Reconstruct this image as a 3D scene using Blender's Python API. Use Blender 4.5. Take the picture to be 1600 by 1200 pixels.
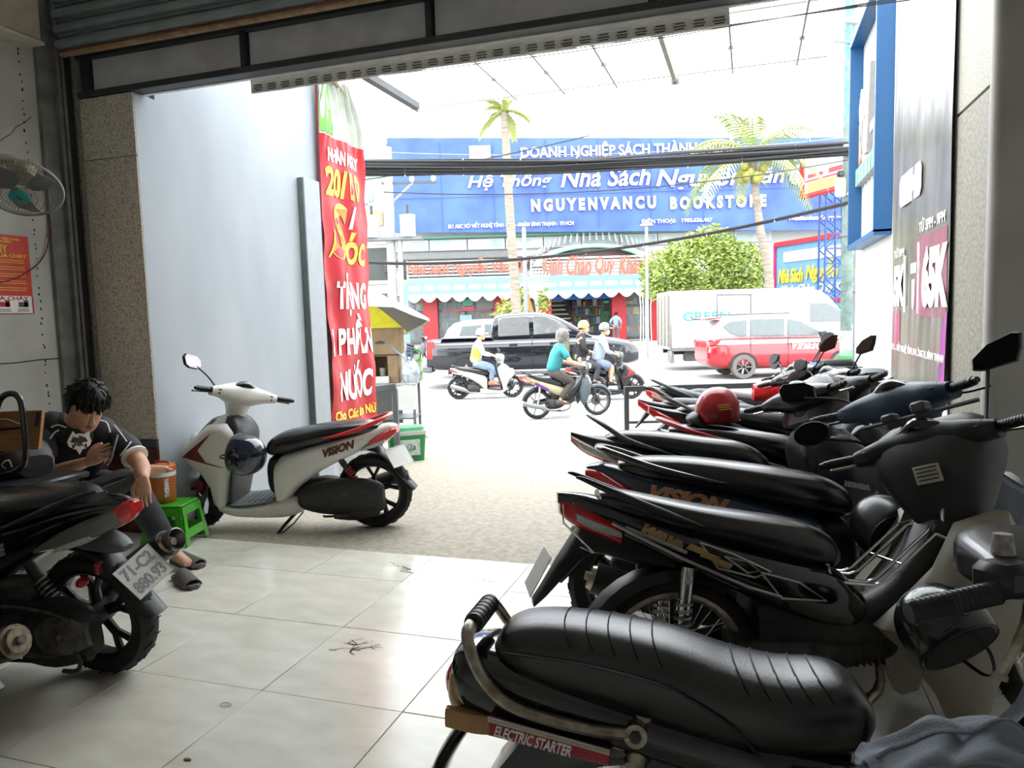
import bpy, bmesh, math, random
from math import sin, cos, pi, radians, sqrt, atan2
from mathutils import Vector, Matrix, Euler
SC = bpy.context.scene
for o in list(bpy.data.objects): bpy.data.objects.remove(o)
COL = SC.collection
random.seed(7)
# ------------------------------------------------ camera, sky, lights, exposure
CAMH = 1.405
YAW, PITCH, ROLL, FPX = -.3148, -.0908, -.0288, 1146.0
_f = Vector((sin(YAW)*cos(PITCH), cos(YAW)*cos(PITCH), sin(PITCH)))
_r0 = Vector((cos(YAW), -sin(YAW), 0)); _u0 = _r0.cross(_f)
_r = _r0*cos(ROLL) + _u0*sin(ROLL); _u = -_r0*sin(ROLL) + _u0*cos(ROLL)
cd = bpy.data.cameras.new('camera'); cam = bpy.data.objects.new('camera', cd); COL.objects.link(cam)
cd.sensor_width = 36; cd.lens = FPX/1600*36; cd.clip_end = 400; cd.clip_start = .05
m = Matrix.Identity(4)
for i in range(3): m[i][0], m[i][1], m[i][2] = _r[i], _u[i], -_f[i]
m.translation = Vector((0, 0, CAMH)); cam.matrix_world = m
SC.camera = cam
vs = SC.view_settings; vs.view_transform = 'Standard'; vs.look = 'None'; vs.gamma = 1; vs.use_curve_mapping = False
vs.exposure = 0.62
SC.cycles.max_bounces = 7; SC.cycles.diffuse_bounces = 4; SC.cycles.glossy_bounces = 3; SC.cycles.transmission_bounces = 5
SC.cycles.transparent_max_bounces = 8; SC.cycles.caustics_reflective = False; SC.cycles.caustics_refractive = False
SC.cycles.sample_clamp_indirect = 6
w = bpy.data.worlds.new('overcast_sky'); SC.world = w; w.use_nodes = True
nt = w.node_tree; bg = nt.nodes['Background']
tc = nt.nodes.new('ShaderNodeTexCoord'); nz = nt.nodes.new('ShaderNodeTexNoise'); rp = nt.nodes.new('ShaderNodeValToRGB')
nz.inputs['Scale'].default_value = 2.2; nz.inputs['Detail'].default_value = 4
rp.color_ramp.elements[0].color = (.86, .93, 1, 1); rp.color_ramp.elements[1].color = (1, 1, .98, 1)
nt.links.new(tc.outputs['Generated'], nz.inputs['Vector']); nt.links.new(nz.outputs['Fac'], rp.inputs['Fac'])
nt.links.new(rp.outputs['Color'], bg.inputs['Color']); bg.inputs['Strength'].default_value = 4.4
sd = bpy.data.lights.new('sun', 'SUN'); sd.energy = 1.0; sd.angle = radians(25); sd.color = (1, .96, .9)
sun = bpy.data.objects.new('sun', sd); COL.objects.link(sun); sun.rotation_euler = (radians(28), radians(14), 0)
# ------------------------------------------------ street frame: u along the kerb, v away from the shop, both level
F0 = Vector((sin(YAW), cos(YAW), 0)); R0 = Vector((cos(YAW), -sin(YAW), 0)); SROT = -YAW
def at(px, py, v):
    """the point at level distance v from the camera that the photo shows at pixel px, py"""
    d = _f+_r*((px-800)/FPX)-_u*((py-600)/FPX); return d*(v/d.dot(Vector((sin(YAW), cos(YAW), 0))))+Vector((0, 0, CAMH))
def S(u, v, z=0.0): return R0*u + F0*v + Vector((0, 0, z))
# ------------------------------------------------ materials
MATS = {}; TONE = [1.0]
def mat(name, col, rough=.5, metal=0, var=.08, scale=12, bump=0, bscale=60, coat=0, trans=0, alpha=1, col2=None, spec=.5, detail=3, stretch=None, ramp=(.35, .65)):
    if name in MATS: return MATS[name]
    if TONE[0] != 1: col = tuple(x*TONE[0] for x in col); col2 = tuple(x*TONE[0] for x in col2) if col2 else None
    m = bpy.data.materials.new(name); m.use_nodes = True; n = m.node_tree.nodes; l = m.node_tree.links
    b = n['Principled BSDF']; c = tuple(col)+(1,)
    tx = n.new('ShaderNodeTexCoord'); src = tx.outputs['Object']
    if stretch:
        mp = n.new('ShaderNodeMapping'); mp.inputs['Scale'].default_value = stretch; l.new(src, mp.inputs['Vector']); src = mp.outputs['Vector']
    ns = n.new('ShaderNodeTexNoise'); ns.inputs['Scale'].default_value = scale; ns.inputs['Detail'].default_value = detail
    l.new(src, ns.inputs['Vector'])
    r = n.new('ShaderNodeValToRGB'); e = r.color_ramp.elements; e[0].position, e[1].position = ramp
    c2 = tuple(col2) if col2 else tuple(min(1, x*(1+var)) for x in col)
    c1 = tuple(col) if col2 else tuple(x*(1-var) for x in col)
    e[0].color = c1+(1,); e[1].color = c2+(1,)
    l.new(ns.outputs['Fac'], r.inputs['Fac']); l.new(r.outputs['Color'], b.inputs['Base Color'])
    b.inputs['Roughness'].default_value = rough; b.inputs['Metallic'].default_value = metal
    b.inputs['Coat Weight'].default_value = coat; b.inputs['Transmission Weight'].default_value = trans
    b.inputs['Specular IOR Level'].default_value = spec; b.inputs['Alpha'].default_value = alpha
    if bump:
        bn = n.new('ShaderNodeTexNoise'); bn.inputs['Scale'].default_value = bscale; bn.inputs['Detail'].default_value = 3
        l.new(src, bn.inputs['Vector'])
        bp = n.new('ShaderNodeBump'); bp.inputs['Strength'].default_value = bump; bp.inputs['Distance'].default_value = .01
        l.new(bn.outputs['Fac'], bp.inputs['Height']); l.new(bp.outputs['Normal'], b.inputs['Normal'])
    MATS[name] = m; return m
# ------------------------------------------------ mesh building
def catmull(P, n):
    if n <= 1: return [tuple(p) for p in P]
    out = []
    for i in range(len(P)-1):
        p0, p1, p2, p3 = P[max(i-1, 0)], P[i], P[i+1], P[min(i+2, len(P)-1)]
        for k in range(n):
            t = k/n
            out.append(tuple(.5*(2*b+(c-a)*t+(2*a-5*b+4*c-d)*t*t+(3*b-a-3*c+d)*t**3) for a, b, c, d in zip(p0, p1, p2, p3)))
    out.append(tuple(P[-1])); return out
def sg(x, e): return math.copysign(abs(x)**e, x)
class MB:
    def __init__(s): s.v = []; s.f = []; s.mi = []; s.ms = []; s.cur = 0
    def use(s, m):
        if m not in s.ms: s.ms.append(m)
        s.cur = s.ms.index(m); return s
    def add(s, v, f):
        o = len(s.v); s.v += [tuple(x) for x in v]; s.f += [tuple(i+o for i in q) for q in f]; s.mi += [s.cur]*len(f); return s
    def box(s, c, d, ch=0, rot=None):
        hx, hy, hz = d[0]/2, d[1]/2, d[2]/2; ch = min(ch, hx*.9, hy*.9, hz*.9)
        if ch <= 0:
            v = [(x*hx, y*hy, z*hz) for z in (-1, 1) for y in (-1, 1) for x in (-1, 1)]
            f = [(0, 2, 3, 1), (4, 5, 7, 6), (0, 1, 5, 4), (2, 6, 7, 3), (0, 4, 6, 2), (1, 3, 7, 5)]
        else:
            v = []; f = []; ix = {}
            for z in (-1, 1):
                for y in (-1, 1):
                    for x in (-1, 1):
                        ix[x, y, z] = len(v)
                        v += [(x*hx, y*(hy-ch), z*(hz-ch)), (x*(hx-ch), y*hy, z*(hz-ch)), (x*(hx-ch), y*(hy-ch), z*hz)]
            for a in range(3):
                for sgn in (-1, 1):
                    q = []
                    for p, r in ((-1, -1), (1, -1), (1, 1), (-1, 1)):
                        k = [0, 0, 0]; k[a] = sgn; k[(a+1) % 3] = p; k[(a+2) % 3] = r; q.append(ix[tuple(k)]+a)
                    f.append(tuple(q if sgn > 0 else q[::-1]))
            for a in range(3):
                b, c2 = (a+1) % 3, (a+2) % 3
                for p in (-1, 1):
                    for r in (-1, 1):
                        k0 = [0, 0, 0]; k0[a] = -1; k0[b] = p; k0[c2] = r; k1 = list(k0); k1[a] = 1
                        i0, i1 = ix[tuple(k0)], ix[tuple(k1)]
                        q = (i0+b, i1+b, i1+c2, i0+c2); f.append(q if p*r < 0 else q[::-1])
            for k, i in ix.items(): f.append((i, i+1, i+2) if k[0]*k[1]*k[2] > 0 else (i+2, i+1, i))
        if rot is not None:
            R = rot if isinstance(rot, Matrix) else Euler(rot).to_matrix()
            v = [R @ Vector(p) for p in v]
        return s.add([(p[0]+c[0], p[1]+c[1], p[2]+c[2]) for p in v], f)
    def skin(s, rings, cap=True, closed=False):
        n = len(rings[0]); v = [p for r in rings for p in r]; f = []
        R = len(rings)
        for i in range(R if closed else R-1):
            a, b = i*n, ((i+1) % R)*n
            for k in range(n): f.append((a+k, a+(k+1) % n, b+(k+1) % n, b+k))
        if cap and not closed: f.append(tuple(range(n))[::-1]); f.append(tuple((R-1)*n+k for k in range(n)))
        return s.add(v, f)
    def hull(s, st, axis='x', n=14, p=2.5, sub=3, yc=0.0):
        """st: (t, lo, hi, half_width[, lateral centre]); lo..hi is z for axis x/y, x for axis z; width is y (x for axis y)."""
        st = [tuple(q)+(yc,)*(5-len(q)) for q in st]; rings = []
        for t, lo, hi, hw, c in catmull(st, sub):
            r = []
            for k in range(n):
                a = 2*pi*(k+.5)/n; w_ = c+hw*sg(cos(a), 2/p); h_ = (lo+hi)/2+(hi-lo)/2*sg(sin(a), 2/p)
                r.append((t, w_, h_) if axis == 'x' else ((h_, w_, t) if axis == 'z' else (w_, t, h_)))
            if axis in 'zy': r = r[::-1]
            rings.append(r)
        return s.skin(rings)
    def tube(s, pts, r=.01, n=8, sub=1, closed=False, flat=1.0):
        pts = catmull([tuple(p) for p in pts], sub) if sub > 1 else [tuple(p) for p in pts]
        N = len(pts); rad = r if hasattr(r, '__len__') else [r]*N
        if len(rad) != N:
            L = len(rad)-1; rad = [rad[min(int(i/(N-1)*L), L-1)]*(1-(i/(N-1)*L-min(int(i/(N-1)*L), L-1)))+rad[min(int(i/(N-1)*L), L-1)+1]*(i/(N-1)*L-min(int(i/(N-1)*L), L-1)) for i in range(N)]
        P = [Vector(p) for p in pts]; rings = []; up = None
        for i in range(N):
            a = P[i-1] if (i or closed) else P[i]; b = P[(i+1) % N] if (i < N-1 or closed) else P[i]
            d = (b-a)
            d = d.normalized() if d.length > 1e-9 else Vector((0, 0, 1))
            if up is None: up = Vector((0, 0, 1)) if abs(d.z) < .9 else Vector((0, 1, 0))
            x = up.cross(d); x = x.normalized() if x.length > 1e-6 else d.orthogonal().normalized(); y = d.cross(x); up = y
            rings.append([tuple(P[i]+x*cos(2*pi*k/n)*rad[i]+y*sin(2*pi*k/n)*rad[i]*flat) for k in range(n)])
        return s.skin(rings, closed=closed)
    def lathe(s, prof, c=(0, 0, 0), axis='z', n=20, a0=0, a1=2*pi):
        full = abs(a1-a0-2*pi) < 1e-6; rings = []
        for r, h in prof:
            q = []
            for k in range(n if full else n+1):
                a = a0+(a1-a0)*k/n; x, y = r*cos(a), r*sin(a)
                p = (x, y, h) if axis == 'z' else ((x, h, y) if axis == 'y' else (h, x, y))
                q.append((p[0]+c[0], p[1]+c[1], p[2]+c[2]))
            if axis == 'y': q = q[::-1]
            rings.append(q)
        if full: return s.skin(rings, cap=tuple(prof[0]) != tuple(prof[-1]))
        v = [p for q in rings for p in q]; f = []; m_ = n+1
        for i in range(len(rings)-1):
            for k in range(n): f.append((i*m_+k, i*m_+k+1, (i+1)*m_+k+1, (i+1)*m_+k))
        return s.add(v, f)
    def ell(s, c, r, n=14, m_=8, p=2.0):
        pr = [(sg(sin(pi*i/m_), 2/p)*1.0 if 0 < i < m_ else .001, -sg(cos(pi*i/m_), 2/p)) for i in range(m_+1)]
        a = len(s.v); s.lathe(pr, n=n); s.v[a:] = [(x*r[0]+c[0], y*r[1]+c[1], z*r[2]+c[2]) for x, y, z in s.v[a:]]; return s
    def plate(s, out, lo, hi, axis='y', ch=0.0):
        """outline (a,b) extruded along axis from lo to hi; axis y: (x,z), axis x: (y,z), axis z: (x,y); ch chamfers the hi face"""
        area = sum(out[i][0]*out[(i+1) % len(out)][1]-out[(i+1) % len(out)][0]*out[i][1] for i in range(len(out)))
        if area < 0: out = out[::-1]
        n = len(out); ins = out
        if ch:
            ins = []
            for i in range(n):
                p, a, b = Vector(out[i]), Vector(out[i-1]), Vector(out[(i+1) % n])
                e1 = (p-a).normalized(); e2 = (b-p).normalized(); nn = Vector((-(e1.y+e2.y), e1.x+e2.x)); nn = nn.normalized() if nn.length > 1e-6 else Vector((-e1.y, e1.x))
                ins.append(tuple(p+nn*ch/max(.5, sqrt(max(0, (1+e1.dot(e2))/2)))))
        g = {'y': lambda a, b, t: (a, t, b), 'x': lambda a, b, t: (t, a, b), 'z': lambda a, b, t: (a, b, t)}[axis]
        sgn = 1 if hi > lo else -1; rings = [[g(a, b, lo) for a, b in out]]
        if ch: rings.append([g(a, b, hi-sgn*min(ch, abs(hi-lo)*.8)) for a, b in out])
        rings.append([g(a, b, hi) for a, b in ins])
        flip = (sgn < 0) != (axis == 'y')
        if flip: rings = [r[::-1] for r in rings]
        return s.skin(rings)
    def xf(s, M, a=0): s.v[a:] = [tuple(M @ Vector(p)) for p in s.v[a:]]; return s
    def mirror_y(s, a=0, fa=0):
        o = len(s.v); nv = s.v[a:]; s.v += [(x, -y, z) for x, y, z in nv]
        for q, mm in list(zip(s.f[fa:], s.mi[fa:])): s.f.append(tuple(i-a+o for i in q)[::-1]); s.mi.append(mm)
        return s
    def build(s, name, mt=None, parent=None, ang=40, loc=None, rz=0):
        me = bpy.data.meshes.new(name); me.from_pydata(s.v, [], s.f)
        ms = s.ms if s.ms else [mt]
        for q in ms: me.materials.append(q)
        if s.ms: me.polygons.foreach_set('material_index', s.mi)
        me.polygons.foreach_set('use_smooth', [True]*len(s.f)); me.update()
        me.set_sharp_from_angle(angle=radians(ang))
        o = bpy.data.objects.new(name, me); COL.objects.link(o)
        if parent: o.parent = parent
        if loc is not None: o.location = loc
        if rz: o.rotation_euler.z = rz
        return o
def tag(o, label=None, cat=None, group=None, kind=None):
    if label: o['label'] = label
    if cat: o['category'] = cat
    if group: o['group'] = group
    if kind: o['kind'] = kind
    return o
def thing(name, label, cat, loc=(0, 0, 0), rz=0.0, group=None, lean=0.0, scale=1.0):
    o = bpy.data.objects.new(name, None); COL.objects.link(o); o.empty_display_size = .1
    o.location = loc; o.rotation_euler = (lean, 0, rz); o.scale = (scale,)*3
    return tag(o, label, cat, group)
def struct(mb, name, mt=None, **k): return tag(mb.build(name, mt, **k), kind='structure')
def copy_tree(o, parent=None):
    c = o.copy(); COL.objects.link(c); c.parent = parent
    for ch in o.children: copy_tree(ch, c)
    return c
def piece(src, parent, loc, rot=None, scale=None):
    """another copy of a small part that shares its mesh"""
    c = src.copy(); COL.objects.link(c); c.parent = parent; c.location = loc
    if rot: c.rotation_euler = rot
    if scale: c.scale = scale
    return c
def text(name, body, size, mt, parent=None, loc=(0, 0, 0), rot=(pi/2, 0, 0), width=None, shear=0.0, depth=.001, bold=0.0, align='CENTER', mtx=None, height=None):
    """flat or raised lettering as a mesh; width stretches the line to that many metres"""
    cu = bpy.data.curves.new(name, 'FONT'); cu.body = body; cu.size = size; cu.align_x = align; cu.align_y = 'CENTER'
    cu.extrude = depth; cu.shear = shear; cu.offset = bold; cu.resolution_u = 3
    t = bpy.data.objects.new(name, cu); COL.objects.link(t)
    dg = bpy.context.evaluated_depsgraph_get(); me = bpy.data.meshes.new_from_object(t.evaluated_get(dg))
    bpy.data.objects.remove(t); bpy.data.curves.remove(cu)
    me.materials.clear(); me.materials.append(mt)
    if len(me.vertices):
        xs = [v.co.x for v in me.vertices]; ys = [v.co.y for v in me.vertices]
        k = width/(max(xs)-min(xs)) if width else 1; kh = height/(max(ys)-min(ys)) if height else 1
        cx = (max(xs)+min(xs))/2 if align == 'CENTER' else 0; cy = (max(ys)+min(ys))/2
        for v in me.vertices: v.co.x = (v.co.x-cx)*k; v.co.y = (v.co.y-cy)*kh
    me.name = name
    o = bpy.data.objects.new(name, me); COL.objects.link(o)
    if parent: o.parent = parent
    if mtx is not None: o.matrix_local = mtx
    else: o.location = loc; o.rotation_euler = rot
    return o
# ================================================================ MATERIALS
WHITE = mat('white_paint', (.82, .81, .76), .55, var=.06, scale=3, bump=.05)
WALLM = mat('stained_plaster', (.50, .50, .46), .75, col2=(.64, .64, .60), scale=2.2, detail=8, bump=.12, bscale=25)
BLUEW = mat('blue_grey_plaster', (.36, .40, .45), .7, col2=(.45, .49, .53), scale=1.6, detail=8, bump=.08, bscale=30, stretch=(1, 1, .35))
RWALL = mat('white_plaster', (.62, .63, .62), .7, var=.05, scale=2, bump=.06)
DIMW = mat('white_inner_wall', (.82, .81, .78), .8)
CEILM = mat('ceiling_paint', (.82, .82, .79), .8)
TILEM = mat('grey_porcelain_tile', (.66, .635, .55), .16, col2=(.76, .735, .65), scale=4.5, detail=9, bump=.02, bscale=220, stretch=(1, 2.2, 1))
GROUT = mat('dark_grout', (.10, .10, .09), .9)
CONC = mat('yard_concrete', (.285, .255, .20), .8, col2=(.385, .35, .285), scale=26, detail=12, bump=.3, bscale=140)
ASPH = mat('dusty_asphalt', (.25, .25, .245), .85, col2=(.31, .31, .30), scale=9, detail=10, bump=.3, bscale=120)
GRAN = mat('speckled_granite', (.46, .42, .34), .45, col2=(.84, .78, .66), scale=95, detail=3, bump=.08, bscale=160, ramp=(.36, .56))
GRAN2 = mat('dusty_granite', (.13, .12, .09), .6, col2=(.30, .285, .24), scale=70, detail=5, bump=.1, ramp=(.3, .6))
DKGR = mat('dark_granite_band', (.05, .055, .06), .4)
MAROON = mat('maroon_tile', (.12, .022, .018), .3, var=.25, scale=20)
SHUT = mat('grey_green_shutter_paint', (.26, .31, .31), .4, var=.12, scale=6)
STEELD = mat('dark_steel', (.055, .062, .07), .5, .3)
ALU = mat('brushed_aluminium', (.55, .56, .57), .35, .9, var=.05)
PERF = mat('dusty_perforated_steel', (.85, .82, .75), .7)
TAN = mat('tan_wood', (.42, .29, .17), .6, var=.2, scale=20)
BLACKP = mat('black_plastic', (.012, .013, .015), .42, var=.3, scale=25)
BLACKG = mat('gloss_black_paint', (.006, .007, .009), .12, coat=.6)
RUB = mat('tyre_rubber', (.014, .014, .015), .75, bump=.2, bscale=90)
CREAM = mat('cream_plastic', (.55, .50, .38), .45)
REDB = mat('red_vinyl', (.50, .018, .028), .42, var=.06, scale=5, bump=.15, bscale=7)
YEL = mat('yellow_print', (.85, .62, .08), .5); WHT = mat('white_print', (.92, .92, .92), .5); BLKT = mat('black_print', (.03, .03, .03), .5)
ORG = mat('orange_print', (.85, .30, .05), .5)
CHROME = mat('chrome', (.72, .72, .70), .12, 1, var=.04)
WORN = mat('worn_chrome', (.42, .39, .33), .3, 1, col2=(.25, .20, .14), scale=40, detail=6)
STEEL = mat('grey_steel_paint', (.20, .22, .24), .45, .2)
DKLINE = mat('crack_dirt', (.03, .028, .025), .9)
# ================================================================ SETTING: shop floor, walls, opening
LX, RX, OY = -4.3, 1.6, 3.9
fl = struct(MB().box((-1.35, .45, -.06), (6.1, 6.9, .1)), 'floor', GROUT)
tx = [-2.39+.6*k for k in range(-4, 8)]; ty = [2.27+.6*k for k in range(-9, 4)]
def tile_mesh(w, d): return MB().box((0, 0, -.006), (w-.003, d-.003, .012), .0012)
tcache = {}
for x0 in tx:
    for y0 in ty:
        xa, xb = max(x0, LX), min(x0+.6, RX); ya, yb = y0, min(y0+.6, OY)
        if xb-xa < .05 or yb-ya < .05: continue
        k = (round(xb-xa, 3), round(yb-ya, 3)); loc = ((xa+xb)/2, (ya+yb)/2, random.uniform(-.0006, .0006))
        if k not in tcache: tcache[k] = tile_mesh(*k).build('tile', TILEM, fl, loc=loc)
        else: piece(tcache[k], fl, loc, rot=(0, 0, pi*random.randint(0, 1)))
def crack_net(cx, cy, seedv, rad, n):
    r = random.Random(seedv); mb = MB(); nodes = [(cx, cy)]
    for i in range(n):
        a = r.choice(nodes); an = r.uniform(0, 2*pi); L = r.uniform(.25, .8)*rad
        p = a
        for j in range(3):
            q = (p[0]+cos(an)*L/3, p[1]+sin(an)*L/3*.7); an += r.uniform(-.6, .6); wd = r.uniform(.0008, .0026)
            d = Vector((q[0]-p[0], q[1]-p[1], 0)).normalized()*wd; nn = (-d.y, d.x)
            mb.add([(p[0]+nn[0], p[1]+nn[1], .0012), (p[0]-nn[0], p[1]-nn[1], .0012), (q[0]-nn[0]*.5, q[1]-nn[1]*.5, .0012), (q[0]+nn[0]*.5, q[1]+nn[1]*.5, .0012)], [(0, 1, 2, 3)]); p = q
        if r.random() < .55: nodes.append(p)
    return mb
for k, (cx, cy, rad, n) in enumerate([(-1.63, 2.68, .13, 26), (-1.83, 3.66, .14, 16), (-1.35, 3.6, .1, 6)]):
    tag(crack_net(cx, cy, 5+k, rad, n).build('crack', DKLINE, fl), kind='stuff')
# yard and street
YARD0 = 4.9
def zy(v): return -.014-.05*max(0, v-YARD0)
def ground(X, Y): return zy(X*F0.x+Y*F0.y)
y_ = MB(); rows = []
for i in range(13):
    t = i/12
    a = Vector((-5.2, OY+.003, 0)).lerp(S(-8, 11), t); b = Vector((1.75, OY+.003, 0)).lerp(S(9, 11), t); rows.append([a.lerp(b, j/16) for j in range(17)])
vv = [(p.x, p.y, ground(p.x, p.y)) for r in rows for p in r]
y_.add(vv, [(i*17+j, i*17+j+1, (i+1)*17+j+1, (i+1)*17+j) for i in range(12) for j in range(16)])
yard = struct(y_, 'floor_yard', CONC)
y_ = MB(); a = [S(-8, 10.98, -.335), S(9, 10.98, -.335)]
st_ = struct(MB().box((0, 36, -.39), (150, 50.2, .1)), 'road', ASPH, rz=SROT)
for o in (st_,): o.location = (0, 0, 0)
kerb = MB()
for i in range(17):
    kerb.box((-8+i*1.0+.5, 11.05, -.36), (.985, .14, .07), .012)
kerb = struct(kerb, 'curb', CONC, rz=SROT)
fs = struct(MB().box((0, 41, -.27), (90, 9, .16), .02), 'pavement', mat('pavement_slabs', (.26, .25, .23), .8, var=.12, scale=4), rz=SROT)
# room shell
struct(MB().box((LX-.1, .35, 1.9), (.2, 6.9, 4.0)), 'wall_left', WALLM)
struct(MB().box((RX+.1, .35, 1.9), (.2, 7.1, 4.0)), 'wall_right', DIMW)
struct(MB().box((-1.35, -1.05, 1.9), (6.1, .1, 4.0)), 'wall_back', DIMW)  # unseen back wall, moved close and kept white to bounce light forward
struct(MB().box((-1.35, .6, 3.95), (6.3, 7.3, .1)), 'ceiling', CEILM)
# the wall's cracked plaster seam and its dotted joint
wl = MB()
r_ = random.Random(3); y0, z0 = 2.0, 1.19
pts = [(LX+.001, 2.0+i*.09, 1.185+.002*i+r_.uniform(-.004, .004)) for i in range(20)]
wl.tube(pts, .0035, 5); 
for i in range(60):
    wl.ell((LX, 3.55+.0*i+r_.uniform(-.006, .006), .5+i*.052+r_.uniform(-.02, .02)), (.002, .004+.004*r_.random(), .005+.007*r_.random()), 6, 4)
for s0 in ((3.5, 3.33), (3.6, 2.75)):
    p = [(LX+.001, s0[0], s0[1])]
    for i in range(6): p.append((LX+.001, p[-1][1]-.03+r_.uniform(-.02, .01), p[-1][2]-.03+r_.uniform(-.03, .02)))
    wl.tube(p, .002, 5)
tag(wl.build('crack', DKLINE, bpy.data.objects['wall_left']), kind='stuff')
# shutter guide rail at the left jamb
g = MB().use(mat('guide_steel', (.22, .23, .22), .5, .3, var=.2, scale=8))
g.box((-4.285, 3.72, 1.95), (.03, .14, 3.9)).box((-4.262, 3.765, 1.95), (.05, .025, 3.9)).box((-4.25, 3.80, 1.95), (.03, .02, 3.9)).box((-4.35, 3.85, 1.95), (.14, .12, 3.9)).box((-4.30, 3.955, 1.95), (.14, .06, 3.9))
g.use(BLACKP).box((-4.262, 3.835, 1.7), (.05, .05, 3.4)); g.use(GRAN2).box((-4.245, 3.882, 1.7), (.04, .034, 3.4))
struct(g, 'trim_1')
# granite pillar at the left of the opening: four courses
pil = struct(MB().box((-4.03, 4.09, 1.7), (.44, .2, 3.4)), 'pillar_left', GRAN2)
for z0, z1, m_, pr in ((2.525, 2.922, GRAN, 0), (.655, 2.52, GRAN, 0), (.60, .65, DKGR, .012), (.30, .597, MAROON, .006), (0, .297, MAROON, .006)):
    MB().box((-4.0195, 3.95-pr/2, (z0+z1)/2), (.463, .1+pr, z1-z0), .003).build('panel', m_, pil)
# lintel: dark frame with pale panels
lt = struct(MB().box((-1.3, 3.93, 2.945), (5.9, .09, .04), .004).box((-1.3, 3.93, 3.19), (5.9, .09, .03)).box((-1.3, 4.0, 3.3), (5.9, .06, .7)), 'lintel', STEELD)
px = [-4.16, -2.93, -1.70, -.47, .76, 1.62]
PANM = mat('grimy_white_panel', (.80, .80, .82), .6, var=.1, scale=5)
for i in range(5):
    MB().box(((px[i]+px[i+1])/2, 3.945, 3.07), (px[i+1]-px[i]-.05, .012, .212), .002).build('panel', PANM, lt)
    MB().box((px[i], 3.925, 3.07), (.035, .05, .22), .003).build('frame_post', STEELD, lt)
MB().box((-1.3, 3.995, 2.935), (5.9, .03, .03), .003).build('sill_strip', mat('sill_painted_reflection', (.7, .7, .7), .35), lt)  # pale paint stands in for the reflection on the aluminium strip
# second, perforated shutter hanging outside the lintel
ps = thing('perforated_shutter', 'dusty perforated steel roller shutter hanging in a narrow band outside the lintel', 'shutter', (-3.0, 4.07, 2.862))
MB().box((1.45, 0, .075), (2.9, .02, .03)).build('top_rail', PERF, ps)
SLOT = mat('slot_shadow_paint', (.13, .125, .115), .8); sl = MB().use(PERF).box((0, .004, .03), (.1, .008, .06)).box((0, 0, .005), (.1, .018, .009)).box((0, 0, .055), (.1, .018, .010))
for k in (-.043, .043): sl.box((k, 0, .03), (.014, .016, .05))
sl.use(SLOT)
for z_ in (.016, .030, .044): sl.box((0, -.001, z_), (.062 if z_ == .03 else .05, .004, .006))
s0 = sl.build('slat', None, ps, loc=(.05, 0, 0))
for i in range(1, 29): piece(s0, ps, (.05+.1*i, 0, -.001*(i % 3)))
# inner roller shutter, rolled up
rs = thing('roller_shutter', 'grey-green steel roller shutter rolled up above the shop opening', 'shutter', (-1.32, 3.78, 3.19))
MB().box((0, 0, -.018), (5.78, .04, .034), .004).build('bottom_bar', TAN, rs)
MB().box((0, -.012, -.012), (5.78, .03, .007)).build('seal_strip', mat('rust_red', (.25, .06, .03), .7), rs)
sp = [(-.008, .0), (-.042, .010), (-.050, .032), (-.042, .054), (-.012, .066), (-.006, .078), (-.022, .082), (-.022, .090), (.0, .090), (.0, .0)]
s0 = MB().plate([(a, b) for a, b in sp], -2.89, 2.89, 'x').build('slat', SHUT, rs, ang=30)
for i in range(1, 7): piece(s0, rs, (0, -.004*i, .09*i))
# outside walls of the yard
struct(MB().box((-3.886, 5.11, 1.75), (.2, 2.04, 3.9)).box((-3.886, 4.0, 1.36), (.2, .18, 3.12)).box((-3.95, 6.5, 1.75), (.12, .9, 3.9)), 'wall_yard_left', BLUEW)
rw = struct(MB().box((1.7, 8.4, 2.9), (.2, 9.0, 6.6)), 'wall_yard_right', RWALL)
for z0, z1, m_ in ((2.9, 4.6, GRAN2), (-.1, 2.89, mat('stained_granite', (.12, .108, .08), .6, col2=(.22, .205, .165), scale=30, detail=8, bump=.1))):
    MB().box((1.585, 5.42, (z0+z1)/2), (.03, 2.82, z1-z0-.012), .003).build('panel', m_, rw)
MB().box((1.575, 6.845, 2.3), (.03, .03, 4.6), .004).build('edge_strip', BLACKP, rw)
# rounded white column at the right of the opening
c_ = MB(); ro = .045; q_ = [(1.045+ro-ro*cos(pi/2*k/6), 3.91+ro-ro*sin(pi/2*k/6)) for k in range(7)]+[(1.62, 3.91), (1.62, 4.02)]+[(1.045+ro-ro*sin(pi/2*k/6), 4.02-ro+ro*cos(pi/2*k/6)) for k in range(7)]
c_.plate(q_, -.02, 3.85, 'z')
struct(c_, 'column_right', mat('white_column_paint', (.46, .44, .40), .5, var=.08, scale=3, bump=.05))
# translucent canopy over the front of the yard, with rafters and cross rods
cn = thing('canopy_roof', 'translucent white canopy on thin steel rafters over the front of the yard', 'canopy', (0, 0, 3.42))
POLY = mat('translucent_polycarbonate', (.9, .92, .92), .5); n = POLY.node_tree.nodes
tr = n.new('ShaderNodeBsdfTranslucent'); tr.inputs['Color'].default_value = (.97, .98, .98, 1); tp = n.new('ShaderNodeBsdfTransparent'); tp.inputs['Color'].default_value = (.97, .98, .98, 1)
mx = n.new('ShaderNodeMixShader'); mx.inputs[0].default_value = .55; POLY.node_tree.links.new(tr.outputs[0], mx.inputs[1]); POLY.node_tree.links.new(tp.outputs[0], mx.inputs[2])
POLY.node_tree.links.new(mx.outputs[0], n['Material Output'].inputs['Surface'])
MB().box((-1.35, 5.42, .045), (3.9, 2.7, .006)).build('roof_sheet', POLY, cn)
RAFT = mat('weathered_rafter', (.36, .35, .32), .6, .3)
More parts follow.
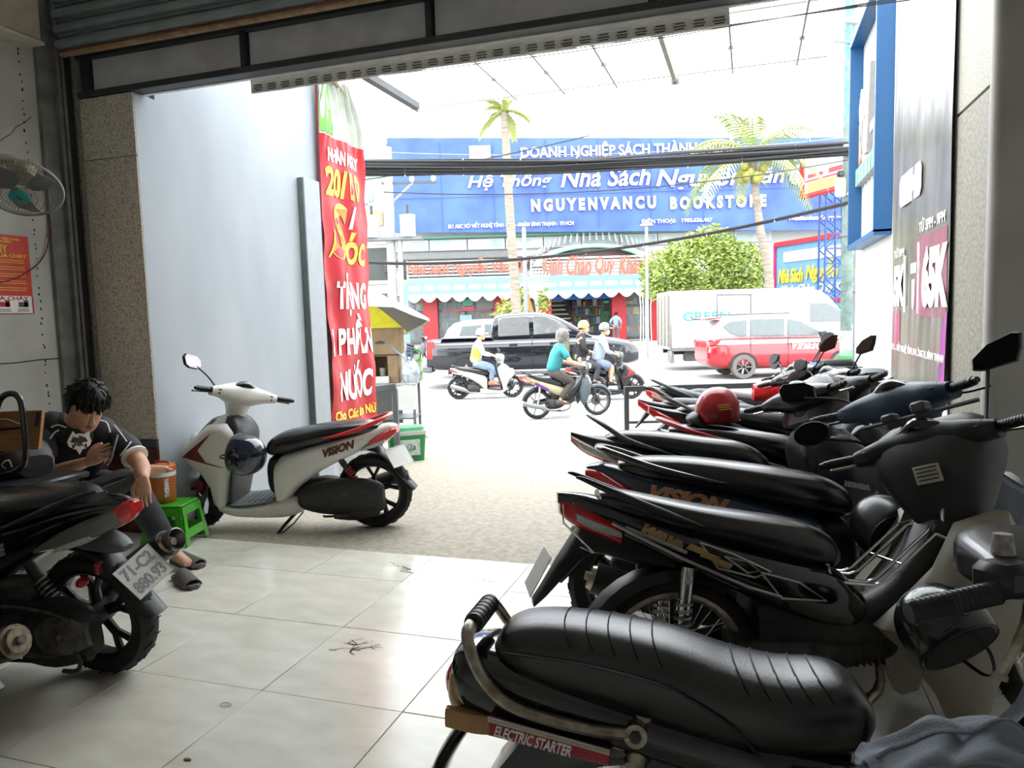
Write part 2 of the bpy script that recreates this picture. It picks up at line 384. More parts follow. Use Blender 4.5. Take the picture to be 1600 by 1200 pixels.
for X in (-2.07, -1.61, -1.13, -.14, .37): MB().box((X, 5.42, .012), (.014, 2.66, .03)).box((X, 6.1, .0), (.04, .03, .02)).build('rafter', RAFT, cn)
MB().box((-.62, 5.42, .0), (.035, 2.68, .05)).box((-.62, 6.74, -.01), (.07, .03, .05)).build('rafter', RAFT, cn)
MB().box((-2.98, 5.42, -.01), (.045, 2.2, .06)).box((-3.06, 5.5, .0), (.02, 2.4, .02)).build('rafter', STEELD, cn)
for Y in (4.6, 5.5, 6.72): MB().tube([(-3.2, Y, .03), (.6, Y, .034)], .006, 6).build('cross_rod', RAFT, cn)
w2 = MB()
for k in range(3): w2.tube([(-3.0+.1*k, 5.5, -.03-.01*k), (-1.2, 5.6, .0-.02*k), (.2, 5.55, -.03), (1.4, 5.65, .0+.02*k)], .004, 5, 4)
w2.build('wire', BLACKP, cn)
# ================================================================ MOTORBIKES
SEATM = mat('black_seat_vinyl', (.012, .012, .013), .25, var=.15, scale=30, bump=.03, bscale=350, spec=.7)
LEATH = mat('grained_black_leatherette', (.008, .008, .009), .22, bump=.13, bscale=420, spec=.8)
ENGM = mat('dusty_engine_casting', (.05, .05, .047), .6, .35, var=.4, scale=25)
ALLOY = mat('black_alloy', (.018, .018, .02), .35, .3)
LENSR = mat('red_lens', (.62, .015, .015), .18, coat=.5, var=.15, scale=60)
LENSC = mat('clear_lens', (.55, .55, .52), .15, coat=.6, var=.1, scale=60)
LENSO = mat('amber_lens', (.75, .25, .02), .2)
MIRG = mat('mirror_glass', (.42, .43, .45), .04, 1, var=.01)
PLATEM = mat('white_number_plate', (.80, .80, .78), .4, var=.04)
GREYP = mat('grey_plastic', (.10, .105, .11), .5, var=.2)
BEIGE = mat('dusty_beige_plastic', (.36, .33, .27), .5, var=.12, scale=5)
SPRR = mat('red_spring', (.45, .03, .03), .3); SPRS = mat('steel_spring', (.35, .35, .35), .3, .8)
def wheel(root, name, x, R, w_, style='alloy', M=None, rimm=None, disc=False, y=0.0):
    t = MB(); k = R-w_*.62; t.lathe([(k, -w_*.36), (R-w_*.22, -w_*.5), (R-w_*.04, -w_*.28), (R, 0), (R-w_*.04, w_*.28), (R-w_*.22, w_*.5), (k, w_*.36), (k-.004, 0), (k, -w_*.36)], (x, y, R), 'y', 40)
    if M: t.xf(M)
    o = t.build(name, RUB, root)
    gr = MB()
    for i in range(44):
        a = 2*pi*i/44; s_ = 1 if i % 2 else -1
        q = [(a+.05*s_*0, .004*s_), (a+.06, w_*.22*s_), (a+.085, w_*.42*s_)]
        P_ = [((R+.0005-.9*(abs(yy)/w_)**2*w_*.42)*cos(aa)+x, y+yy, (R+.0005-.9*(abs(yy)/w_)**2*w_*.42)*sin(aa)+R) for aa, yy in q]
        gr.tube(P_, .0032, 4)
    if M: gr.xf(M)
    tag(gr.build('tread', mat('tread_groove', (.004, .004, .004), .9), o), kind='stuff')
    r = MB(); rm = rimm or ALLOY
    r.lathe([(k+.004, -w_*.34), (k-.012, -w_*.40), (k-.022, -w_*.25), (k-.024, w_*.25), (k-.012, w_*.40), (k+.004, w_*.34), (k, 0), (k+.004, -w_*.34)], (x, y, R), 'y', 40)
    if style == 'alloy':
        for i in range(5):
            a = 2*pi*i/5+.3
            for da in (-.13, .13):
                p0 = Vector((cos(a)*.03, 0, sin(a)*.03)); p1 = Vector((cos(a+da*.6)*(k*.55), 0, sin(a+da*.6)*(k*.55))); p2 = Vector((cos(a+da*2)*(k-.012), 0, sin(a+da*2)*(k-.012)))
                r.tube([(p.x+x, y+p.y, p.z+R) for p in (p0, p1, p2)], [.016, .011, .013], 6, flat=1.5)
    if style == 'star':
        for i in range(6):
            a = 2*pi*i/6+.2; r.tube([(cos(a)*.03+x, y, sin(a)*.03+R), (cos(a)*(k-.01)+x, y, sin(a)*(k-.01)+R)], [.014, .009], 6)
    if M: r.xf(M)
    rim = r.build('rim', rm, o)
    if style == 'wire':
        sp = MB()
        for i in range(36):
            a = 2*pi*i/36; b = a+(.55 if i % 2 else -.55); s_ = 1 if (i//2) % 2 else -1
            sp.tube([(cos(b)*.035+x, y+.028*s_, sin(b)*.035+R), (cos(a)*(k-.01)+x, y, sin(a)*(k-.01)+R)], .0016, 4)
        if M: sp.xf(M)
        tag(sp.build('spokes', CHROME, o), kind='stuff')
    h = MB().lathe([(.001, -.05), (.045, -.045), (.05, -.02), (.05, .02), (.045, .045), (.001, .05)], (x, y, R), 'y', 18)
    if M: h.xf(M)
    h.build('hub', ENGM if style != 'wire' else WORN, o)
    if disc:
        d = MB().lathe([(.05, .050), (.105, .050), (.105, .054), (.05, .054), (.05, .050)], (x, y, R), 'y', 28)
        if M: d.xf(M)
        d.build('brake_disc', ALU, o)
    return o
def steer_matrix(x_head, z_head, rake, ang):
    ax = Vector((-sin(rake), 0, cos(rake))); T = Matrix.Translation((x_head, 0, z_head))
    return T @ Matrix.Rotation(ang, 4, ax) @ T.inverted()
MIRD = mat('mirror_glass_dark_reflection', (.018, .018, .02), .15, 1, var=.01); MIRCUR = [MIRG]  # MIRD puts the dark reflection of the room into the glass colour
def mirror(hb, side, base, tip, shape, M, glassdir=(-1, 0, 0)):
    """mirror on a stalk: sub-part of the handlebar"""
    b, t = Vector(base), Vector(tip); mb = MB().use(BLACKP)
    mb.tube([b, b+(t-b)*.35+Vector((.015, 0, .02)), t], .006, 6, 4)
    pts = {'oval': [(cos(a)*.07, sin(a)*.046) for a in [2*pi*i/18 for i in range(18)]],
           'poly': [(-.072, -.028), (-.066, .02), (-.03, .043), (.055, .046), (.074, .02), (.06, -.03), (.03, -.046), (-.04, -.045)],
           'tri': [(-.08, -.035), (-.075, .0), (-.02, .04), (.06, .058), (.082, .05), (.07, .0), (.05, -.04), (-.05, -.045)]}[shape]
    a0 = len(mb.v); mb.plate([(p*side, q) for p, q in pts], .014, -.006, 'x', .005); mb.plate([(p*.55*side, q*.55) for p, q in pts], .034, .010, 'x', .004)
    gl = MB().plate([(p*.93*side, q*.93) for p, q in pts], -.0055, -.0075, 'x')
    Q = Vector((1, 0, 0)).rotation_difference(-Vector(glassdir)).to_matrix().to_4x4(); X = Matrix.Translation(t+Vector((0, side*.035, .03))) @ Q
    mb.xf(X, a0); gl.xf(X); mb.xf(M); gl.xf(M)
    mb.ms.append(MIRCUR[0]); o = len(mb.v); mb.v += gl.v; mb.f += [tuple(i+o for i in q) for q in gl.f]; mb.mi += [mb.ms.index(MIRCUR[0])]*len(gl.f)
    return mb.build('mirror', None, hb)
def shock(root, p0, p1, r=.022, spr=None, cap=None, turns=9):
    a, b = Vector(p0), Vector(p1); d = (b-a).normalized(); L = (b-a).length
    mb = MB().use(cap or ENGM); mb.tube([a, a+d*.05], [r*.8, r*.95], 12).tube([a+d*.03, a+d*L*.45], r*.9, 12).tube([a+d*L*.4, b], r*.45, 10)
    mb.tube([b-d*.03, b], r*.75, 10)
    o = mb.build('shock_absorber', None, root)
    x = d.orthogonal().normalized(); y = d.cross(x); pts = []
    for i in range(turns*8+1):
        t = i/(turns*8); ph = 2*pi*i/8; pts.append(a+d*(L*(.3+.6*t))+x*cos(ph)*r+y*sin(ph)*r)
    MB().tube(pts, r*.22, 5).build('spring', spr or SPRS, o); return o
def label_plane(root, name, body, size, m_, x, z, y, side, slope=0.0, shear=.25, width=None, bold=0.004, yaw=0.0, tilt=0.0):
    """lettering on a side panel: side +1 = bike's left (reads from its left), -1 = right"""
    if side > 0: B = Matrix(((-1, 0, 0, x), (0, 0, 1, y), (0, 1, 0, z), (0, 0, 0, 1)))
    else: B = Matrix(((1, 0, 0, x), (0, 0, -1, y), (0, 1, 0, z), (0, 0, 0, 1)))
    B = B @ Matrix.Rotation(tilt, 4, 'X') @ Matrix.Rotation(yaw, 4, 'Y') @ Matrix.Rotation(slope, 4, 'Z')
    return text(name, body, size, m_, root, mtx=B, shear=shear, width=width, bold=bold, depth=.0012)
def handlebar_set(root, o, xh, zh, M, cowl_mat, cowl=True, bar=False):
    hb = MB()
    if cowl:
        hb.use(cowl_mat)
        hb.hull([(-.235, zh-.035, zh+.025, .040, xh-.055), (-.16, zh-.045, zh+.045, .058, xh-.045), (-.09, zh-.07, zh+.065, .09, xh-.01), (0, zh-.095, zh+.085, .115, xh+.01), (.09, zh-.07, zh+.065, .09, xh-.01), (.16, zh-.045, zh+.045, .058, xh-.045), (.235, zh-.035, zh+.025, .040, xh-.055)], 'y', 16, 2.6)
        hb.hull([(zh-.26, xh-.03, xh+.08, .048), (zh-.16, xh-.05, xh+.09, .055), (zh-.05, xh-.08, xh+.11, .085)], 'z', 14, 2.6)
    else:
        hb.use(CHROME if bar else ENGM).tube([(xh-.09, -.32, zh), (xh-.04, -.16, zh+.01), (xh+.02, -.07, zh-.03), (xh+.02, .07, zh-.03), (xh-.04, .16, zh+.01), (xh-.09, .32, zh)], .011, 8, 4)
        hb.box((xh+.01, 0, zh-.05), (.07, .16, .03), .008); hb.tube([(xh, 0, zh-.05), (xh+.14, 0, zh-.35)], .025, 10)
    hb.xf(M); H_ = hb.build('handlebar', None, root)
    for s in (-1, 1):
        g = MB().use(BLACKP); g.tube([(xh-.055, .215*s, zh), (xh-.10, .345*s, zh-.002)], .0165, 12)
        for k in range(9):
            f = .15+.08*k; g.tube([(xh-.055-.045*f, (.215+.13*f)*s, zh-.002*f), (xh-.0575-.045*f, (.222+.13*f)*s, zh-.002*f)], .018, 12)
        g.tube([(xh-.10, .345*s, zh-.002), (xh-.106, .362*s, zh-.002)], [.014, .011], 10); g.xf(M); g.build('grip', None, H_)
        l = MB().tube([(xh-.02, .20*s, zh-.005), (xh-.005, .24*s, zh-.012), (xh-.045, .345*s, zh-.02), (xh-.05, .352*s, zh-.02)], [.007, .006, .006, .008], 6, 3); l.xf(M)
        l.build('brake_lever', o.get('lever', WORN if o.get('silver_lever') else BLACKP), H_)
        sw = MB().box((xh-.075, .185*s, zh+.005), (.03, .05, .05), .008).box((xh-.095, .185*s, zh+.008), (.012, .03, .012), .003).box((xh-.095, .19*s, zh-.015), (.012, .016, .012), .003)
        sw.xf(M); sw.build('switch_block', BLACKP, H_)
    if cowl:
        d = MB().use(BLACKG); d.hull([(-.075, zh+.02, zh+.06, .03, xh-.05), (0, zh+.03, zh+.095, .05, xh-.05), (.075, zh+.02, zh+.06, .03, xh-.05)], 'y', 12, 2.4)
        d.xf(M); d.build('instrument_panel', None, H_)
    for s, sh in o.get('mirrors', {1: 'poly', -1: 'poly'}).items():
        tip = o.get('mirror_tip', {}).get(s, (xh-.02, .30, zh+.13)); tip = (tip[0], tip[1]*s, tip[2])
        mirror(H_, s, (xh-.03, .19*s, zh+.02), tip, sh, M, o.get('glassdir', (-1, .05*s, .12)))
    return H_
def scooter(label, group, pos, head, o):
    """step-through scooter; local x forward from the rear axle, y to its left, z up"""
    X, Y, Z = pos
    root = thing('scooter', label, 'scooter', pos, head, group, o.get('lean', -.09), o.get('scale', 1))
    B, TR, AC = o.get('body', BLACKG), o.get('trim', BLACKP), o.get('accent', BLACKP)
    R, w_ = .262, .09; WB = 1.255; M = steer_matrix(.86, .95, radians(26.5), o.get('steer', 0.0))
    wheel(root, 'rear_wheel', 0, R, w_+.012, 'alloy')
    wheel(root, 'front_wheel', WB, R, w_, 'alloy', M, disc=True)
    # fork and front mudguard
    f = MB()
    for s in (-1, 1): f.tube([(1.253, .075*s, R), (1.13, .075*s, R+.25)], [.02, .024], 10).tube([(1.13, .075*s, R+.25), (1.05, .06*s, R+.42)], .016, 8)
    f.box((1.07, 0, R+.36), (.06, .17, .03), .01); f.xf(M); fk = f.build('fork', ENGM, root)
    if o.get('caliper'):
        c = MB().box((1.20, -.078, R+.05), (.06, .04, .09), .01); c2 = MB().box((1.20, .085, R+.02), (.06, .05, .08), .012).tube([(1.255, .06, R), (1.255, .125, R)], .012, 8); c2.xf(M); c2.build('caliper', o['caliper'], fk)
    m_ = MB(); rings = []
    for i in range(13):
        a = radians(10+i*12.5); c0 = Vector((WB+cos(a)*(R+.028), 0, R+sin(a)*(R+.028))); nr = Vector((cos(a), 0, sin(a))); hw = .058
        q = []
        for yy, k in ((-hw, -.045), (-hw*.8, -.005), (0, .012), (hw*.8, -.005), (hw, -.045), (hw*.7, -.012), (0, .004), (-hw*.7, -.012)): q.append(tuple(c0+nr*k+Vector((0, yy, 0))))
        rings.append(q)
    m_.skin(rings); m_.xf(M); m_.build('front_mudguard', o.get('mudguard', TR), root)
    # seat
    st = o.get('seat', [(-.07, .69, .742, .06), (.02, .665, .758, .10), (.2, .63, .752, .128), (.38, .59, .728, .138), (.5, .56, .708, .14), (.62, .53, .685, .125), (.70, .525, .645, .10), (.725, .54, .61, .08)])
    seat = MB().hull(st, 'x', 18, 2.7).build('seat', o.get('seat_mat', SEATM), root)
    pts = [(t, hw*.99, lo+(hi-lo)*.62) for t, lo, hi, hw in st[1:-1]]
    if o.get('piping'): MB().tube(pts, .003, 5, 3).tube([(a, -b, c) for a, b, c in pts], .003, 5, 3).build('piping', o['piping'], seat)
    # tail and side body
    bst = o.get('tail', [(-.185, .695, .725, .03), (-.12, .655, .735, .07), (0, .59, .705, .11), (.12, .53, .675, .14), (.25, .47, .645, .158), (.38, .40, .61, .17), (.5, .31, .575, .176), (.6, .21, .545, .17), (.66, .17, .50, .15)])
    body = MB().hull(bst, 'x', 18, 3.0).build('side_cover', B, root)
    if o.get('tail_tip'):
        MB().hull(o['tail_tip'], 'x', 12, 2.6).build('tail_fairing', B, root)
    MB().hull([(.585, .22, .535, .12), (.66, .235, .53, .125), (.71, .25, .52, .11), (.735, .28, .48, .08)], 'x', 14, 3.2).build('storage_panel', TR, root)
    fb = MB().use(B).hull([(.50, .13, .24, .13), (.6, .10, .24, .165), (.75, .098, .215, .178), (.95, .11, .195, .178), (1.06, .14, .20, .165), (1.09, .16, .20, .14)], 'x', 16, 3.4)
    fb.build('floor_fairing', None, root)
    fm = MB().hull([(.66, .225, .236, .13), (.75, .212, .224, .165), (.93, .19, .203, .168), (1.02, .192, .206, .15), (1.06, .2, .212, .13)], 'x', 10, 6).build('floor_mat', o.get('mat', GREYP), root)
    rb = MB()
    for i in range(7): rb.box((.70+.045*i, 0, .232-.006*i), (.012, .22, .006))
    rb.build('tread_ribs', BLACKP, fm)
    # leg shield: inner panel, side wings, nose
    inn = MB().hull([(.19, .985, 1.01, .14), (.30, .965, .985, .165), (.45, .93, .955, .175), (.60, .88, .94, .175), (.68, .865, .95, .16), (.76, .885, 1.0, .12), (.81, .93, 1.0, .07)], 'z', 16, 4)
    inn.build('leg_shield', TR, root)
    wg = [(1.07, .15), (1.115, .20), (1.13, .32), (1.185, .42), (1.27, .50), (1.315, .565), (1.29, .62), (1.18, .70), (1.10, .765), (.97, .77), (.90, .70), (.895, .60), (.945, .48), (.995, .36), (1.03, .2)]
    for s in (1, -1):
        MB().plate(wg, .105*s, .178*s, 'y', .035).build('front_fairing', B, root, ang=50)
    MB().hull([(.565, .96, 1.30, .135), (.61, .95, 1.30, .15), (.66, .945, 1.235, .145), (.72, .94, 1.17, .125), (.78, .95, 1.10, .09), (.81, .97, 1.05, .06)], 'z', 16, 2.6).build('nose', B, root)
    hl = MB().hull([(-.12, .60, .66, .03, 1.20), (-.07, .58, .68, .05, 1.235), (0, .575, .69, .05, 1.255), (.07, .58, .68, .05, 1.235), (.12, .60, .66, .03, 1.20)], 'y', 12, 2.4).build('headlight', LENSC, root)
    vs_ = MB().hull([(.66, 1.06, 1.26, .10), (.73, 1.03, 1.19, .10), (.79, 1.0, 1.12, .07)], 'z', 12, 2.6).build('nose_panel', GREYP, root)
    for s in (1, -1):
        if o.get('stripe'):
            MB().plate([(1.285, .555), (1.10, .50), (.99, .475), (1.12, .515), (1.17, .60), (1.06, .72), (1.20, .62)], .176*s, .181*s, 'y').build('stripe', o['stripe'], root)
    # engine, transmission, muffler, shocks, stands
    e = MB().hull([(-.10, .17, .33, .03), (-.06, .15, .36, .045), (.05, .14, .385, .05), (.2, .13, .385, .052), (.35, .14, .36, .05), (.46, .17, .32, .045), (.5, .2, .29, .03)], 'x', 14, 3.5, yc=.125)
    e.hull([(-.06, .13, .26, .03), (.1, .09, .22, .04), (.25, .10, .2, .035)], 'x', 10, 3, yc=.13)
    en = e.build('transmission', o.get('engine', mat('black_crankcase', (.02, .02, .021), .5, var=.3, scale=30)), root)
    MB().hull([(.2, .16, .34, .08), (.35, .13, .36, .10), (.5, .15, .33, .09), (.6, .17, .29, .05)], 'x', 12, 3).build('engine', ENGM, root)
    MB().tube([(.12, .18, .16), (.14, .20, .15), (.3, .20, .14), (.31, .20, .15)], .008, 6).build('kick_starter', ENGM, en); MB().tube([(.15, .172, .30), (.15, .185, .30)], .03, 10).build('cover_boss', ENGM, en)
    mx_, mz_ = o.get('muffler_end', (-.17, .325))
    mu = MB().tube([(.42, -.10, .15), (.25, -.14, .16), (.14, -.165, .22), (.02, -.165, .22+(mz_-.22)*.4), (mx_, -.165, mz_)], [.018, .02, .05, .058, .058], 14, 3).build('muffler', o.get('muffler', BLACKP), root)
    MB().tube([(mx_+.005, -.165, mz_-.002), (mx_-.015, -.165, mz_+.006)], [.05, .042], 14).tube([(mx_-.01, -.165, mz_+.004), (mx_-.03, -.165, mz_+.01)], .016, 10).build('muffler_tip', WORN, mu)
    shock(root, (.20, .10, .52), (.03, .105, .27), .024, o.get('spring', SPRS))
    if o.get('stand', True):
        MB().tube([(.55, .07, .13), (.62, .16, .05), (.66, .235, -.01)], [.013, .011, .011], 8).tube([(.50, .08, .13), (.545, .16, .07), (.64, .22, .0)], .005, 5).box((.668, .245, -.012), (.05, .05, .008), .003).build('side_stand', BLACKP, root)
    # rear hugger with plate bracket
    h = MB(); h.tube([(.02, 0, .575), (-.06, 0, .545), (-.14, 0, .46), (-.20, 0, .375), (-.29, 0, .275)], [.085, .07, .052, .058, .05], 10, 3, flat=.22)
    h.build('rear_mudguard', TR, root)
    if o.get('plate', True):
        pb = Matrix.Translation(o.get('plate_at', (-.20, 0, .50))) @ Matrix.Rotation(radians(o.get('plate_yaw', 0)), 4, 'Z') @ Matrix.Rotation(radians(o.get('plate_tilt', 36)), 4, 'Y') @ Matrix.Rotation(radians(o.get('plate_roll', 0)), 4, 'X')
        p = MB().box((-.012, 0, 0), (.004, .19, .14), .001); p.xf(pb); pl = p.build('number_plate', PLATEM, root)
        r = MB(); r.tube([(-.015, a, b) for a, b in ((-.095, -.07), (.095, -.07), (.095, .07), (-.095, .07))], .003, 5, closed=True); r.xf(pb); r.build('plate_rim', PLATEM, pl)
        if o.get('plate_text'):
            for i, s in enumerate(o['plate_text']):
                B_ = pb @ Matrix(((0, 0, -1, -.0145), (-1, 0, 0, 0), (0, 1, 0, .034-.068*i), (0, 0, 0, 1)))
                text('plate_number', s, .07, mat('plate_grey', (.30, .31, .31), .5), pl, mtx=B_, width=.155, height=.052, bold=.002)
    # tail light, indicators, grab rail
    if o.get('tail_light', True):
        tl = o.get('tl', [(-.192, .675, .715, .045), (-.15, .64, .715, .08), (-.09, .61, .69, .105), (-.02, .585, .65, .118)])
        t_ = MB().hull(tl, 'x', 12, 3).build('tail_light', LENSR, root)
        MB().hull([(-.12, .615, .655, .095), (-.07, .59, .64, .114), (0, .572, .615, .126), (.04, .565, .585, .12)], 'x', 12, 3).build('indicator_lens', LENSC, t_)
    rs_ = o.get('rail', 'loop'); RM = o.get('rail_mat', BLACKP)
    if rs_ == 'loop':
        g = MB()
        for s in (-1, 1): g.tube([(.30, .125*s, .665), (.20, .145*s, .685), (.05, .145*s, .725), (-.06, .12*s, .765), (-.125, .07*s, .79), (-.14, 0, .795)], [.006, .013, .018, .019, .017, .016], 10, 4, flat=.8)
        g.build('grab_rail', RM, root)
    else:
        zt = o.get('wing', .05)
        for s in (-1, 1):
            g = MB().tube([(.30, .13*s, .655), (.15, .14*s, .705), (.0, .125*s, .76), (-.10, .10*s, .80+zt*.5), (-.19, .085*s, .83+zt)], [.006, .016, .02, .018, .005], 10, 4, flat=.7)
            g.build('grab_wing', RM, root)
    for t_ in o.get('texts', []): label_plane(root, 'lettering', *t_)
    handlebar_set(root, o, .97, .95, M, o.get('cowl', B))
    if o.get('hook_helmet'): pass
    return root
def helmet(label, pos, rot, shell, visor=None, r=.13, strap=True, group=None, text_=None, scale=1.0, peak=False, trimm=None):
    h = thing('helmet', label, 'helmet', pos, 0, group); h.rotation_euler = rot; h.scale = (scale,)*3
    st = [(-.075, -.125, .118, .10), (-.06, -.128, .122, .112), (-.02, -.13, .13, .118), (.03, -.128, .125, .114), (.07, -.115, .105, .098), (.105, -.085, .075, .072), (.125, -.045, .035, .035), (.129, -.01, .005, .006)]
    MB().hull(st, 'z', 22, 2.2).build('shell', shell, h)
    MB().hull([(-.079, -.115, .108, .092), (-.07, -.118, .112, .096)], 'z', 18, 2.2).build('lining', mat('black_foam', (.02, .02, .02), .9), h)
    rim = MB(); rim.tube([(-.0035+.1235*cos(a), .102*sin(a), -.074) for a in [2*pi*i/24 for i in range(24)]], .005, 6, closed=True); rim.build('rim_trim', trimm or BLACKP, h)
    if peak:
        MB().hull([(-.085, .06, .125, .105), (-.07, .08, .165, .10), (-.045, .09, .185, .09), (-.02, .09, .165, .07), (-.005, .09, .13, .04)], 'z', 14, 2.2).build('peak', visor or BLACKP, h)
    elif visor:
        MB().hull([(-.055, .085, .137, .10), (-.01, .095, .143, .105), (.035, .085, .132, .095)], 'z', 16, 2.4).build('visor', visor, h)
    if strap: MB().tube([(.02, .10, -.07), (.03, .07, -.14), (.03, 0, -.17), (.03, -.07, -.14), (.02, -.10, -.07)], .006, 5, 4, flat=.3).build('strap', BLACKP, h)
    for s in (-1, 1): MB().tube([(.03, .11*s, -.03), (.03, .119*s, -.03)], .013, 10).build('rivet', GREYP, h)
    return h

def underbone(label, group, pos, head, o):
    """step-through motorcycle with 17 inch wheels; local x forward from the rear axle"""
    root = thing('motorcycle', label, 'motorcycle', pos, head, group, o.get('lean', -.09), o.get('scale', 1))
    B, TR = o.get('body', BLACKG), o.get('trim', BLACKP); R, w_, WB = .285, .075, 1.225
    M = steer_matrix(.86, .95, radians(26.5), o.get('steer', 0.0)); ws = o.get('wheels', 'wire'); rm = o.get('rim', WORN if ws == 'wire' else ALLOY)
    wheel(root, 'rear_wheel', 0, R, w_+.008, ws, None, rm); wheel(root, 'front_wheel', WB, R, w_, ws, M, rm, disc=True)
    f = MB()
    for s in (-1, 1): f.tube([(WB, .075*s, R), (1.12, .075*s, R+.22)], [.023, .026], 12).tube([(1.12, .075*s, R+.22), (1.02, .075*s, R+.44)], .015, 8)
    f.box((1.0, 0, R+.44), (.08, .18, .03), .01); f.xf(M); f.build('fork', ENGM, root)
    m_ = MB(); rings = []
    for i in range(13):
        a = radians(15+i*12); c0 = Vector((WB+cos(a)*(R+.03), 0, R+sin(a)*(R+.03))); nr = Vector((cos(a), 0, sin(a))); hw = .055
        rings.append([tuple(c0+nr*k+Vector((0, yy, 0))) for yy, k in ((-hw, -.04), (-hw*.8, -.004), (0, .012), (hw*.8, -.004), (hw, -.04), (hw*.7, -.012), (0, .004), (-hw*.7, -.012))])
    m_.skin(rings); m_.xf(M); m_.build('front_mudguard', o.get('mudguard', B), root)
    st = o.get('seat', [(-.22, .80, .862, .06), (-.15, .775, .862, .095), (0, .725, .825, .125), (.15, .68, .79, .135), (.3, .63, .76, .135), (.42, .59, .735, .125), (.50, .575, .695, .10), (.535, .585, .65, .07)])
    MB().hull(st, 'x', 18, 2.7).build('seat', o.get('seat_mat', SEATM), root)
    MB().hull(o.get('tail', [(-.35, .825, .862, .02), (-.27, .765, .855, .06), (-.15, .70, .82, .10), (0, .62, .76, .13), (.15, .54, .70, .145), (.3, .46, .655, .15), (.42, .40, .62, .14), (.52, .37, .58, .12), (.6, .36, .50, .09)]), 'x', 18, 3).build('side_cover', B, root)
    MB().hull([(.25, .30, .50, .10), (.40, .31, .52, .11), (.55, .31, .47, .10), (.68, .33, .50, .09), (.80, .43, .63, .09), (.89, .54, .77, .095), (.95, .62, .85, .085), (.98, .68, .84, .06)], 'x', 16, 3).build('frame_cover', o.get('centre', TR), root)
    for s in (-1, 1):
        a0 = MB().plate(o.get('shield_shape', [(.61, .40), (.70, .31), (.79, .17), (.825, .07), (.89, .08), (.945, .22), (1.03, .40), (1.07, .60), (1.0, .76), (.87, .72), (.80, .58), (.70, .48)]), .10*s, .20*s, 'y', .045)
        for i, (x, y, z) in enumerate(a0.v): a0.v[i] = (x, y+s*max(0, x-.62)*.12, z)
        a0.build('leg_shield', o.get('shield', BEIGE), root, ang=50)
    MB().hull([(.55, .97, 1.08, .12), (.68, .95, 1.09, .11), (.80, .93, 1.03, .08)], 'z', 12, 3).build('front_cover', B, root)
    e = MB().hull([(.18, .20, .38, .09), (.25, .17, .39, .13), (.38, .17, .38, .135), (.48, .2, .37, .10), (.55, .24, .36, .075), (.68, .26, .37, .07), (.72, .28, .36, .05)], 'x', 14, 3); en = e.build('engine', ENGM, root)
    fn = MB()
    for i in range(6): fn.box((.55+.022*i, 0, .31), (.007, .145, .11), .002)
    tag(fn.build('cooling_fins', ENGM, en), kind='stuff')
    sw = MB()
    for s in (-1, 1): sw.tube([(.38, .085*s, .35), (.2, .085*s, .32), (-.03, .085*s, R)], [.022, .02, .018], 8)
    sw.build('swingarm', TR, root)
    MB().plate([(.30, .30), (.30, .40), (-.02, .345), (-.08, .30), (-.03, .23)], .055, .075, 'y', .008).build('chain_case', TR, root)
    MB().tube([(.66, -.03, .27), (.62, -.09, .18), (.45, -.13, .14), (.2, -.15, .17), (.05, -.155, .23), (-.12, -.155, .27), (-.34, -.155, .33)], [.015, .016, .018, .02, .042, .05, .045], 14, 3).build('exhaust_pipe', o.get('exhaust', WORN), root)
    for s in (-1, 1): shock(root, (.03, .115*s, .62), (-.02, .115*s, .30), .024, SPRS, o.get('shock_cap', CHROME), 9)
    MB().tube([(.30, .12, .16), (.36, .19, .16), (.36, .28, .17)], .009, 6).tube([(.36, .20, .165), (.36, .30, .17)], .016, 8).build('footrest', BLACKP, root)
    MB().tube([(.30, -.12, .16), (.36, -.19, .16), (.36, -.28, .17)], .009, 6).tube([(.36, -.20, .165), (.36, -.30, .17)], .016, 8).build('footrest', BLACKP, root)
    if o.get('stand', True): MB().tube([(.38, .10, .15), (.42, .18, .06), (.44, .25, -.005)], .011, 8).box((.445, .255, -.008), (.05, .05, .008), .003).build('side_stand', BLACKP, root)
    if o.get('flap', True):
        h = MB(); h.hull([(-.44, .495, .515, .04), (-.40, .53, .57, .055), (-.33, .60, .68, .065), (-.25, .66, .77, .07), (-.12, .62, .74, .08), (.0, .60, .66, .085)], 'x', 12, 3.5); h.build('rear_mudguard', TR, root)
    if o.get('inner', True):
        m2 = MB(); rings = []
        for i in range(11):
            a = radians(55+i*11); c0 = Vector((cos(a)*(R+.03), 0, R+sin(a)*(R+.03))); nr = Vector((cos(a), 0, sin(a))); hw = .06
            rings.append([tuple(c0+nr*k+Vector((0, yy, 0))) for yy, k in ((-hw, -.04), (-hw*.8, -.004), (0, .012), (hw*.8, -.004), (hw, -.04), (hw*.7, -.012), (0, .004), (-hw*.7, -.012))])
        m2.skin(rings); m2.build('wheel_guard', TR, root)
    if o.get('plate', True):
        pb = Matrix.Translation(o.get('plate_at', (-.41, 0, .60))) @ Matrix.Rotation(radians(30), 4, 'Y')
        p = MB().box((-.012, 0, 0), (.004, .19, .14), .001); p.xf(pb); p.build('number_plate', PLATEM, root)
    if o.get('tail_light', True):
        t_ = MB().hull([(-.345, .79, .835, .03), (-.31, .755, .83, .06), (-.24, .72, .80, .095), (-.17, .69, .76, .112)], 'x', 12, 3).build('tail_light', LENSR, root)
        MB().hull([(-.30, .765, .805, .072), (-.25, .735, .785, .098), (-.20, .715, .765, .110), (-.17, .71, .745, .113)], 'x', 12, 3).build('indicator_lens', LENSC, t_)
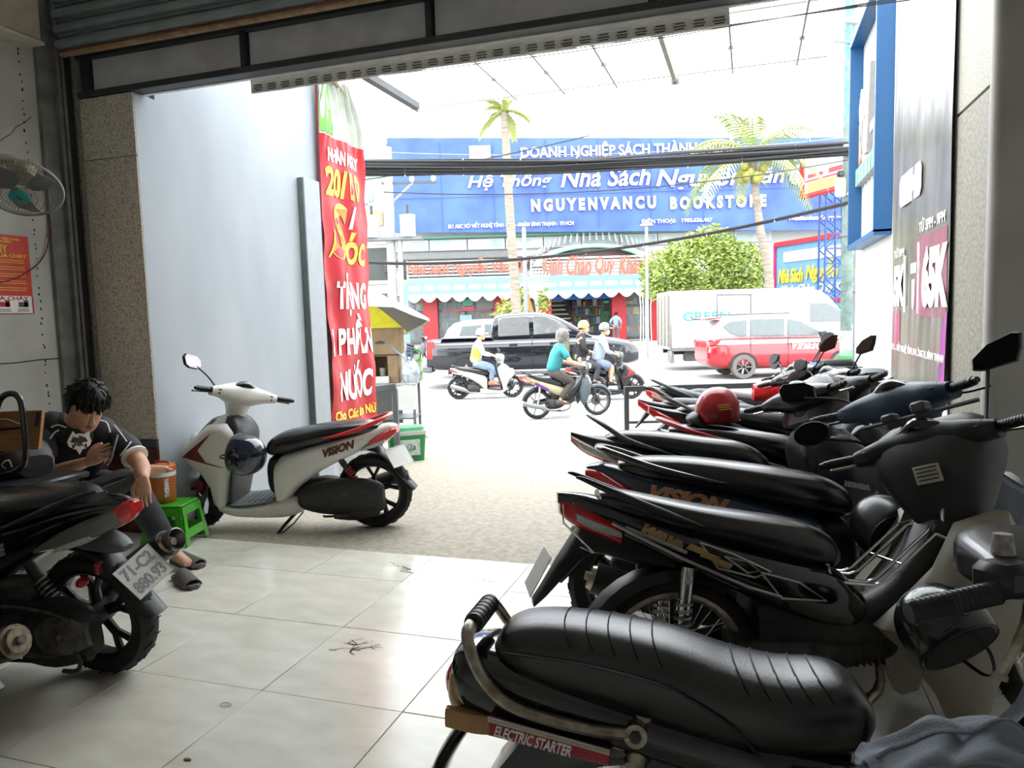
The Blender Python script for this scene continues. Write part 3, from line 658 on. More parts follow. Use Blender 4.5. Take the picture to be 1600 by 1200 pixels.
    if o.get('rail', True):
        for s in (-1, 1):
            MB().tube([(.08, .135*s, .745), (-.05, .135*s, .80), (-.17, .115*s, .855), (-.27, .09*s, .905), (-.30, .085*s, .915)], [.006, .018, .020, .012, .004], 10, 4, flat=.7).build('grab_wing', o.get('rail_mat', BLACKP), root)
    for t_ in o.get('texts', []): label_plane(root, 'lettering', *t_)
    if o.get('handlebar', True): handlebar_set(root, o, .95, .97, M, o.get('cowl', B), o.get('has_cowl', True), o.get('bar', False))
    if o.get('has_cowl', True) and o.get('handlebar', True):
        hl = MB().hull([(-.10, .93, 1.0, .03, 1.05), (0, .90, 1.02, .045, 1.075), (.10, .93, 1.0, .03, 1.05)], 'y', 12, 2.3); hl.xf(M); hl.build('headlight', LENSC, root)
    return root
# ================================================================ PEOPLE
SKIN = mat('skin', (.60, .34, .225), .5, var=.08, scale=30)
HAIR = mat('black_hair', (.006, .005, .005), .42, bump=.5, bscale=90, stretch=(1, 1, .2), spec=.25)
LIP = mat('lips', (.36, .14, .11), .5); EYEW = mat('eye_white', (.7, .68, .65), .3); EYED = mat('eye_dark', (.02, .015, .01), .2)
def skin_geo(mb, V, E, sub=2, root=0):
    """a continuous body grown over a skeleton: V = [(pos, radius)], E = index pairs"""
    me = bpy.data.meshes.new('sk'); me.from_pydata([tuple(p) for p, _ in V], E, [])
    o = bpy.data.objects.new('sk', me); COL.objects.link(o)
    md = o.modifiers.new('s', 'SKIN'); md.use_smooth_shade = True; md.branch_smoothing = .6
    for i, (p, r) in enumerate(V):
        k = me.skin_vertices[0].data[i]; k.radius = r if hasattr(r, '__len__') else (r, r); k.use_root = i == root
    sd_ = o.modifiers.new('d', 'SUBSURF'); sd_.levels = sub; sd_.render_levels = sub
    dg = bpy.context.evaluated_depsgraph_get(); e = bpy.data.meshes.new_from_object(o.evaluated_get(dg))
    mb.add([v.co[:] for v in e.vertices], [tuple(p.vertices) for p in e.polygons])
    bpy.data.objects.remove(o); bpy.data.meshes.remove(me); bpy.data.meshes.remove(e)
def basis(x, z):
    x = Vector(x).normalized(); y = Vector(z).cross(x).normalized(); z = x.cross(y)
    return Matrix((x, y, z)).transposed().to_4x4()
def hand(mb, wrist, d, back, curl=.5, k=1.0, thumb=1):
    a0 = len(mb.v)
    mb.hull([(-.02, -.02, .02, .025), (.02, -.018, .018, .034), (.06, -.016, .015, .041), (.088, -.012, .012, .038)], 'x', 12, 2.5, 2)
    for i, (y, L) in enumerate(((.031, .066), (.011, .075), (-.010, .070), (-.030, .054))):
        a = curl*(.55+.12*i); p = Vector((.08, y*thumb, 0)); P_ = [tuple(p)]
        for j, f in enumerate((.45, .32, .23)):
            a += curl*.45 if j else 0; p = p+Vector((cos(a), 0, -sin(a)))*L*f; P_.append(tuple(p))
        mb.tube(P_, [.0092, .0088, .0078, .0058], 8, 2)
    mb.tube([(.005, .028*thumb, -.004), (.035, .052*thumb, -.012), (.062, .060*thumb, -.024), (.083, .058*thumb, -.034)], [.014, .0115, .010, .007], 8, 2)
    mb.xf(Matrix.Translation(wrist) @ basis(d, back) @ Matrix.Scale(k, 4), a0)
def head_geo(mb, c, fwd, up, k=1.0):
    """head with eyes, nose, mouth and ears, centred on c"""
    a0 = len(mb.v); mb.use(SKIN)
    mb.hull([(-.125, -.02, .085, .03), (-.105, -.05, .098, .048), (-.07, -.075, .100, .062), (-.03, -.088, .098, .071), (.01, -.098, .096, .076), (.05, -.098, .092, .076), (.085, -.085, .078, .066), (.11, -.055, .05, .045), (.122, -.02, .02, .015)], 'z', 20, 2.2, 2)
    mb.hull([(-.048, .085, .118, .017), (-.035, .085, .123, .016), (-.01, .085, .108, .010), (.012, .085, .100, .008)], 'z', 10, 2, 2)
    for s in (-1, 1):
        mb.hull([(-.04, -.012, .01, .008, .074*s), (-.02, -.018, .014, .011, .079*s), (.005, -.022, .018, .012, .082*s), (.022, -.016, .012, .008, .08*s)], 'z', 8, 2, 2)
        mb.use(EYEW).ell((.090, .031*s, .012), (.009, .014, .007), 10, 6); mb.use(EYED).ell((.0955, .031*s, .012), (.005, .006, .006), 8, 6)
        mb.use(HAIR).tube([(.097, .013*s, .032), (.100, .03*s, .038), (.091, .05*s, .032)], .004, 5, 3); mb.use(SKIN)
        mb.tube([(.099, .016*s, .02), (.100, .031*s, .0215), (.093, .046*s, .018)], .004, 5, 3)
    mb.use(LIP).tube([(.088, -.024, -.066), (.102, -.008, -.063), (.104, 0, -.065), (.102, .008, -.063), (.088, .024, -.066)], .0055, 6, 2)
    mb.tube([(.088, -.02, -.073), (.101, 0, -.075), (.088, .02, -.073)], .006, 6, 2); mb.use(SKIN)
    mb.xf(Matrix.Translation(c) @ basis(fwd, up) @ Matrix.Scale(k, 4), a0)
def hair_geo(c, fwd, up, k=1.0, fringe=True, seedv=1):
    mb = MB(); r = random.Random(seedv)
    mb.hull([(-.05, -.112, -.03, .060), (-.01, -.112, .02, .078), (.03, -.114, .07, .087), (.06, -.112, .103, .089), (.09, -.10, .098, .079), (.118, -.068, .068, .056), (.134, -.03, .03, .022)], 'z', 20, 2.2, 2)
    for i in range(46):
        y = r.uniform(-.08, .08); x = r.uniform(.06, .10)*(1-.35*abs(y)/.08)
        if fringe: mb.tube([(x-.04, y*.7, .115-abs(y)*.4), (x+.012, y*.95, .085), (x+.022, y*1.05, .035+r.uniform(-.012, .02))], [.012, .012, .002], 5, 2)
    for i in range(24):
        a = r.uniform(pi*.45, pi*1.55); mb.tube([(cos(a)*.085, sin(a)*.07, .09), (cos(a)*.112, sin(a)*.09, .03), (cos(a)*.105, sin(a)*.083, -.04+r.uniform(-.02, .02))], [.014, .014, .003], 5, 2)
    for i in range(70):
        a = r.uniform(0, 2*pi); e = r.uniform(.15, 1.35); d = Vector((cos(a)*cos(e), sin(a)*cos(e), sin(e))); p = Vector((d.x*.100-.005, d.y*.084, .03+d.z*.098)); q = p+d*.012+Vector((.022*cos(a), .02*sin(a), -.012))
        mb.tube([p-d*.01, p+d*.009, q], [.013, .010, .002], 5, 2)
    return mb.xf(Matrix.Translation(c) @ basis(fwd, up) @ Matrix.Scale(k, 4))
def person(label, J, fwd, hfwd, shirt, trousers, hand_spec, loc=None, group=None, sleeve=.6, trouser_len=1.0, hair=True, bulk=1.0, hup=(0, 0, 1), shoes=None, seedv=1, rz=0.0, parent=None, barefoot=('L', 'R'), headk=1.0, hood=False):
    """J: joints (world or local to loc). One continuous body; shirt, trousers, hair and shoes are its children."""
    t = thing('person', label, 'person', loc or (0, 0, 0), rz, group)
    V_ = {k: Vector(v) for k, v in J.items()}; b = bulk
    P_, C_, N_, Hd = V_['pelvis'], V_['chest'], V_['neck'], V_['head']
    mid = P_.lerp(C_, .5)
    names = [('pelvis', P_, .09*b), ('mid', mid, .11*b), ('chest', C_, .14*b), ('neck0', N_, .075), ('neck1', N_.lerp(Hd, .55), .052)]
    E = [(0, 1), (1, 2), (2, 3), (3, 4)]; ix = {n: i for i, (n, _, _) in enumerate(names)}
    def chain(a, lst):
        p = ix[a]
        for n, q, r in lst: ix[n] = len(names); names.append((n, q, r)); E.append((p, ix[n])); p = ix[n]
    for s in 'LR':
        chain('chest', [('sh'+s, V_['sh'+s], .066*b), ('um'+s, V_['sh'+s].lerp(V_['el'+s], .5), .050*b), ('el'+s, V_['el'+s], .040*b), ('fm'+s, V_['el'+s].lerp(V_['wr'+s], .35), .041*b), ('wr'+s, V_['wr'+s], .026)])
        chain('pelvis', [('hip'+s, V_['hip'+s], .07*b), ('th'+s, V_['hip'+s].lerp(V_['kn'+s], .5), .068*b), ('kn'+s, V_['kn'+s], .058*b), ('cf'+s, V_['kn'+s].lerp(V_['an'+s], .35), .055*b), ('an'+s, V_['an'+s], .036)])
        d = (V_['toe'+s]-V_['an'+s])
        chain('an'+s, [('ft'+s, V_['an'+s]+d*.45, (.038, .03)), ('toe'+s, V_['an'+s]+d*.92, (.036, .016))])
    mb = MB().use(SKIN); skin_geo(mb, [(p, r) for _, p, r in names], E)
    for s in 'LR':
        if s in hand_spec: d, back, curl, th = hand_spec[s]; hand(mb, V_['wr'+s], d, back, curl, 1.0, th)
        if s in barefoot:
            d = (V_['toe'+s]-V_['an'+s]).normalized(); sd_ = d.cross(Vector((0, 0, 1))).normalized()
            for i in range(5):
                q = V_['toe'+s]-d*.03+sd_*(.03-.015*i)*(1 if s == 'R' else -1); mb.tube([q, q+d*(.03-.004*i)], [.012-.001*i, .008-.0008*i], 6)
    head_geo(mb, Hd, hfwd, hup, headk); body = mb.build('body', None, t, ang=180)
    sk = MB(); SV = [(P_-(C_-P_)*.12, .172*b), (P_.lerp(C_, .45), .160*b), (C_, .168*b), (N_.lerp(C_, .25), .105*b)]; SE = [(0, 1), (1, 2), (2, 3)]
    for s in 'LR': SV.append((N_.lerp(V_['sh'+s], .62)-(N_-C_)*.08, .085*b)); SE.append((3, len(SV)-1))
    for s in 'LR':
        e = V_['sh'+s].lerp(V_['el'+s], sleeve if sleeve < 1 else 1); n0 = len(SV)
        SV += [(V_['sh'+s], .083*b), (V_['sh'+s].lerp(e, .55), .072*b), (e, .066*b if sleeve < 1 else .052*b)]; SE += [(2, n0), (n0, n0+1), (n0+1, n0+2)]
        if sleeve > 1: SV += [(V_['el'+s].lerp(V_['wr'+s], .9), .04*b)]; SE += [(n0+2, n0+3)]
    skin_geo(sk, SV, SE)
    for s in 'LR':
        for f_, r_ in ((.30, .074), (.60, .082)): sk.ell(N_.lerp(V_['sh'+s], f_)-(N_-C_)*.06, (r_*b,)*3, 14, 10)
    sh_ = sk.build('shirt', shirt, t, ang=180)
    tr = MB(); TV = [(P_+(mid-P_)*.6, .15*b), (P_, .16*b)]; TE = [(0, 1)]
    for s in 'LR':
        n0 = len(TV); TV += [(V_['hip'+s], .125*b), (V_['hip'+s].lerp(V_['kn'+s], .5), .104*b), (V_['kn'+s], .080*b)]; TE += [(1, n0), (n0, n0+1), (n0+1, n0+2)]
        if trouser_len > .5: TV += [(V_['kn'+s].lerp(V_['an'+s], .45), .068*b), (V_['kn'+s].lerp(V_['an'+s], .92*trouser_len), .056*b)]; TE += [(n0+2, n0+3), (n0+3, n0+4)]
    skin_geo(tr, TV, TE, root=1); tr.build('trousers', trousers, t, ang=180)
    if hair: hair_geo(Hd, hfwd, hup, headk*1.0, seedv=seedv).build('hair', HAIR, t)
    if shoes:
        for s in 'LR':
            a, z = V_['an'+s], V_['toe'+s]; d = z-a; d.z = 0; L = d.length; d.normalize()
            q = MB(); q.hull([(-.07, -.045, .02, .03), (-.04, -.055, .05, .038), (.03, -.055, .045, .042), (.10, -.055, .0, .046), (L+.01, -.055, -.015, .042), (L+.04, -.05, -.03, .025)], 'x', 12, 2.6)
            q.xf(Matrix.Translation(Vector((a.x, a.y, min(a.z, z.z+.035)))) @ basis(d, (0, 0, 1))); q.build('shoe', shoes, t)
    return t, sh_, body
# ---------------------------------------------------------------- the seated man with his phone
BLKF = mat('black_jersey', (.017, .017, .021), .7, var=.25, scale=14, bump=.3, bscale=14)
TROU = mat('charcoal_trousers', (.030, .030, .036), .75, var=.2, scale=10, bump=.3, bscale=16)
fw = Vector((.82, -.57, 0)); lf = Vector((.57, .82, 0))
J = dict(head=at(136, 632, 4.0), neck=at(112, 664, 4.12), chest=at(122, 700, 4.17), pelvis=at(95, 768, 4.36))
J['shL'] = at(182, 678, 4.25); J['elL'] = at(222, 728, 4.08); J['wrL'] = at(224, 750, 3.93)
J['shR'] = at(62, 668, 4.06); J['elR'] = at(72, 745, 3.86); J['wrR'] = at(140, 720, 3.74)
J['hipL'] = J['pelvis']+lf*.10; J['hipR'] = J['pelvis']-lf*.10
J['knL'] = at(208, 765, 4.12); J['anL'] = at(268, 862, 4.17); J['toeL'] = at(300, 885, 4.14)
J['knR'] = at(140, 778, 3.93); J['anR'] = at(222, 735, 4.06); J['toeR'] = at(268, 733, 4.14)
bp_ = (at(165, 705, 3.72)-at(140, 720, 3.74))
man, shirt, body = person('man in black jersey bent over his phone, sitting by the granite pillar', J, fw, (.72, -.35, -.62), BLKF, TROU,
    {'R': (at(165, 704, 3.70)-at(140, 720, 3.74), (.3, -.9, .25), .55, 1), 'L': (at(224, 775, 3.90)-at(224, 750, 3.93), (.5, -.85, .1), .5, -1)}, sleeve=.72, hup=(.62, -.25, .75), seedv=4, bulk=1.16, headk=1.06)
# white stripes and a round crest on the jersey
def crest(parent, c, n, up):
    Mx = Matrix.Translation(c) @ basis(n, up)
    q = MB().use(WHT); q.plate([(cos(a)*.058, sin(a)*.045) for a in [2*pi*i/12 for i in range(12)]], 0, .003, 'x')
    q.plate([(-.02, -.03), (.02, -.03), (.0, -.072)], 0, .003, 'x'); q.plate([(-.05, .02), (-.01, .03), (-.03, .06)], 0, .003, 'x'); q.plate([(.05, .01), (.015, .035), (.05, .055)], 0, .003, 'x')
    q.use(BLKT); q.plate([(-.042, .0), (-.03, .03), (-.005, .02), (.0, .035), (.03, .02), (.04, .0), (.03, -.004), (-.03, -.004)], .003, .004, 'x')
    for y in (-.03, .03): q.plate([(y-.006, -.035), (y+.006, -.035), (y+.004, -.012), (y-.004, -.012)], .003, .004, 'x')
    q.xf(Mx); o = q.build('crest', None, parent)
    text('crest_letters', 'HK', .032, BLKT, o, mtx=Mx @ Matrix(((0, 0, 1, .0045), (1, 0, 0, 0), (0, 1, 0, -.012), (0, 0, 0, 1))), bold=.002)
toCam = Vector((0, 0, CAMH))
cpt = at(124, 690, 3.93); crest(shirt, cpt, (Vector((-.2, .0, 1.2))-cpt).normalized()*1.0+Vector((.35, 0, -.1)), (.1, 0, 1))
from mathutils.bvhtree import BVHTree
bvh = BVHTree.FromPolygons([v.co[:] for v in shirt.data.vertices], [tuple(p.vertices) for p in shirt.data.polygons])
for line in (((80, 668), (90, 664), (104, 668)), ((150, 656), (166, 660), (172, 676)), ((178, 664), (188, 676), (198, 690)), ((78, 686), (85, 676), (92, 672)), ((205, 690), (196, 702), (188, 712))):
    pts = []
    for k in range(9):
        p = catmull(line, 4)[k]; d = (at(p[0], p[1], 4)-toCam).normalized(); h_ = bvh.ray_cast(toCam, d)
        if h_[0] is not None: pts.append(h_[0]-d*.001)
    if len(pts) > 3: MB().tube(pts, .0045, 5).build('stripe', WHT, shirt)
bt = MB(); e = J['shL'].lerp(J['elL'], .70); d = (J['elL']-J['shL']).normalized()
bt.tube([e, e+d*.012], .074, 16); bt.build('cuff_band', WHT, shirt)
base = Vector((J['pelvis'].x, J['pelvis'].y, 0)); man.location = base
for c in man.children:
    c.data.transform(Matrix.Translation(-base))
    for g in c.children_recursive:
        if g.matrix_basis == Matrix.Identity(4): g.data.transform(Matrix.Translation(-base))
        else: g.matrix_basis = Matrix.Translation(-base) @ g.matrix_basis
ph = thing('smartphone', 'grey smartphone held in the seated man\'s hand', 'phone', at(176, 703, 3.70)); ph.rotation_euler = (radians(65), radians(-32), radians(-25))
MB().box((0, 0, 0), (.075, .15, .009), .003).build('case', mat('grey_phone_case', (.16, .16, .17), .35), ph)
MB().box((0, 0, .0052), (.068, .142, .001)).build('screen', BLACKG, ph)
MB().box((.018, .052, -.006), (.028, .03, .004), .001).build('camera_bump', BLACKP, ph)
# ---------------------------------------------------------------- things around him
ch = thing('low_chair', 'low dark chair under the seated man', 'chair', (J['pelvis'].x, J['pelvis'].y, 0), radians(-35))
zs = J['pelvis'].z-.155
MB().box((0, 0, zs), (.40, .40, .035), .01).build('seat', MAROON, ch)
for a in (-1, 1):
    for b in (-1, 1): MB().tube([(a*.17, b*.17, zs), (a*.19, b*.19, 0)], .014, 8).build('leg', BLACKP, ch)
GREENP = mat('green_plastic', (.06, .42, .015), .35, var=.06)
def stool(label, loc, rz):
    s = thing('plastic_stool', label, 'stool', loc, rz); h, a, b = .265, .115, .150
    MB().box((0, 0, h-.008), (a*2, a*2, .016), .006).box((0, 0, h-.03), (a*2+.006, a*2+.006, .03), .004).build('seat', GREENP, s)
    for i in range(4):
        q = MB()
        # one leg-frame side with an opening, leaning outward
        o = [(-a, h-.03), (a, h-.03), (b, 0), (b-.035, 0), (b-.045, .05), (-(b-.045), .05), (-(b-.035), 0), (-b, 0)]
        outer = [(-a, h-.02), (a, h-.02), (b, 0), (b-.04, 0), (b-.045, .055), (-(b-.045), .055), (-(b-.04), 0), (-b, 0)]
        f = MB()
        def bar(p, q2, t=.014):
            f.tube([(p[0], -a-(b-a)*(h-p[1])/h, p[1]), (q2[0], -a-(b-a)*(h-q2[1])/h, q2[1])], t, 6, flat=.55)
        f.plate([(-a, h-.015), (a, h-.015), (a+.007, h-.065), (-a-.007, h-.065)], -a-.006, -a+.004, 'y')
        for s_ in (-1, 1): f.plate([(s_*a, h-.06), (s_*(a-.036), h-.06), (s_*(b-.045), .0), (s_*b, 0)], -a-.008, -a+.004, 'y')
        f.plate([(-b+.05, .105), (b-.05, .105), (b-.045, .05), (-b+.045, .05)], -a-.007, -a+.003, 'y')
        for k in range(len(f.v)):
            x, y, z = f.v[k]; f.v[k] = (x, y-(b-a)*(h-z)/h, z)
        f.xf(Matrix.Rotation(i*pi/2, 4, 'Z')); f.build('side_panel', GREENP, s)
    return s
stool('small bright green plastic stool holding the orange jug', (-3.60, 3.80, 0), radians(14))
jg = thing('thermal_jug', 'orange insulated jug with white band on the green stool', 'jug', (-3.66, 3.79, .265), radians(8))
ORJ = mat('orange_jug_plastic', (.60, .16, .035), .45, var=.06)
MB().lathe([(.001, 0), (.070, 0), (.076, .008), (.080, .21), (.001, .21)], n=28).build('body', ORJ, jg)
MB().lathe([(.0795, .175), (.0825, .176), (.083, .20), (.0805, .202), (.0795, .175)], n=28).build('band', WHT, jg)
MB().lathe([(.081, .205), (.085, .207), (.085, .238), (.078, .246), (.03, .250), (.001, .25)], n=28).build('lid', ORJ, jg)
MB().tube([(-.05, 0, .245), (-.045, 0, .265), (.045, 0, .265), (.05, 0, .245)], .007, 8).build('carry_handle', mat('dark_orange_plastic', (.35, .06, .02), .5), jg)
text('lettering', 'THERMAL', .035, WHT, jg, mtx=Matrix.Translation((.062, -.0525, .105)) @ Matrix.Rotation(radians(50), 4, 'Z') @ Matrix.Rotation(pi/2, 4, 'X') @ Matrix.Rotation(pi/2, 4, 'Z'), width=.13, bold=.002)
SLIP = mat('grey_foam_slipper', (.115, .105, .10), .8, bump=.1)
def slipper(label, loc, rz):
    s = thing('slipper', label, 'slipper', loc, rz)
    MB().hull([(-.13, 0, .022, .020), (-.11, 0, .032, .036), (-.03, 0, .03, .038), (.05, 0, .028, .046), (.11, 0, .026, .044), (.14, 0, .024, .022)], 'x', 14, 3).build('sole', SLIP, s)
    mb = MB(); rings = []
    for i in range(7):
        x = -.035+.025*i; h = .085-.006*i; w_ = .050; q = []
        for k in range(9):
            a = pi*k/8; q.append((x, cos(a)*w_, .012+sin(a)*h*.8))
        for k in range(9):
            a = pi-pi*k/8; q.append((x, cos(a)*(w_-.006), .012+sin(a)*(h*.8-.007)))
        rings.append(q)
    mb.skin(rings); mb.build('strap', SLIP, s); return s
slipper('grey foam slide slipper on the seated man\'s foot', (-3.17, 3.42, 0), radians(-12))
slipper('empty grey foam slide slipper beside the black scooter\'s number plate', (-2.95, 3.16, 0), radians(-28))
# stack chair with a wooden board and a bent black tube, black bag on it
wc = thing('tube_chair', 'bent black tube chair with a varnished wooden backboard', 'chair', at(20, 735, 3.35)*1.0); wc.location.z = 0
c0 = wc.location.copy(); Rw = Matrix.Rotation(radians(-12), 4, 'Z')
def loc_(px, py, v=3.35): return at(px, py, v)-c0
VARN = mat('varnished_wood', (.36, .16, .055), .35, col2=(.48, .24, .09), scale=9, detail=6, stretch=(1, 1, 8))
bx = MB(); a, b, c, d = loc_(-40, 645), loc_(66, 641), loc_(60, 702), loc_(-45, 708); n_ = Vector((-.25, .95, 0))*.02
bx.skin([[a, b, c, d][::-1], [a+n_, b+n_, c+n_, d+n_][::-1]]); bx.build('backboard', VARN, wc)
for p_, q_ in (((-40, 674), (38, 668)), ((61, 643), (58, 666))):
    MB().tube([loc_(*p_, 3.345), loc_(*q_, 3.345)], .007 if p_[0] < 0 else .010, 6).build('board_clip', BLACKP, wc)
MB().tube([loc_(-8, 735, 3.36), loc_(-8, 665, 3.33), loc_(-2, 628, 3.3), loc_(14, 615, 3.3), loc_(30, 622, 3.3), loc_(36, 650, 3.3), loc_(40, 715, 3.3), loc_(30, 733, 3.3), loc_(8, 742, 3.31), loc_(-30, 746, 3.33)], .014, 10, 4).build('tube_frame', BLACKG, wc)
zs = loc_(0, 760).z
MB().box((-.08, .12, zs), (.42, .36, .03), .01).build('seat', BLACKP, wc)
for x in (-.26, .1):
    for y in (-.02, .27): MB().tube([(x, y, zs), (x, y, 0)], .012, 8).build('leg', BLACKG, wc)
MB().tube([loc_(-30, 655, 3.34), loc_(10, 655, 3.33), loc_(30, 662, 3.3), loc_(40, 660, 3.3)], .0022, 5, 3).build('cable_tie', WHT, wc)
bagp = at(20, 752, 3.60)
bg_ = thing('backpack', 'black fabric backpack slumped on the tube chair', 'bag', (bagp.x, bagp.y, c0.z+zs+.015), radians(-10))
MB().hull([(-.24, 0, .12, .08), (-.18, 0, .17, .12), (0, 0, .19, .13), (.14, 0, .165, .12), (.22, 0, .10, .08)], 'x', 16, 2.8).build('bag_body', mat('black_nylon', (.02, .02, .023), .6, bump=.5, bscale=18), bg_)
MB().tube([(-.15, -.1, .16), (-.05, -.15, .12), (.08, -.15, .10), (.16, -.09, .13)], .012, 6, 4, flat=.4).build('strap', BLACKP, bg_)
MB().tube([(.17, -.11, .05), (.19, -.14, .08), (.215, -.12, .10), (.2, -.1, .06)], .003, 5, 3).build('white_loop', WHT, bg_)
# ---------------------------------------------------------------- on the left wall
fan = thing('wall_fan', 'grimy wall fan in a round wire cage with a turquoise hub badge', 'fan', (-4.055, 3.29, 2.24))
ax = basis((.36, -.5, -.78), (0, 0, 1))   # x = blowing direction
CAGE = mat('grimy_wire', (.16, .155, .14), .4, .7)
cg = MB()
for i in range(72):
    a = 2*pi*i/72; cg.tube([(.075*(1-.0), cos(a)*.05, sin(a)*.05), (.070, cos(a)*.12, sin(a)*.12), (.035, cos(a)*.19, sin(a)*.19), (0, cos(a)*.212, sin(a)*.212), (-.05, cos(a)*.17, sin(a)*.17), (-.07, cos(a)*.06, sin(a)*.06)], .0011, 4)
for r_2, x in ((.09, .073), (.13, .067), (.165, .052), (.19, .035)): cg.tube([(x, cos(a)*r_2, sin(a)*r_2) for a in [2*pi*i/40 for i in range(40)]], .0014, 4, closed=True)
cg.xf(ax); cg_ = tag(cg.build('cage', CAGE, fan), kind='stuff')
rg = MB().tube([(0, cos(a)*.214, sin(a)*.214) for a in [2*pi*i/48 for i in range(48)]], .007, 8, closed=True); rg.xf(ax); rg.build('cage_rim', mat('pale_grey_plastic', (.42, .44, .43), .4), fan)
bd = MB().lathe([(.001, .072), (.052, .072), (.054, .077), (.046, .083), (.001, .084)], axis='x', n=24); bd.xf(ax); bd = bd.build('hub_badge', mat('turquoise_plastic', (.02, .30, .29), .35), fan)
bd2 = MB().box((.0845, 0, 0), (.001, .008, .035)); bd2.xf(ax @ Matrix.Rotation(.5, 4, 'X')); bd2.build('badge_mark', BLKT, bd)
for i in range(3):
    b_ = MB(); rings = []
    for j in range(6):
        r0_ = .03+.03*j; sw = .5*j/5; w0 = .035+.05*sin(pi*min(1, j/4)*.6)
        q = []
        for e_, t_ in ((-1, .004), (0, .005), (1, .004), (1, -.004), (0, -.003), (-1, -.004)):
            a = 2*pi*i/3+sw+e_*w0/max(r0_, .06)*.8; q.append((e_*.022+t_*.3, cos(a)*r0_, sin(a)*r0_))
        rings.append(q)
    b_.skin(rings); b_.xf(ax); b_.build('blade', mat('grey_fan_blade', (.20, .20, .20), .4), fan)
mo = MB().lathe([(.001, -.20), (.05, -.19), (.062, -.15), (.062, -.08), (.03, -.06), (.001, -.06)], axis='x', n=20); mo.xf(ax); mo.build('motor_housing', CREAM, fan)
mo = MB().tube([(-.07, .02, .10), (-.1, .03, .17), (-.25, .05, .19), (-.36, .06, .17)], [.03, .035, .03, .03], 12, 3).tube([(-.07, .02, .15), (-.045, .0, .165)], .010, 8); mo.build('wall_bracket', CREAM, fan)
po = thing('safety_notice', 'red fire safety notice with yellow lines, stuck to the left wall', 'poster', (LX+.003, 3.19, 1.755))
def wl_txt(nm, body, size, m_, y, z, width=None, par=None, bold=.001): return text(nm, body, size, m_, par, mtx=Matrix(((0, 0, 1, .0025), (1, 0, 0, y), (0, 1, 0, z), (0, 0, 0, 1))), width=width, bold=bold, depth=.0003)
MB().box((0, 0, 0), (.003, .62, .475), 0).build('sheet', mat('red_poster', (.66, .05, .03), .4, var=.08), po)
MB().box((.0008, 0, -.185), (.003, .60, .105), 0).build('white_strip', WHT, po)
YT = mat('yellow_text', (.85, .55, .05), .5)
wl_txt('heading', 'NỘI QUY', .065, YT, 0.06, .155, .22, po, .002); wl_txt('subheading', 'PHÒNG CHÁY VÀ CHỮA CHÁY', .03, YT, 0, .115, .58, po)
wl_txt('small_heading', 'CỘNG HÒA XÃ HỘI CHỦ NGHĨA VIỆT NAM', .014, YT, 0.0, .212, .5, po); wl_txt('small_heading', 'ĐỘC LẬP - TỰ DO - HẠNH PHÚC', .013, YT, 0.0, .195, .4, po)
ln = MB()
for i in range(15):
    if i % 3 != 2: ln.box((.0018, .0+.02*(i % 2), .085-.014*i), (.001, .55-.05*(i % 2), .0045))
tag(ln.build('text_lines', YT, po), kind='stuff')
wl_txt('strip_heading', 'TIÊU LỆNH CHỮA CHÁY', .03, LENSR, 0, -.146, .56, po)
for i, c_ in enumerate((YEL, ORG, YEL, REDB, GREYP)):
    MB().box((.002, -.24+.12*i, -.185), (.002, .06, .03)).box((.002, -.22+.12*i, -.178), (.002, .03, .04)).build('pictogram', c_, po)
    MB().box((.002, -.24+.12*i, -.215), (.002, .07, .004)).box((.002, -.24+.12*i, -.225), (.002, .08, .004)).build('caption', BLKT, po)
MB().box((.0, 0, -.2385), (.0035, .62, .006)).box((0, .308, -.19), (.0035, .006, .1)).build('border', REDB, po)
eb = thing('trunking_box', 'cream plastic trunk box high on the left wall', 'electrical box', (LX, 3.38, 3.42))
MB().box((.075, 0, 0), (.15, .42, .50), .008).build('cover', CREAM, eb); MB().box((.08, 0, -.253), (.17, .44, .02), .004).build('base_lip', mat('pale_cream', (.6, .57, .48), .5), eb)
MB().tube([(.09, .205, .16), (.09, .225, .16)], .008, 8).build('screw', ALU, eb)
cb = [(LX+.012, 3.72, 2.62), (LX+.012, 3.70, 2.3), (LX+.02, 3.66, 2.1), (LX+.02, 3.60, 1.9), (LX+.02, 3.48, 1.78), (LX+.02, 3.28, 1.70), (LX+.02, 3.0, 1.69)]
tag(MB().tube(cb, .004, 6, 5).build('red_cable', mat('dark_red_cable', (.18, .012, .02), .5)), 'thin dark red cable drooping across the left wall and notice', 'cable')
# ---------------------------------------------------------------- yard, left side
dl = thing('metal_sheet', 'tall pale grey sheet metal panel with a dark edge against the blue-grey wall', 'panel', (-3.752, 5.83, 0))
MB().box((.0, 0, 1.32), (.05, .25, 2.72), .004).build('sheet', mat('pale_grey_sheet', (.36, .39, .43), .5, var=.04), dl)
MB().box((.0, -.135, 1.32), (.06, .02, 2.72), .004).build('edge_seal', mat('dark_seal', (.09, .11, .11), .6), dl)
bn = thing('red_banner', 'tall wrinkled red vinyl banner with white lettering hung at the yard entrance', 'banner', (-3.735, 6.42, 0))
def cloth(x0, x1, z0, z1, nx, nz, f):
    mb = MB(); g = [[(x0+(x1-x0)*i/nx, z0+(z1-z0)*j/nz) for i in range(nx+1)] for j in range(nz+1)]
    v = [f(a, b) for r in g for a, b in r]; o = len(v); v2 = [(p[0]-.003, p[1], p[2]) for p in v]; W = nx+1
    mb.add(v, [(j*W+i, j*W+i+1, (j+1)*W+i+1, (j+1)*W+i) for j in range(nz) for i in range(nx)])
    mb.add(v2, [((j+1)*W+i, (j+1)*W+i+1, j*W+i+1, j*W+i) for j in range(nz) for i in range(nx)]); return mb
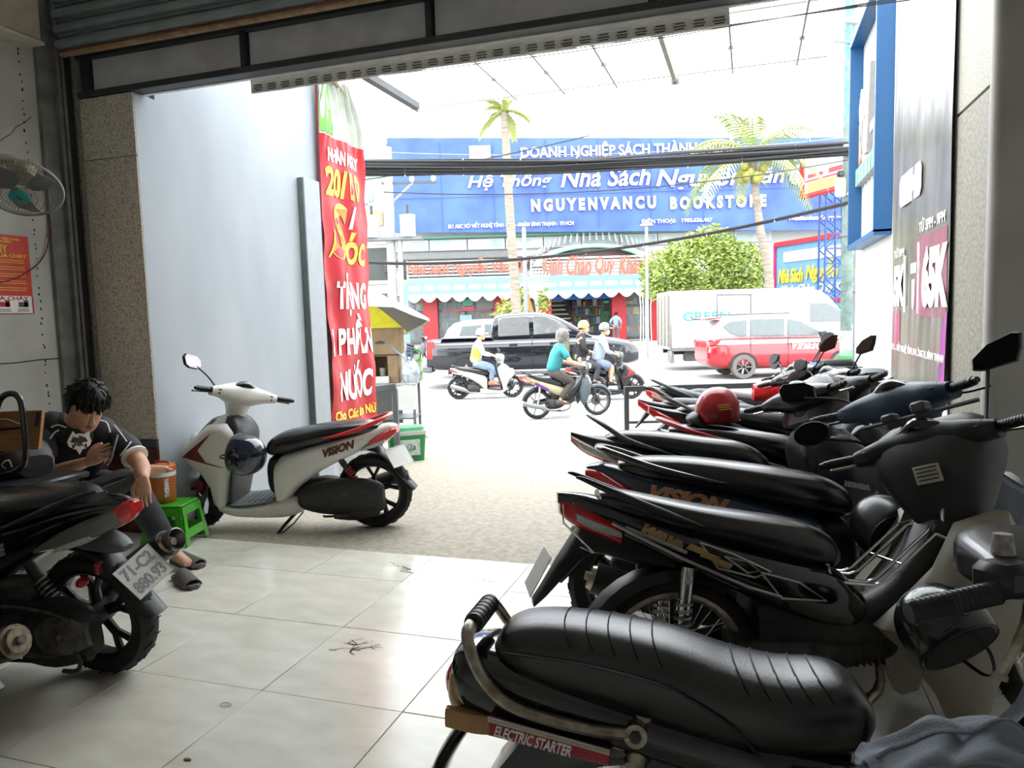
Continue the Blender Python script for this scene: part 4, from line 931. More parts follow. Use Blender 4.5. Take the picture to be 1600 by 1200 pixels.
def bw(a, b):
    k = max(0, (b-2.9)/.75); return (.012*sin(b*5+a*9)+.014*sin(a*17+b*2.3)+.008*sin(b*13-a*11)+.05*k*abs(sin(a*30)), a*(1-.45*k**2)-.16*k**2, b)
cl = cloth(-.42, .40, .22, 3.13, 40, 110, bw).build('cloth', REDB, bn)
gw = mat('white_green_vinyl', (.46, .50, .44), .4, bump=.2, bscale=6)
cl2 = cloth(-.42, .40, 3.13, 3.66, 40, 26, bw).build('upper_cloth', gw, bn)
GRNV = mat('green_vinyl', (.16, .42, .08), .4)
cloth(-.415, -.18, 3.15, 3.6, 10, 14, lambda a, b: (bw(a-(b-3.15)*.1, b)[0]+.004,)+bw(a-(b-3.15)*.06, b)[1:]).build('green_corner', GRNV, bn)
MB().tube([(-.02, -.43, .2), (-.02, -.435, 2.0), (0, -.42, 3.66)], .014, 6).build('edge_fold', mat('dark_red_vinyl', (.12, .008, .012), .6), bn)
MB().tube([(.02, -.36, 3.62), (.06, -.28, 3.66), (.02, .0, 3.60)], .025, 8, 3).tube([(0, -.45, 3.62), (.03, -.2, 3.68), (.03, .3, 3.5)], .004, 5, 3).build('tie_rope', mat('rope', (.4, .35, .25), .8), bn)
def btxt(nm, body, z, width, height, m_, y=0.0, shear=0, bold=.013, wob=True):
    t = text(nm, body, .3, m_, bn, mtx=Matrix(((0, 0, 1, 0), (1, 0, 0, 0), (0, 1, 0, 0), (0, 0, 0, 1))), width=width, height=height, bold=bold, shear=shear, depth=.0005)
    for v in t.data.vertices:
        p = bw(v.co.x+y, v.co.y+z); v.co.z += p[0]+.006; v.co.x = p[1]; v.co.y = p[2]
    return t
btxt('lettering', 'NHÂN NGÀY', 2.98, .60, .16, WHT); btxt('lettering', '20/10', 2.72, .64, .27, YEL, -.03)
btxt('logo_letter', 'S', 2.27, .30, .54, ORG, -.14, .1, .012); btxt('logo_letter', 'óc', 2.12, .36, .32, YEL, .15, .1, .006)
btxt('logo_stroke', '/', 2.42, .10, .22, WHT, .10); btxt('logo_tail', ')', 2.14, .10, .26, YEL, -.30, .3, .004)
btxt('lettering', 'TẶNG', 1.67, .56, .42, WHT, .03); btxt('lettering', '1 PHẦN', 1.285, .76, .40, WHT, .0); btxt('lettering', 'NƯỚC', .83, .60, .38, WHT, .02); btxt('lettering', 'Cho Các Bạn Nữ', .50, .76, .13, YEL, 0)
# flat brown stone on the ground by the front wheel
sp_ = at(318, 818, 4.95); tag(MB().hull([(-.10, 0, .03, .02), (-.05, 0, .07, .05), (.04, 0, .08, .055), (.10, 0, .03, .02)], 'x', 10, 2.4).build('stone', mat('brown_stone', (.10, .06, .035), .9, bump=.5)), 'brown lump of stone wedged by the white scooter\'s front wheel', 'stone')
bpy.data.objects['stone'].location = (-3.68, 4.05, ground(-3.6, 4.3)-.005)
# ---------------------------------------------------------------- the two scooters on the left
LT = mat('silver_lettering', (.45, .45, .45), .4, .5)
scooter('white scooter with a red grab rail parked across the yard', 'parked scooters', (-2.475, 4.48, ground(-2.475, 4.48)), radians(191), dict(body=WHITE, cowl=WHITE, stripe=MAROON, rail_mat=LENSR, spring=SPRR, steer=-.72, mirrors={1: 'poly'}, glassdir=(-.94, -.34, .22), mirror_tip={1: (.93, .34, 1.09)}, caliper=mat('red_caliper', (.25, .01, .02), .4),
    texts=[('VISION', .07, MAROON, .17, .605, .166, 1, .30, .45, .24)], plate_tilt=36, plate_yaw=-30, plate_at=(-.185, .02, .505)))
helmet('glossy navy blue open helmet hung on the white scooter', at(384, 712, 4.60), (radians(20), radians(100), radians(20)), mat('navy_gloss', (.008, .014, .035), .1, coat=.8))

scooter('black scooter with number plate 71-C2 880.93 parked before the seated man', 'parked scooters', (-2.52, 2.26, 0), radians(183), dict(body=BLACKG, lean=-.13, rail='wing', wing=-.01, spring=SPRS, steer=.5, mirrors={-1: 'poly'},
    seat=[(-.10, .70, .775, .06), (.0, .69, .80, .10), (.2, .66, .79, .135), (.38, .62, .765, .14), (.55, .58, .74, .13), (.66, .56, .70, .11), (.72, .56, .65, .08)],
    tail=[(-.26, .715, .75, .03), (-.16, .67, .765, .07), (0, .605, .755, .11), (.15, .53, .72, .14), (.3, .45, .69, .16), (.5, .33, .62, .175), (.6, .24, .57, .17), (.66, .2, .53, .15)],
    tl=[(-.272, .70, .745, .036), (-.24, .672, .755, .054), (-.215, .655, .745, .064), (-.20, .65, .735, .06)], muffler_end=(-.24, .50), plate_text=('71-C2', '880.93'), plate_roll=-14, plate_yaw=-10, plate_at=(-.245, .0, .45), plate_tilt=36,
    texts=[('AIR BLADE', .055, LT, .34, .555, .172, 1, .36, .35, .30)]))
sc2 = [o for o in bpy.data.objects if o.type == 'EMPTY' and o.get('label', '').startswith('black scooter with number')][0]
MB().hull([(-.235, .665, .745, .059), (-.19, .645, .735, .076), (-.08, .60, .70, .112), (.03, .575, .655, .130), (.11, .565, .60, .142)], 'x', 12, 3).build('side_lens', mat('smoked_lens', (.16, .16, .15), .15, coat=.6), sc2)
fin = MB().hull([(-.20, .545, .565, .03), (-.14, .54, .60, .06), (-.02, .56, .63, .075), (.06, .58, .62, .06)], 'x', 12, 2.6).build('mudguard_fin', mat('worn_grey_plastic', (.09, .09, .088), .45), sc2)
label_plane(fin, 'lettering', 'HONDA', .022, WHT, -.01, .59, .08, 1, .35, .2, .07, .001)
MB().box((-.10, .05, .49), (.02, .05, .05), .006).build('reflector', mat('dull_red_lens', (.22, .015, .015), .3), sc2)
MB().lathe([(.018, -.06), (.036, -.055), (.046, .0), (.047, .02), (.043, .022), (.034, .0), (.018, -.02)], (0, 0, 0), 'x', 18).xf(Matrix.Translation((-.27, -.165, .515)) @ Matrix.Rotation(radians(200), 4, 'Y')).build('exhaust_cap', mat('steel_cap', (.2, .2, .2), .3, .9), sc2)
scooter('dark scooter mostly out of view with a dull silver muffler', 'parked scooters', (-2.545, 1.585, 0), radians(184), dict(body=BLACKG, muffler=WORN, muffler_end=(-.22, .36), plate=False, mirrors={}))

MB().box((.30, .115, .40), (.30, .09, .10), .02, (0, .12, 0)).build('air_box', mat('dusty_black_casing', (.05, .049, .046), .6, var=.4, scale=18), sc2)
MB().hull([(-.10, .21, .31, .04), (-.02, .17, .34, .065), (.08, .16, .33, .07), (.14, .18, .30, .05)], 'x', 14, 2.6, yc=.135).build('hub_casing', mat('dusty_grey_casting', (.11, .105, .095), .6, .3, var=.4, scale=22), sc2)
MB().tube([(.0, .195, .262), (.0, .222, .262)], .022, 6).build('axle_nut', WORN, sc2); MB().tube([(-.03, .17, .20), (-.06, .185, .15), (-.03, .185, .115), (.03, .185, .11)], .009, 8, 3).build('brake_arm', ENGM, sc2)
for k in range(5): MB().tube([(.12+.075*k, .183, .335-.012*(k % 2)), (.12+.075*k, .19, .335-.012*(k % 2))], .010, 6).build('case_bolt', ENGM, sc2)
MB().tube([(-.05, .175, .22), (.08, .182, .165), (.25, .184, .165), (.42, .178, .19), (.47, .17, .24)], .007, 6, 3).tube([(-.05, .175, .22), (-.02, .18, .33), (.15, .184, .365), (.38, .178, .345), (.47, .17, .24)], .007, 6, 3).build('cover_rim', mat('dusty_grey_casting', (.11, .105, .095), .6, .3), sc2)
MB().ell((-.02, .07, .43), (.02, .03, .02), 10, 6).build('red_cap', REDB, sc2)
# ---------------------------------------------------------------- yard, right side
def wtxt(nm, body, y, z, w_, h_, m_, par, x=-.006, shear=0, bold=.004, slope=0.0, depth=.0008):
    B = Matrix(((0, 0, -1, x), (-1, 0, 0, y), (0, 1, 0, z), (0, 0, 0, 1))) @ Matrix.Rotation(slope, 4, 'Z')
    return text(nm, body, .3, m_, par, mtx=B, width=w_, height=h_, bold=bold, shear=shear, depth=depth)
db = thing('dark_banner', 'glossy dark vinyl banner with a white 65K price on the right wall', 'banner', (1.55, 8.05, 0))
DVIN = mat('dark_olive_vinyl', (.075, .073, .056), .28, col2=(.16, .15, .115), scale=1.6, detail=5, bump=.12, bscale=3, stretch=(1, 1.6, .5))
def dw(a, b): return (-.014+.006*sin(a*11+b*1.2)+.006*sin(a*5.3-b*.8)+.004*sin(a*23+b*3), a, b)
cl = cloth(-1.25, 1.22, .56, 5.2, 60, 60, dw)
for i in range(len(cl.v)): cl.v[i] = (cl.v[i][0], cl.v[i][1], cl.v[i][2])
cl.f = [f[::-1] for f in cl.f]; dbc = cl.build('cloth', DVIN, db)
MGV = mat('magenta_print', (.36, .03, .33), .35, col2=(.12, .04, .11), scale=4, ramp=(.4, .65)); PKP = mat('dull_pink_print', (.30, .06, .12), .35, col2=(.10, .05, .05), scale=3, ramp=(.35, .7))
def dpatch(nm, m_, y0, y1, z0, z1, f): 
    c = cloth(y0, y1, z0, z1, 12, 14, lambda a, b: (lambda p: (p[0]-.004, p[1], p[2]))(dw(*f(a, b)))); c.f = [q[::-1] for q in c.f]; return c.build(nm, m_, db)
dpatch('magenta_streak', MGV, -1.245, -.9, .57, 1.35, lambda a, b: (-1.245+(a+1.245)*(.35+.65*(1.35-b)/.78), b)); dpatch('pink_patch', PKP, -1.2, .0, 1.3, 2.05, lambda a, b: (a, b)); dpatch('red_patch', PKP, .75, 1.1, .95, 1.35, lambda a, b: (a, b))
wtxt('price', '65K', -.80, 1.66, .96, .56, WHT, db, -.028, 0, .02); wtxt('lettering', 'TỪ 5PM - 9PM', -.66, 2.15, .98, .13, WHT, db, -.03); wtxt('lettering', 'TỪ 5PM', .80, 1.98, .52, .11, WHT, db, -.03)
wtxt('price', '5K', .78, 1.62, .58, .44, WHT, db, -.028, 0, .02); wtxt('address', '551 XÔ VIẾT NGHỆ TĨNH, PHƯỜNG 25, BÌNH THẠNH', -.02, .967, 2.38, .12, WHT, db, -.03)
for y, z0, z1 in ((.43, 1.34, 1.92), (-.22, 1.33, 2.0)): MB().tube([(-.028, y+.02, z0), (-.028, y+.05, z1)], .012, 6).build('divider', WHT, db)
tgm = MB().plate([(-.20+cos(a)*.1-.35*(k < 7 or k > 20)*0, sin(a)*.13) for k, a in enumerate([2*pi*i/28 for i in range(28)])], 0, .003, 'x') if False else MB().plate([(y, z) for y, z in ((-.2, -.16), (.70, -.16), (.78, -.10), (.78, .10), (.70, .16), (-.2, .16), (-.26, .10), (-.26, -.10))], -.026, -.030, 'x'); tgm.xf(Matrix.Translation((0, .05, 2.60))); tgo = tgm.build('discount_tag', mat('pale_pink_print', (.75, .50, .58), .4), db)
wtxt('lettering', 'DISCOUNT', .30, 2.60, .80, .15, WHT, tgo, -.032)
MB().plate([(.12, 1.66), (-.02, 1.66), (-.0, 1.42), (.05, 1.36), (.10, 1.42)], -.026, -.030, 'x').build('cup_print', WHT, db); MB().plate([(.18, 1.72), (-.08, 1.72), (-.08, 1.82), (.18, 1.82)], -.026, -.030, 'x').build('cup_band', mat('pale_print', (.7, .7, .68), .4), db)
bx_ = thing('light_box_sign', 'blue framed sign box with raised green and grey lettering high on the right wall', 'sign', (1.6, 11.0, 3.75))
FB = mat('bright_blue_frame', (.008, .075, .20), .45, var=.05)
for y in (-1.2, 1.2): MB().box((-.10, y, 0), (.20, .07, 2.92), .004).build('frame_side', FB, bx_)
for z in (-1.46, 1.46): MB().box((-.10, 0, z), (.20, 2.47, .07), .004).build('frame_rail', FB, bx_)
MB().box((-.012, 0, 0), (.02, 2.36, 2.86)).build('backing', mat('pale_grey_backing', (.38, .39, .38), .6), bx_)
GRYL = mat('grey_raised_letter', (.30, .29, .29), .5)
MB().plate([(.12, .86), (-.06, .86), (.20, -.25), (.42, -.25)], -.02, -.10, 'x', .004).build('raised_stroke', GRYL, bx_); MB().plate([(1.05, .5), (.85, .75), (.60, .2), (.45, -.3), (.62, -.3), (.9, .1)], -.02, -.09, 'x', .004).build('raised_curve', WHT, bx_)
MB().plate([(-.15, .05), (-.55, .05), (-.62, -.30), (-.50, -.32), (-.45, -.08), (-.15, -.08)], -.02, -.11, 'x', .004).build('raised_hook', GRYL, bx_)
for k in range(3): MB().plate([(1.02-.14*k, .28), (.92-.14*k, .34), (.90-.14*k, -.20), (1.0-.14*k, -.28)], -.02, -.09, 'x', .004).build('orange_stroke', (mat('pale_orange_letter', (.65, .33, .18), .5), mat('pale_red_letter', (.6, .2, .18), .5), mat('pale_orange_letter', (.65, .33, .18), .5))[k], bx_)
GRN3 = mat('pale_green_letter', (.20, .55, .36), .5)
for k in range(6):
    o = MB().use(GRYL).box((-.06, 1.0-.30*k, -.46), (.10, .20, .24), .004); o.use(GRN3).box((-.113, 1.0-.30*k, -.46), (.008, .20, .24), .002); o.box((-.114, .98-.30*k, -.40), (.012, .07, .05)); o.build('raised_letter', None, bx_)
for k in range(14): MB().box((-.026, .80-.095*k, -1.02-.012*(k % 3)), (.010, .065, .12+.03*(k % 2)), .002).build('small_letter', WHT, bx_)
# ================================================================ STREET: stall, traffic, trees, bookshop
SZ = -.34; TONE[0] = .58
WHT = mat('street_white', (.86, .86, .85), .5, var=.03); REDB = mat('street_red', (.62, .02, .03), .45); ALU = mat('street_steel', (.5, .5, .5), .4, .6); WHITE = mat('street_white_paint', (.8, .79, .76), .35); YEL = mat('street_yellow', (.85, .62, .08), .5); GREENP = mat('street_green', (.06, .42, .015), .4); CREAM = mat('street_cream', (.55, .5, .38), .5); STEEL = mat('street_grey_steel', (.22, .24, .26), .5, .2)
def uz(px, py, v):
    p = at(px, py, v); return p.dot(R0), p.z
def sthing(name, label, cat, u, v, z=SZ, rz=0.0, group=None, scale=1.0): return thing(name, label, cat, S(u, v, z), SROT+rz, group, 0, scale)
# ---------------------------------------------------------------- drinks stall by the yard entrance
CARD = mat('cardboard', (.40, .27, .15), .8, var=.1, scale=8)
u0, z0 = uz(565, 597, 9.3); gz_ = zy(9.3)
tb = sthing('stall_table', 'pale drinks stall table with open shelves under the umbrella', 'table', -1.62, 9.3, gz_)
tz = .85
MB().box((0, 0, tz), (.86, .55, .03), .006).build('table_top', mat('pale_metal_top', (.62, .62, .60), .4), tb)
MB().box((.30, -.27, tz-.17), (.26, .015, .30), .004).build('front_panel', WHT, tb)
MB().box((-.12, .24, tz-.3), (.6, .015, .5)).build('back_panel', mat('grimy_glass', (.22, .22, .20), .3), tb)
MB().box((0, 0, .42), (.82, .5, .02)).build('shelf', STEEL, tb)
for x in (-.40, .40):
    for y in (-.25, .25): MB().box((x, y, tz/2), (.035, .035, tz), .004).build('leg', STEEL, tb)
def carton(label, u, v, z, d, open_=False, rz=0, mark=False):
    c = sthing('cardboard_box', label, 'box', u, v, z, rz, 'cartons on the drinks stall'); w_, l_, h_ = d; t = .008
    MB().box((0, l_/2, h_/2), (w_, t, h_)).box((-w_/2, 0, h_/2), (t, l_, h_)).box((w_/2, 0, h_/2), (t, l_, h_)).box((0, 0, t/2), (w_, l_, t)).box((0, 0, h_), (w_, l_, t)).build('walls', CARD, c)
    if open_:
        for s in (-1, 1): MB().box((s*w_*.36, -l_/2, h_/2), (w_*.26, t, h_), .001).build('flap', CARD, c)
    else: MB().box((0, -l_/2, h_/2), (w_, t, h_)).build('front', CARD, c)
    if mark:
        MB().box((-w_*.38, -l_/2-.006, h_*.68), (.05, .004, .06), .001).build('red_mark', REDB, c)
        MB().hull([(-.06, h_*.42, h_*.48, .004), (0, h_*.40, h_*.55, .004), (.06, h_*.42, h_*.5, .004)], 'x', 8, 2, 1, yc=-l_/2-.006).build('black_print', BLKT, c)
    return c
carton('open cardboard box holding a plastic cup on the stall table', -1.64, 9.24, gz_+tz+.017, (.46, .30, .34), True)
carton('closed cardboard box with a small red mark, topmost of the stall', -1.62, 9.24, gz_+tz+.375, (.50, .30, .32), False, 0, True)
cu = sthing('plastic_cup', 'clear plastic cup inside the open cardboard box', 'cup', -1.62, 9.22, gz_+tz+.03)
MB().lathe([(.001, 0), (.03, 0), (.045, .17), (.042, .17), (.028, .006), (.001, .006)], n=16).build('cup_body', mat('clear_cup', (.7, .68, .6), .2, alpha=.75), cu)
MB().lathe([(.001, .008), (.029, .008), (.033, .05), (.001, .05)], n=16).build('drink', mat('pale_tea', (.55, .45, .15), .3), cu)
tr_ = sthing('white_tray', 'small white food tray on the stall table\'s front edge', 'tray', -1.62, 9.045, gz_+tz+.017)
MB().hull([(-.10, 0, .09, .035), (.10, 0, .09, .035)], 'x', 12, 6).build('tray_body', WHT, tr_)
pb_ = sthing('plastic_bag', 'pale blue plastic carrier bag of cups on the stall table', 'bag', -1.265, 9.15, gz_+tz+.017)
MB().hull([(0, -.09, .09, .06), (.10, -.12, .12, .09), (.2, -.10, .10, .08), (.29, -.05, .05, .03)], 'z', 12, 2.3).build('bag_body', mat('blue_white_plastic', (.45, .60, .80), .4, col2=(.85, .9, .92), scale=14, ramp=(.4, .55)), pb_)
MB().tube([(-.02, -.05, .27), (-.03, -.07, .40), (.03, -.07, .40), (.02, -.05, .27)], .008, 6, 3).build('bag_handle', mat('blue_plastic', (.10, .25, .60), .4), pb_)
pg = sthing('snack_packet', 'green and white printed packet beside the carrier bag', 'packet', -1.20, 9.30, gz_+tz+.017)
MB().box((0, 0, .17), (.14, .06, .34), .02).build('packet_body', mat('green_white_print', (.25, .62, .12), .4, col2=(.85, .88, .82), scale=16, ramp=(.45, .55)), pg)
MB().tube([(-.05, -.04, .3), (-.05, -.045, .38), (.05, -.045, .38), (.05, -.04, .3)], .01, 6, 3).build('packet_handle', GREENP, pg)
a, b = at(600, 532, 8.85), at(640, 568, 8.8)
tag(MB().tube([a, a.lerp(b, .5)+Vector((0, 0, .01)), b], .022, 6, 3, flat=.35).build('blue_strap', mat('blue_grey_strap', (.20, .30, .45), .5)), 'blue-grey slanted strap hanging across the cartons', 'strap')
for i, (x, m_, w_, h_) in enumerate(((-.34, WHT, .07, .26), (-.25, REDB, .06, .30), (-.18, WHT, .07, .22))):
    c = sthing('packet_stack', ('white striped packet leaning left of the stall cartons', 'red packet among the white packets behind the stall cartons', 'white packet nearest the closed stall carton')[i], 'packet', -1.62+x, 9.45, gz_+tz+.017); MB().box((0, 0, h_/2+.45*(i != 0)), (w_, .05, h_), .01).box((0, .01, .22), (w_*.7, .03, .44), .008).build('packet_body', m_, c)
um = sthing('umbrella', 'grey and yellow parasol over the drinks stall', 'umbrella', -2.25, 9.25, gz_)
uz0, uz1 = at(662, 492, 9.3).z-gz_, at(530, 425, 9.3).z-gz_
GREYF = mat('grey_parasol_fabric', (.62, .62, .65), .6); GREYD = mat('grey_parasol_lining', (.16, .15, .13), .8); YELF = mat('yellow_parasol_lining', (.85, .80, .0), .6)
zr = uz0; zt = zr+.48
for i in range(8):
    a0, a1 = 2*pi*i/8+.05, 2*pi*(i+1)/8+.05; rows = []
    for j in range(7):
        t = j/6; r_ = 1.22*t; z_ = zt-.48*t**1.6; row = []
        for k in range(5):
            f = k/4; sag = .05*t*sin(pi*f); a = a0+(a1-a0)*f; rr = r_*(1-.075*sin(pi*f)*t)
            row.append((cos(a)*rr, sin(a)*rr, z_-sag*.2))
        rows.append(row)
    v = [p for r in rows for p in r]; q = [(j*5+k, j*5+k+1, (j+1)*5+k+1, (j+1)*5+k) for j in range(6) for k in range(4)]
    o = MB().add(v, q[0:]).build('panel', GREYF, um)
    v2 = [(x, y, z-.012) for x, y, z in v]; MB().add(v2, [f[::-1] for f in q]).build('lining', GREYD if i in (0, 7) else YELF, o)
    vl = []
    for k in range(5):
        x, y, z = rows[6][k]; vl += [(x, y, z), (x*1.004, y*1.004, z-.04)]
    MB().add(vl, [(2*k, 2*k+2, 2*k+3, 2*k+1) for k in range(4)]).build('valance', GREYF, um)
MB().tube([(0, 0, 0), (0, 0, zt+.03)], .02, 10).build('pole', STEEL, um); um.rotation_euler.x = -.20; um.location += F0*(-.25)
fr = thing('metal_rail', 'dark grey welded steel rail standing by the drinks stall', 'rail', S(-1.60, 8.02, zy(8.0)), SROT-.12)
for x in (-.72, .32): MB().box((x, 0, .41), (.06, .04, .84), .004).build('post', STEEL, fr)
MB().box((-.2, 0, .80), (1.08, .045, .07), .004, (0, radians(-6), 0)).build('top_bar', STEEL, fr); MB().box((-.2, 0, .36), (1.0, .03, .04), .004).build('lower_bar', STEEL, fr)
co = thing('cooler_box', 'green and white plastic cooler box standing beside the metal rail', 'cooler', S(-1.22, 8.25, zy(8.2)), SROT+.32)
CG = mat('cooler_green', (.02, .33, .10), .4)
MB().hull([(0, -.185, .185, .125), (.30, -.21, .21, .145)], 'z', 24, 7).build('tub', CG, co)
MB().hull([(.30, -.215, .215, .15), (.345, -.22, .22, .155)], 'z', 24, 7).build('rim', WHT, co)
MB().hull([(.345, -.20, .20, .14), (.385, -.19, .19, .13)], 'z', 24, 6).build('lid', mat('cooler_light_green', (.15, .55, .28), .4), co)
lb = MB().box((0, -.139, .16), (.26, .012, .18), .004).build('picture_label', mat('label_print', (.75, .85, .80), .4, col2=(.35, .60, .25), scale=12, ramp=(.5, .7)), co)
text('lettering', 'Sữa', .09, CG, co, loc=(0, -.148, .17), rot=(pi/2, 0, 0), width=.16, shear=.2)
for s in (-1, 1): MB().tube([(s*.2, -.05, .27), (s*.235, -.05, .25), (s*.235, .05, .25), (s*.2, .05, .27)], .012, 6).build('handle', WHT, co)
bb = thing('bucket', 'dark round bucket behind the metal rail', 'bucket', S(-1.95, 8.5, zy(8.5)), 0); MB().lathe([(.001, 0), (.2, 0), (.24, .35), (.22, .37), (.001, .42)], n=20).build('bucket_body', BLACKP, bb); MB().tube([(-.22, 0, .35), (-.1, 0, .48), (.1, 0, .48), (.22, 0, .35)], .006, 6, 4).build('bucket_handle', STEEL, bb)
gr2 = sthing('green_carton', 'small green drinks crate under the white scooter\'s tail, by the rail post', 'crate', -1.60, 8.0, zy(8.0)); MB().box((0, 0, .13), (.28, .24, .26), .02).build('crate_body', mat('teal_crate', (.05, .35, .25), .5), gr2); MB().box((0, -.125, .15), (.2, .012, .1), .004).build('label', WHT, gr2)
gf = thing('guard_rail', 'dark grey steel guard rail between the parked motorbikes and the street', 'rail', S(1.52, 8.7, zy(8.7)), SROT)
GD = mat('dark_rail_paint', (.07, .075, .08), .5, .2)
zt_ = at(976, 604, 8.7).z-zy(8.7)
for x in (-.16, 1.5, 3.0): MB().box((x, 0, zt_/2), (.055, .055, zt_), .004).build('post', GD, gf)
MB().box((1.5, 0, zt_-.03), (3.3, .055, .065), .004).build('top_bar', GD, gf); MB().box((1.5, 0, zt_*.42), (3.3, .03, .03), .003).build('lower_bar', GD, gf)
gb = thing('rubbish_bin', 'green wheeled rubbish bin at the foot of the utility pole', 'bin', S(*[uz(1339, 600, 13.0)[0], 13.0], SZ+.3), SROT)
BG = mat('bin_green', (.05, .42, .10), .45)
MB().hull([(-.25, -.2, .2, .2), (.55, -.26, .26, .26)], 'z', 16, 5).build('bin_body', BG, gb); MB().hull([(.55, -.29, .29, .29), (.60, -.29, .29, .29)], 'z', 16, 5).build('rim', BG, gb); MB().hull([(.60, -.26, .26, .26), (.70, -.18, .18, .2)], 'z', 16, 4).build('lid', mat('bin_light_green', (.10, .50, .16), .45), gb)
# ---------------------------------------------------------------- poles and cables
POLEC = mat('green_flaking_pole', (.10, .17, .15), .7, col2=(.22, .29, .26), scale=6, detail=8)
u, _ = uz(1335, 400, 14.2)
up = sthing('utility_pole', 'green flaking utility pole at the end of the white yard wall', 'pole', u-.14, 14.2)
MB().tube([(0, 0, 0), (0, 0, 1.3)], .115, 14).build('pole_base', mat('flaked_white', (.45, .45, .40), .8, var=.15, scale=6), up)
MB().tube([(0, 0, 1.3), (0, 0, 3.1)], .105, 14).build('pole_middle', POLEC, up); MB().tube([(0, 0, 3.1), (0, 0, 3.16)], .13, 14).build('band', STEEL, up)
MB().tube([(0, 0, 3.16), (0, 0, 5.2)], .10, 14).build('pole_upper', mat('pale_green_pole', (.20, .27, .24), .7, var=.15, scale=8), up)
MB().tube([(0, 0, 5.2), (0, 0, 8.4)], .095, 14).build('pole_top', mat('sky_blue_pole', (.10, .32, .52), .6, col2=(.25, .42, .52), scale=10), up)
MB().tube([(-.15, -.12, 4.75), (-.02, -.16, 4.7), (.06, -.14, 4.2), (-.05, -.13, 3.85)], .035, 8, 4).build('cable_conduit', WHT, up)
MB().box((-.2, -.12, 4.0), (.16, .14, .34), .02).build('meter_box', WHT, up); MB().box((-.2, -.12, 4.25), (.13, .1, .12), .03).build('lamp_head', BLACKP, up)
MB().hull([(-.18, 7.0, 7.06, .03), (.1, 6.95, 7.15, .08), (.3, 6.9, 7.2, .09)], 'x', 10, 3, 1, yc=-.1).build('lantern', CREAM, up)
MB().box((-.1, -.1, 6.65), (.45, .05, .05), .01, (0, .1, 0)).build('cross_arm', mat('teal_bracket', (.2, .42, .48), .5), up)
gp = thing('wall_end_pipe', 'grey square drain post at the street end of the white wall', 'post', (1.66, 13.0, -.35)); MB().box((0, 0, 1.35), (.14, .12, 2.75), .01).build('post_body', mat('blue_grey_post', (.20, .24, .27), .5), gp); MB().box((0, -.02, 2.0), (.17, .12, .03), .004).build('band', STEEL, gp)
pa, pb2 = at(1325, 232, 14.1), at(540, 262, 13.2)
CABM = mat('black_cable', (.03, .03, .032), .6, var=.3, scale=30)
def cable(name, label, a, b, sag, n, spread, r, wav=.02, seedv=1):
    r_ = random.Random(seedv); c = thing(name, label, 'cables', a); d = b-a; L = d.length; out = []
    for i in range(n):
        an, rr = r_.uniform(0, 2*pi), spread*sqrt(r_.random()); pts = []
        for k in range(9):
            t = k/8; rr2 = rr*(.9+.3*sin(6*t+i)); a2 = an+1.6*t*(1 if i % 2 else -.6)
            pts.append(d*t+Vector((0, 0, -4*sag*t*(1-t)+sin(a2)*rr2))+F0*cos(a2)*rr2*.7)
        MB().tube(pts, r*r_.uniform(.7, 1.2), 5, 3).build('wire', CABM, c)
    for k in range(1, 9):
        t = k/9; p = d*t+Vector((0, 0, -4*sag*t*(1-t)))
        MB().tube([p+Vector((0, 0, -spread*1.2)), p+Vector((0, 0, spread*1.2))], .012, 5).build('cable_tie', WHT, c)
    return c
cable('cable_bundle', 'thick black bundle of overhead cables across the street front', pa, pb2, .10, 30, .125, .02)
cable('lower_cable', 'thinner grey cable pair slanting below the thick overhead bundle', at(1326, 317, 14.1), at(545, 408, 19.5), .42, 5, .03, .022, seedv=4)
for i, (p, q, s_, l) in enumerate((((562, 282), (920, 212), .1, 'single black wire slanting up from the cable bundle to the palm top'), ((560, 236), (1330, 214), .35, 'thin pale wire above the thick cable bundle'), ((600, 300), (1325, 250), .5, 'thin black wire sagging just under the thick cable bundle'))):
    a, b = at(*p, 13.6), at(*q, 13.6+i*.2); d = b-a
    tag(MB().tube([a+d*(k/8)+Vector((0, 0, -4*s_*(k/8)*(1-k/8)*.5)) for k in range(9)], .011 if i != 1 else .007, 5, 3).build('overhead_wire', CABM if i != 1 else ALU), l, 'wire')
u, _ = uz(617, 400, 26)
tp_ = sthing('transformer_pole', 'concrete pole carrying two grey transformers left of the blue sign', 'pole', u, 26)
zz = lambda py: uz(617, py, 26)[1]-SZ
MB().tube([(-.12, 0, 0), (-.12, 0, zz(230))], .16, 12).build('concrete_pole', mat('pale_concrete_pole', (.60, .60, .58), .8), tp_); MB().tube([(.2, -.1, 0), (.2, -.1, zz(375))], .10, 10).build('steel_pole', ALU, tp_)
for x, w_ in ((-.72, .27), (.52, .27)):
    t_ = MB().lathe([(.001, 0), (w_*.95, 0), (w_, .05), (w_, .66), (w_*1.05, .68), (w_*1.05, .75), (.001, .8)], (x, -.2, zz(372)), n=18).build('transformer', mat('grey_white_enamel', (.62, .64, .65), .4), tp_)
    MB().tube([(x, -.2, zz(372)+.8), (x, -.2, zz(372)+1.1)], .05, 8).build('insulator', BLKT, t_)
MB().box((0, -.1, zz(374)), (2.0, .5, .1)).build('platform', STEEL, tp_); MB().box((.6, 0, zz(286)), (1.9, .08, .08)).build('cross_arm', STEELD, tp_)
MB().tube([(-.1, 0, zz(320)), (.75, 0, zz(286))], .05, 6).build('brace', ALU, tp_)
for x in (-.2, .7, 1.45): MB().ell((x, 0, zz(286)+.12), (.09, .09, .13), 8, 6).build('insulator', WHT, tp_)
u, _ = uz(821, 450, 30); lp_ = sthing('lamp_post', 'thin grey lamp post in front of the bookshop arch', 'pole', u, 30)
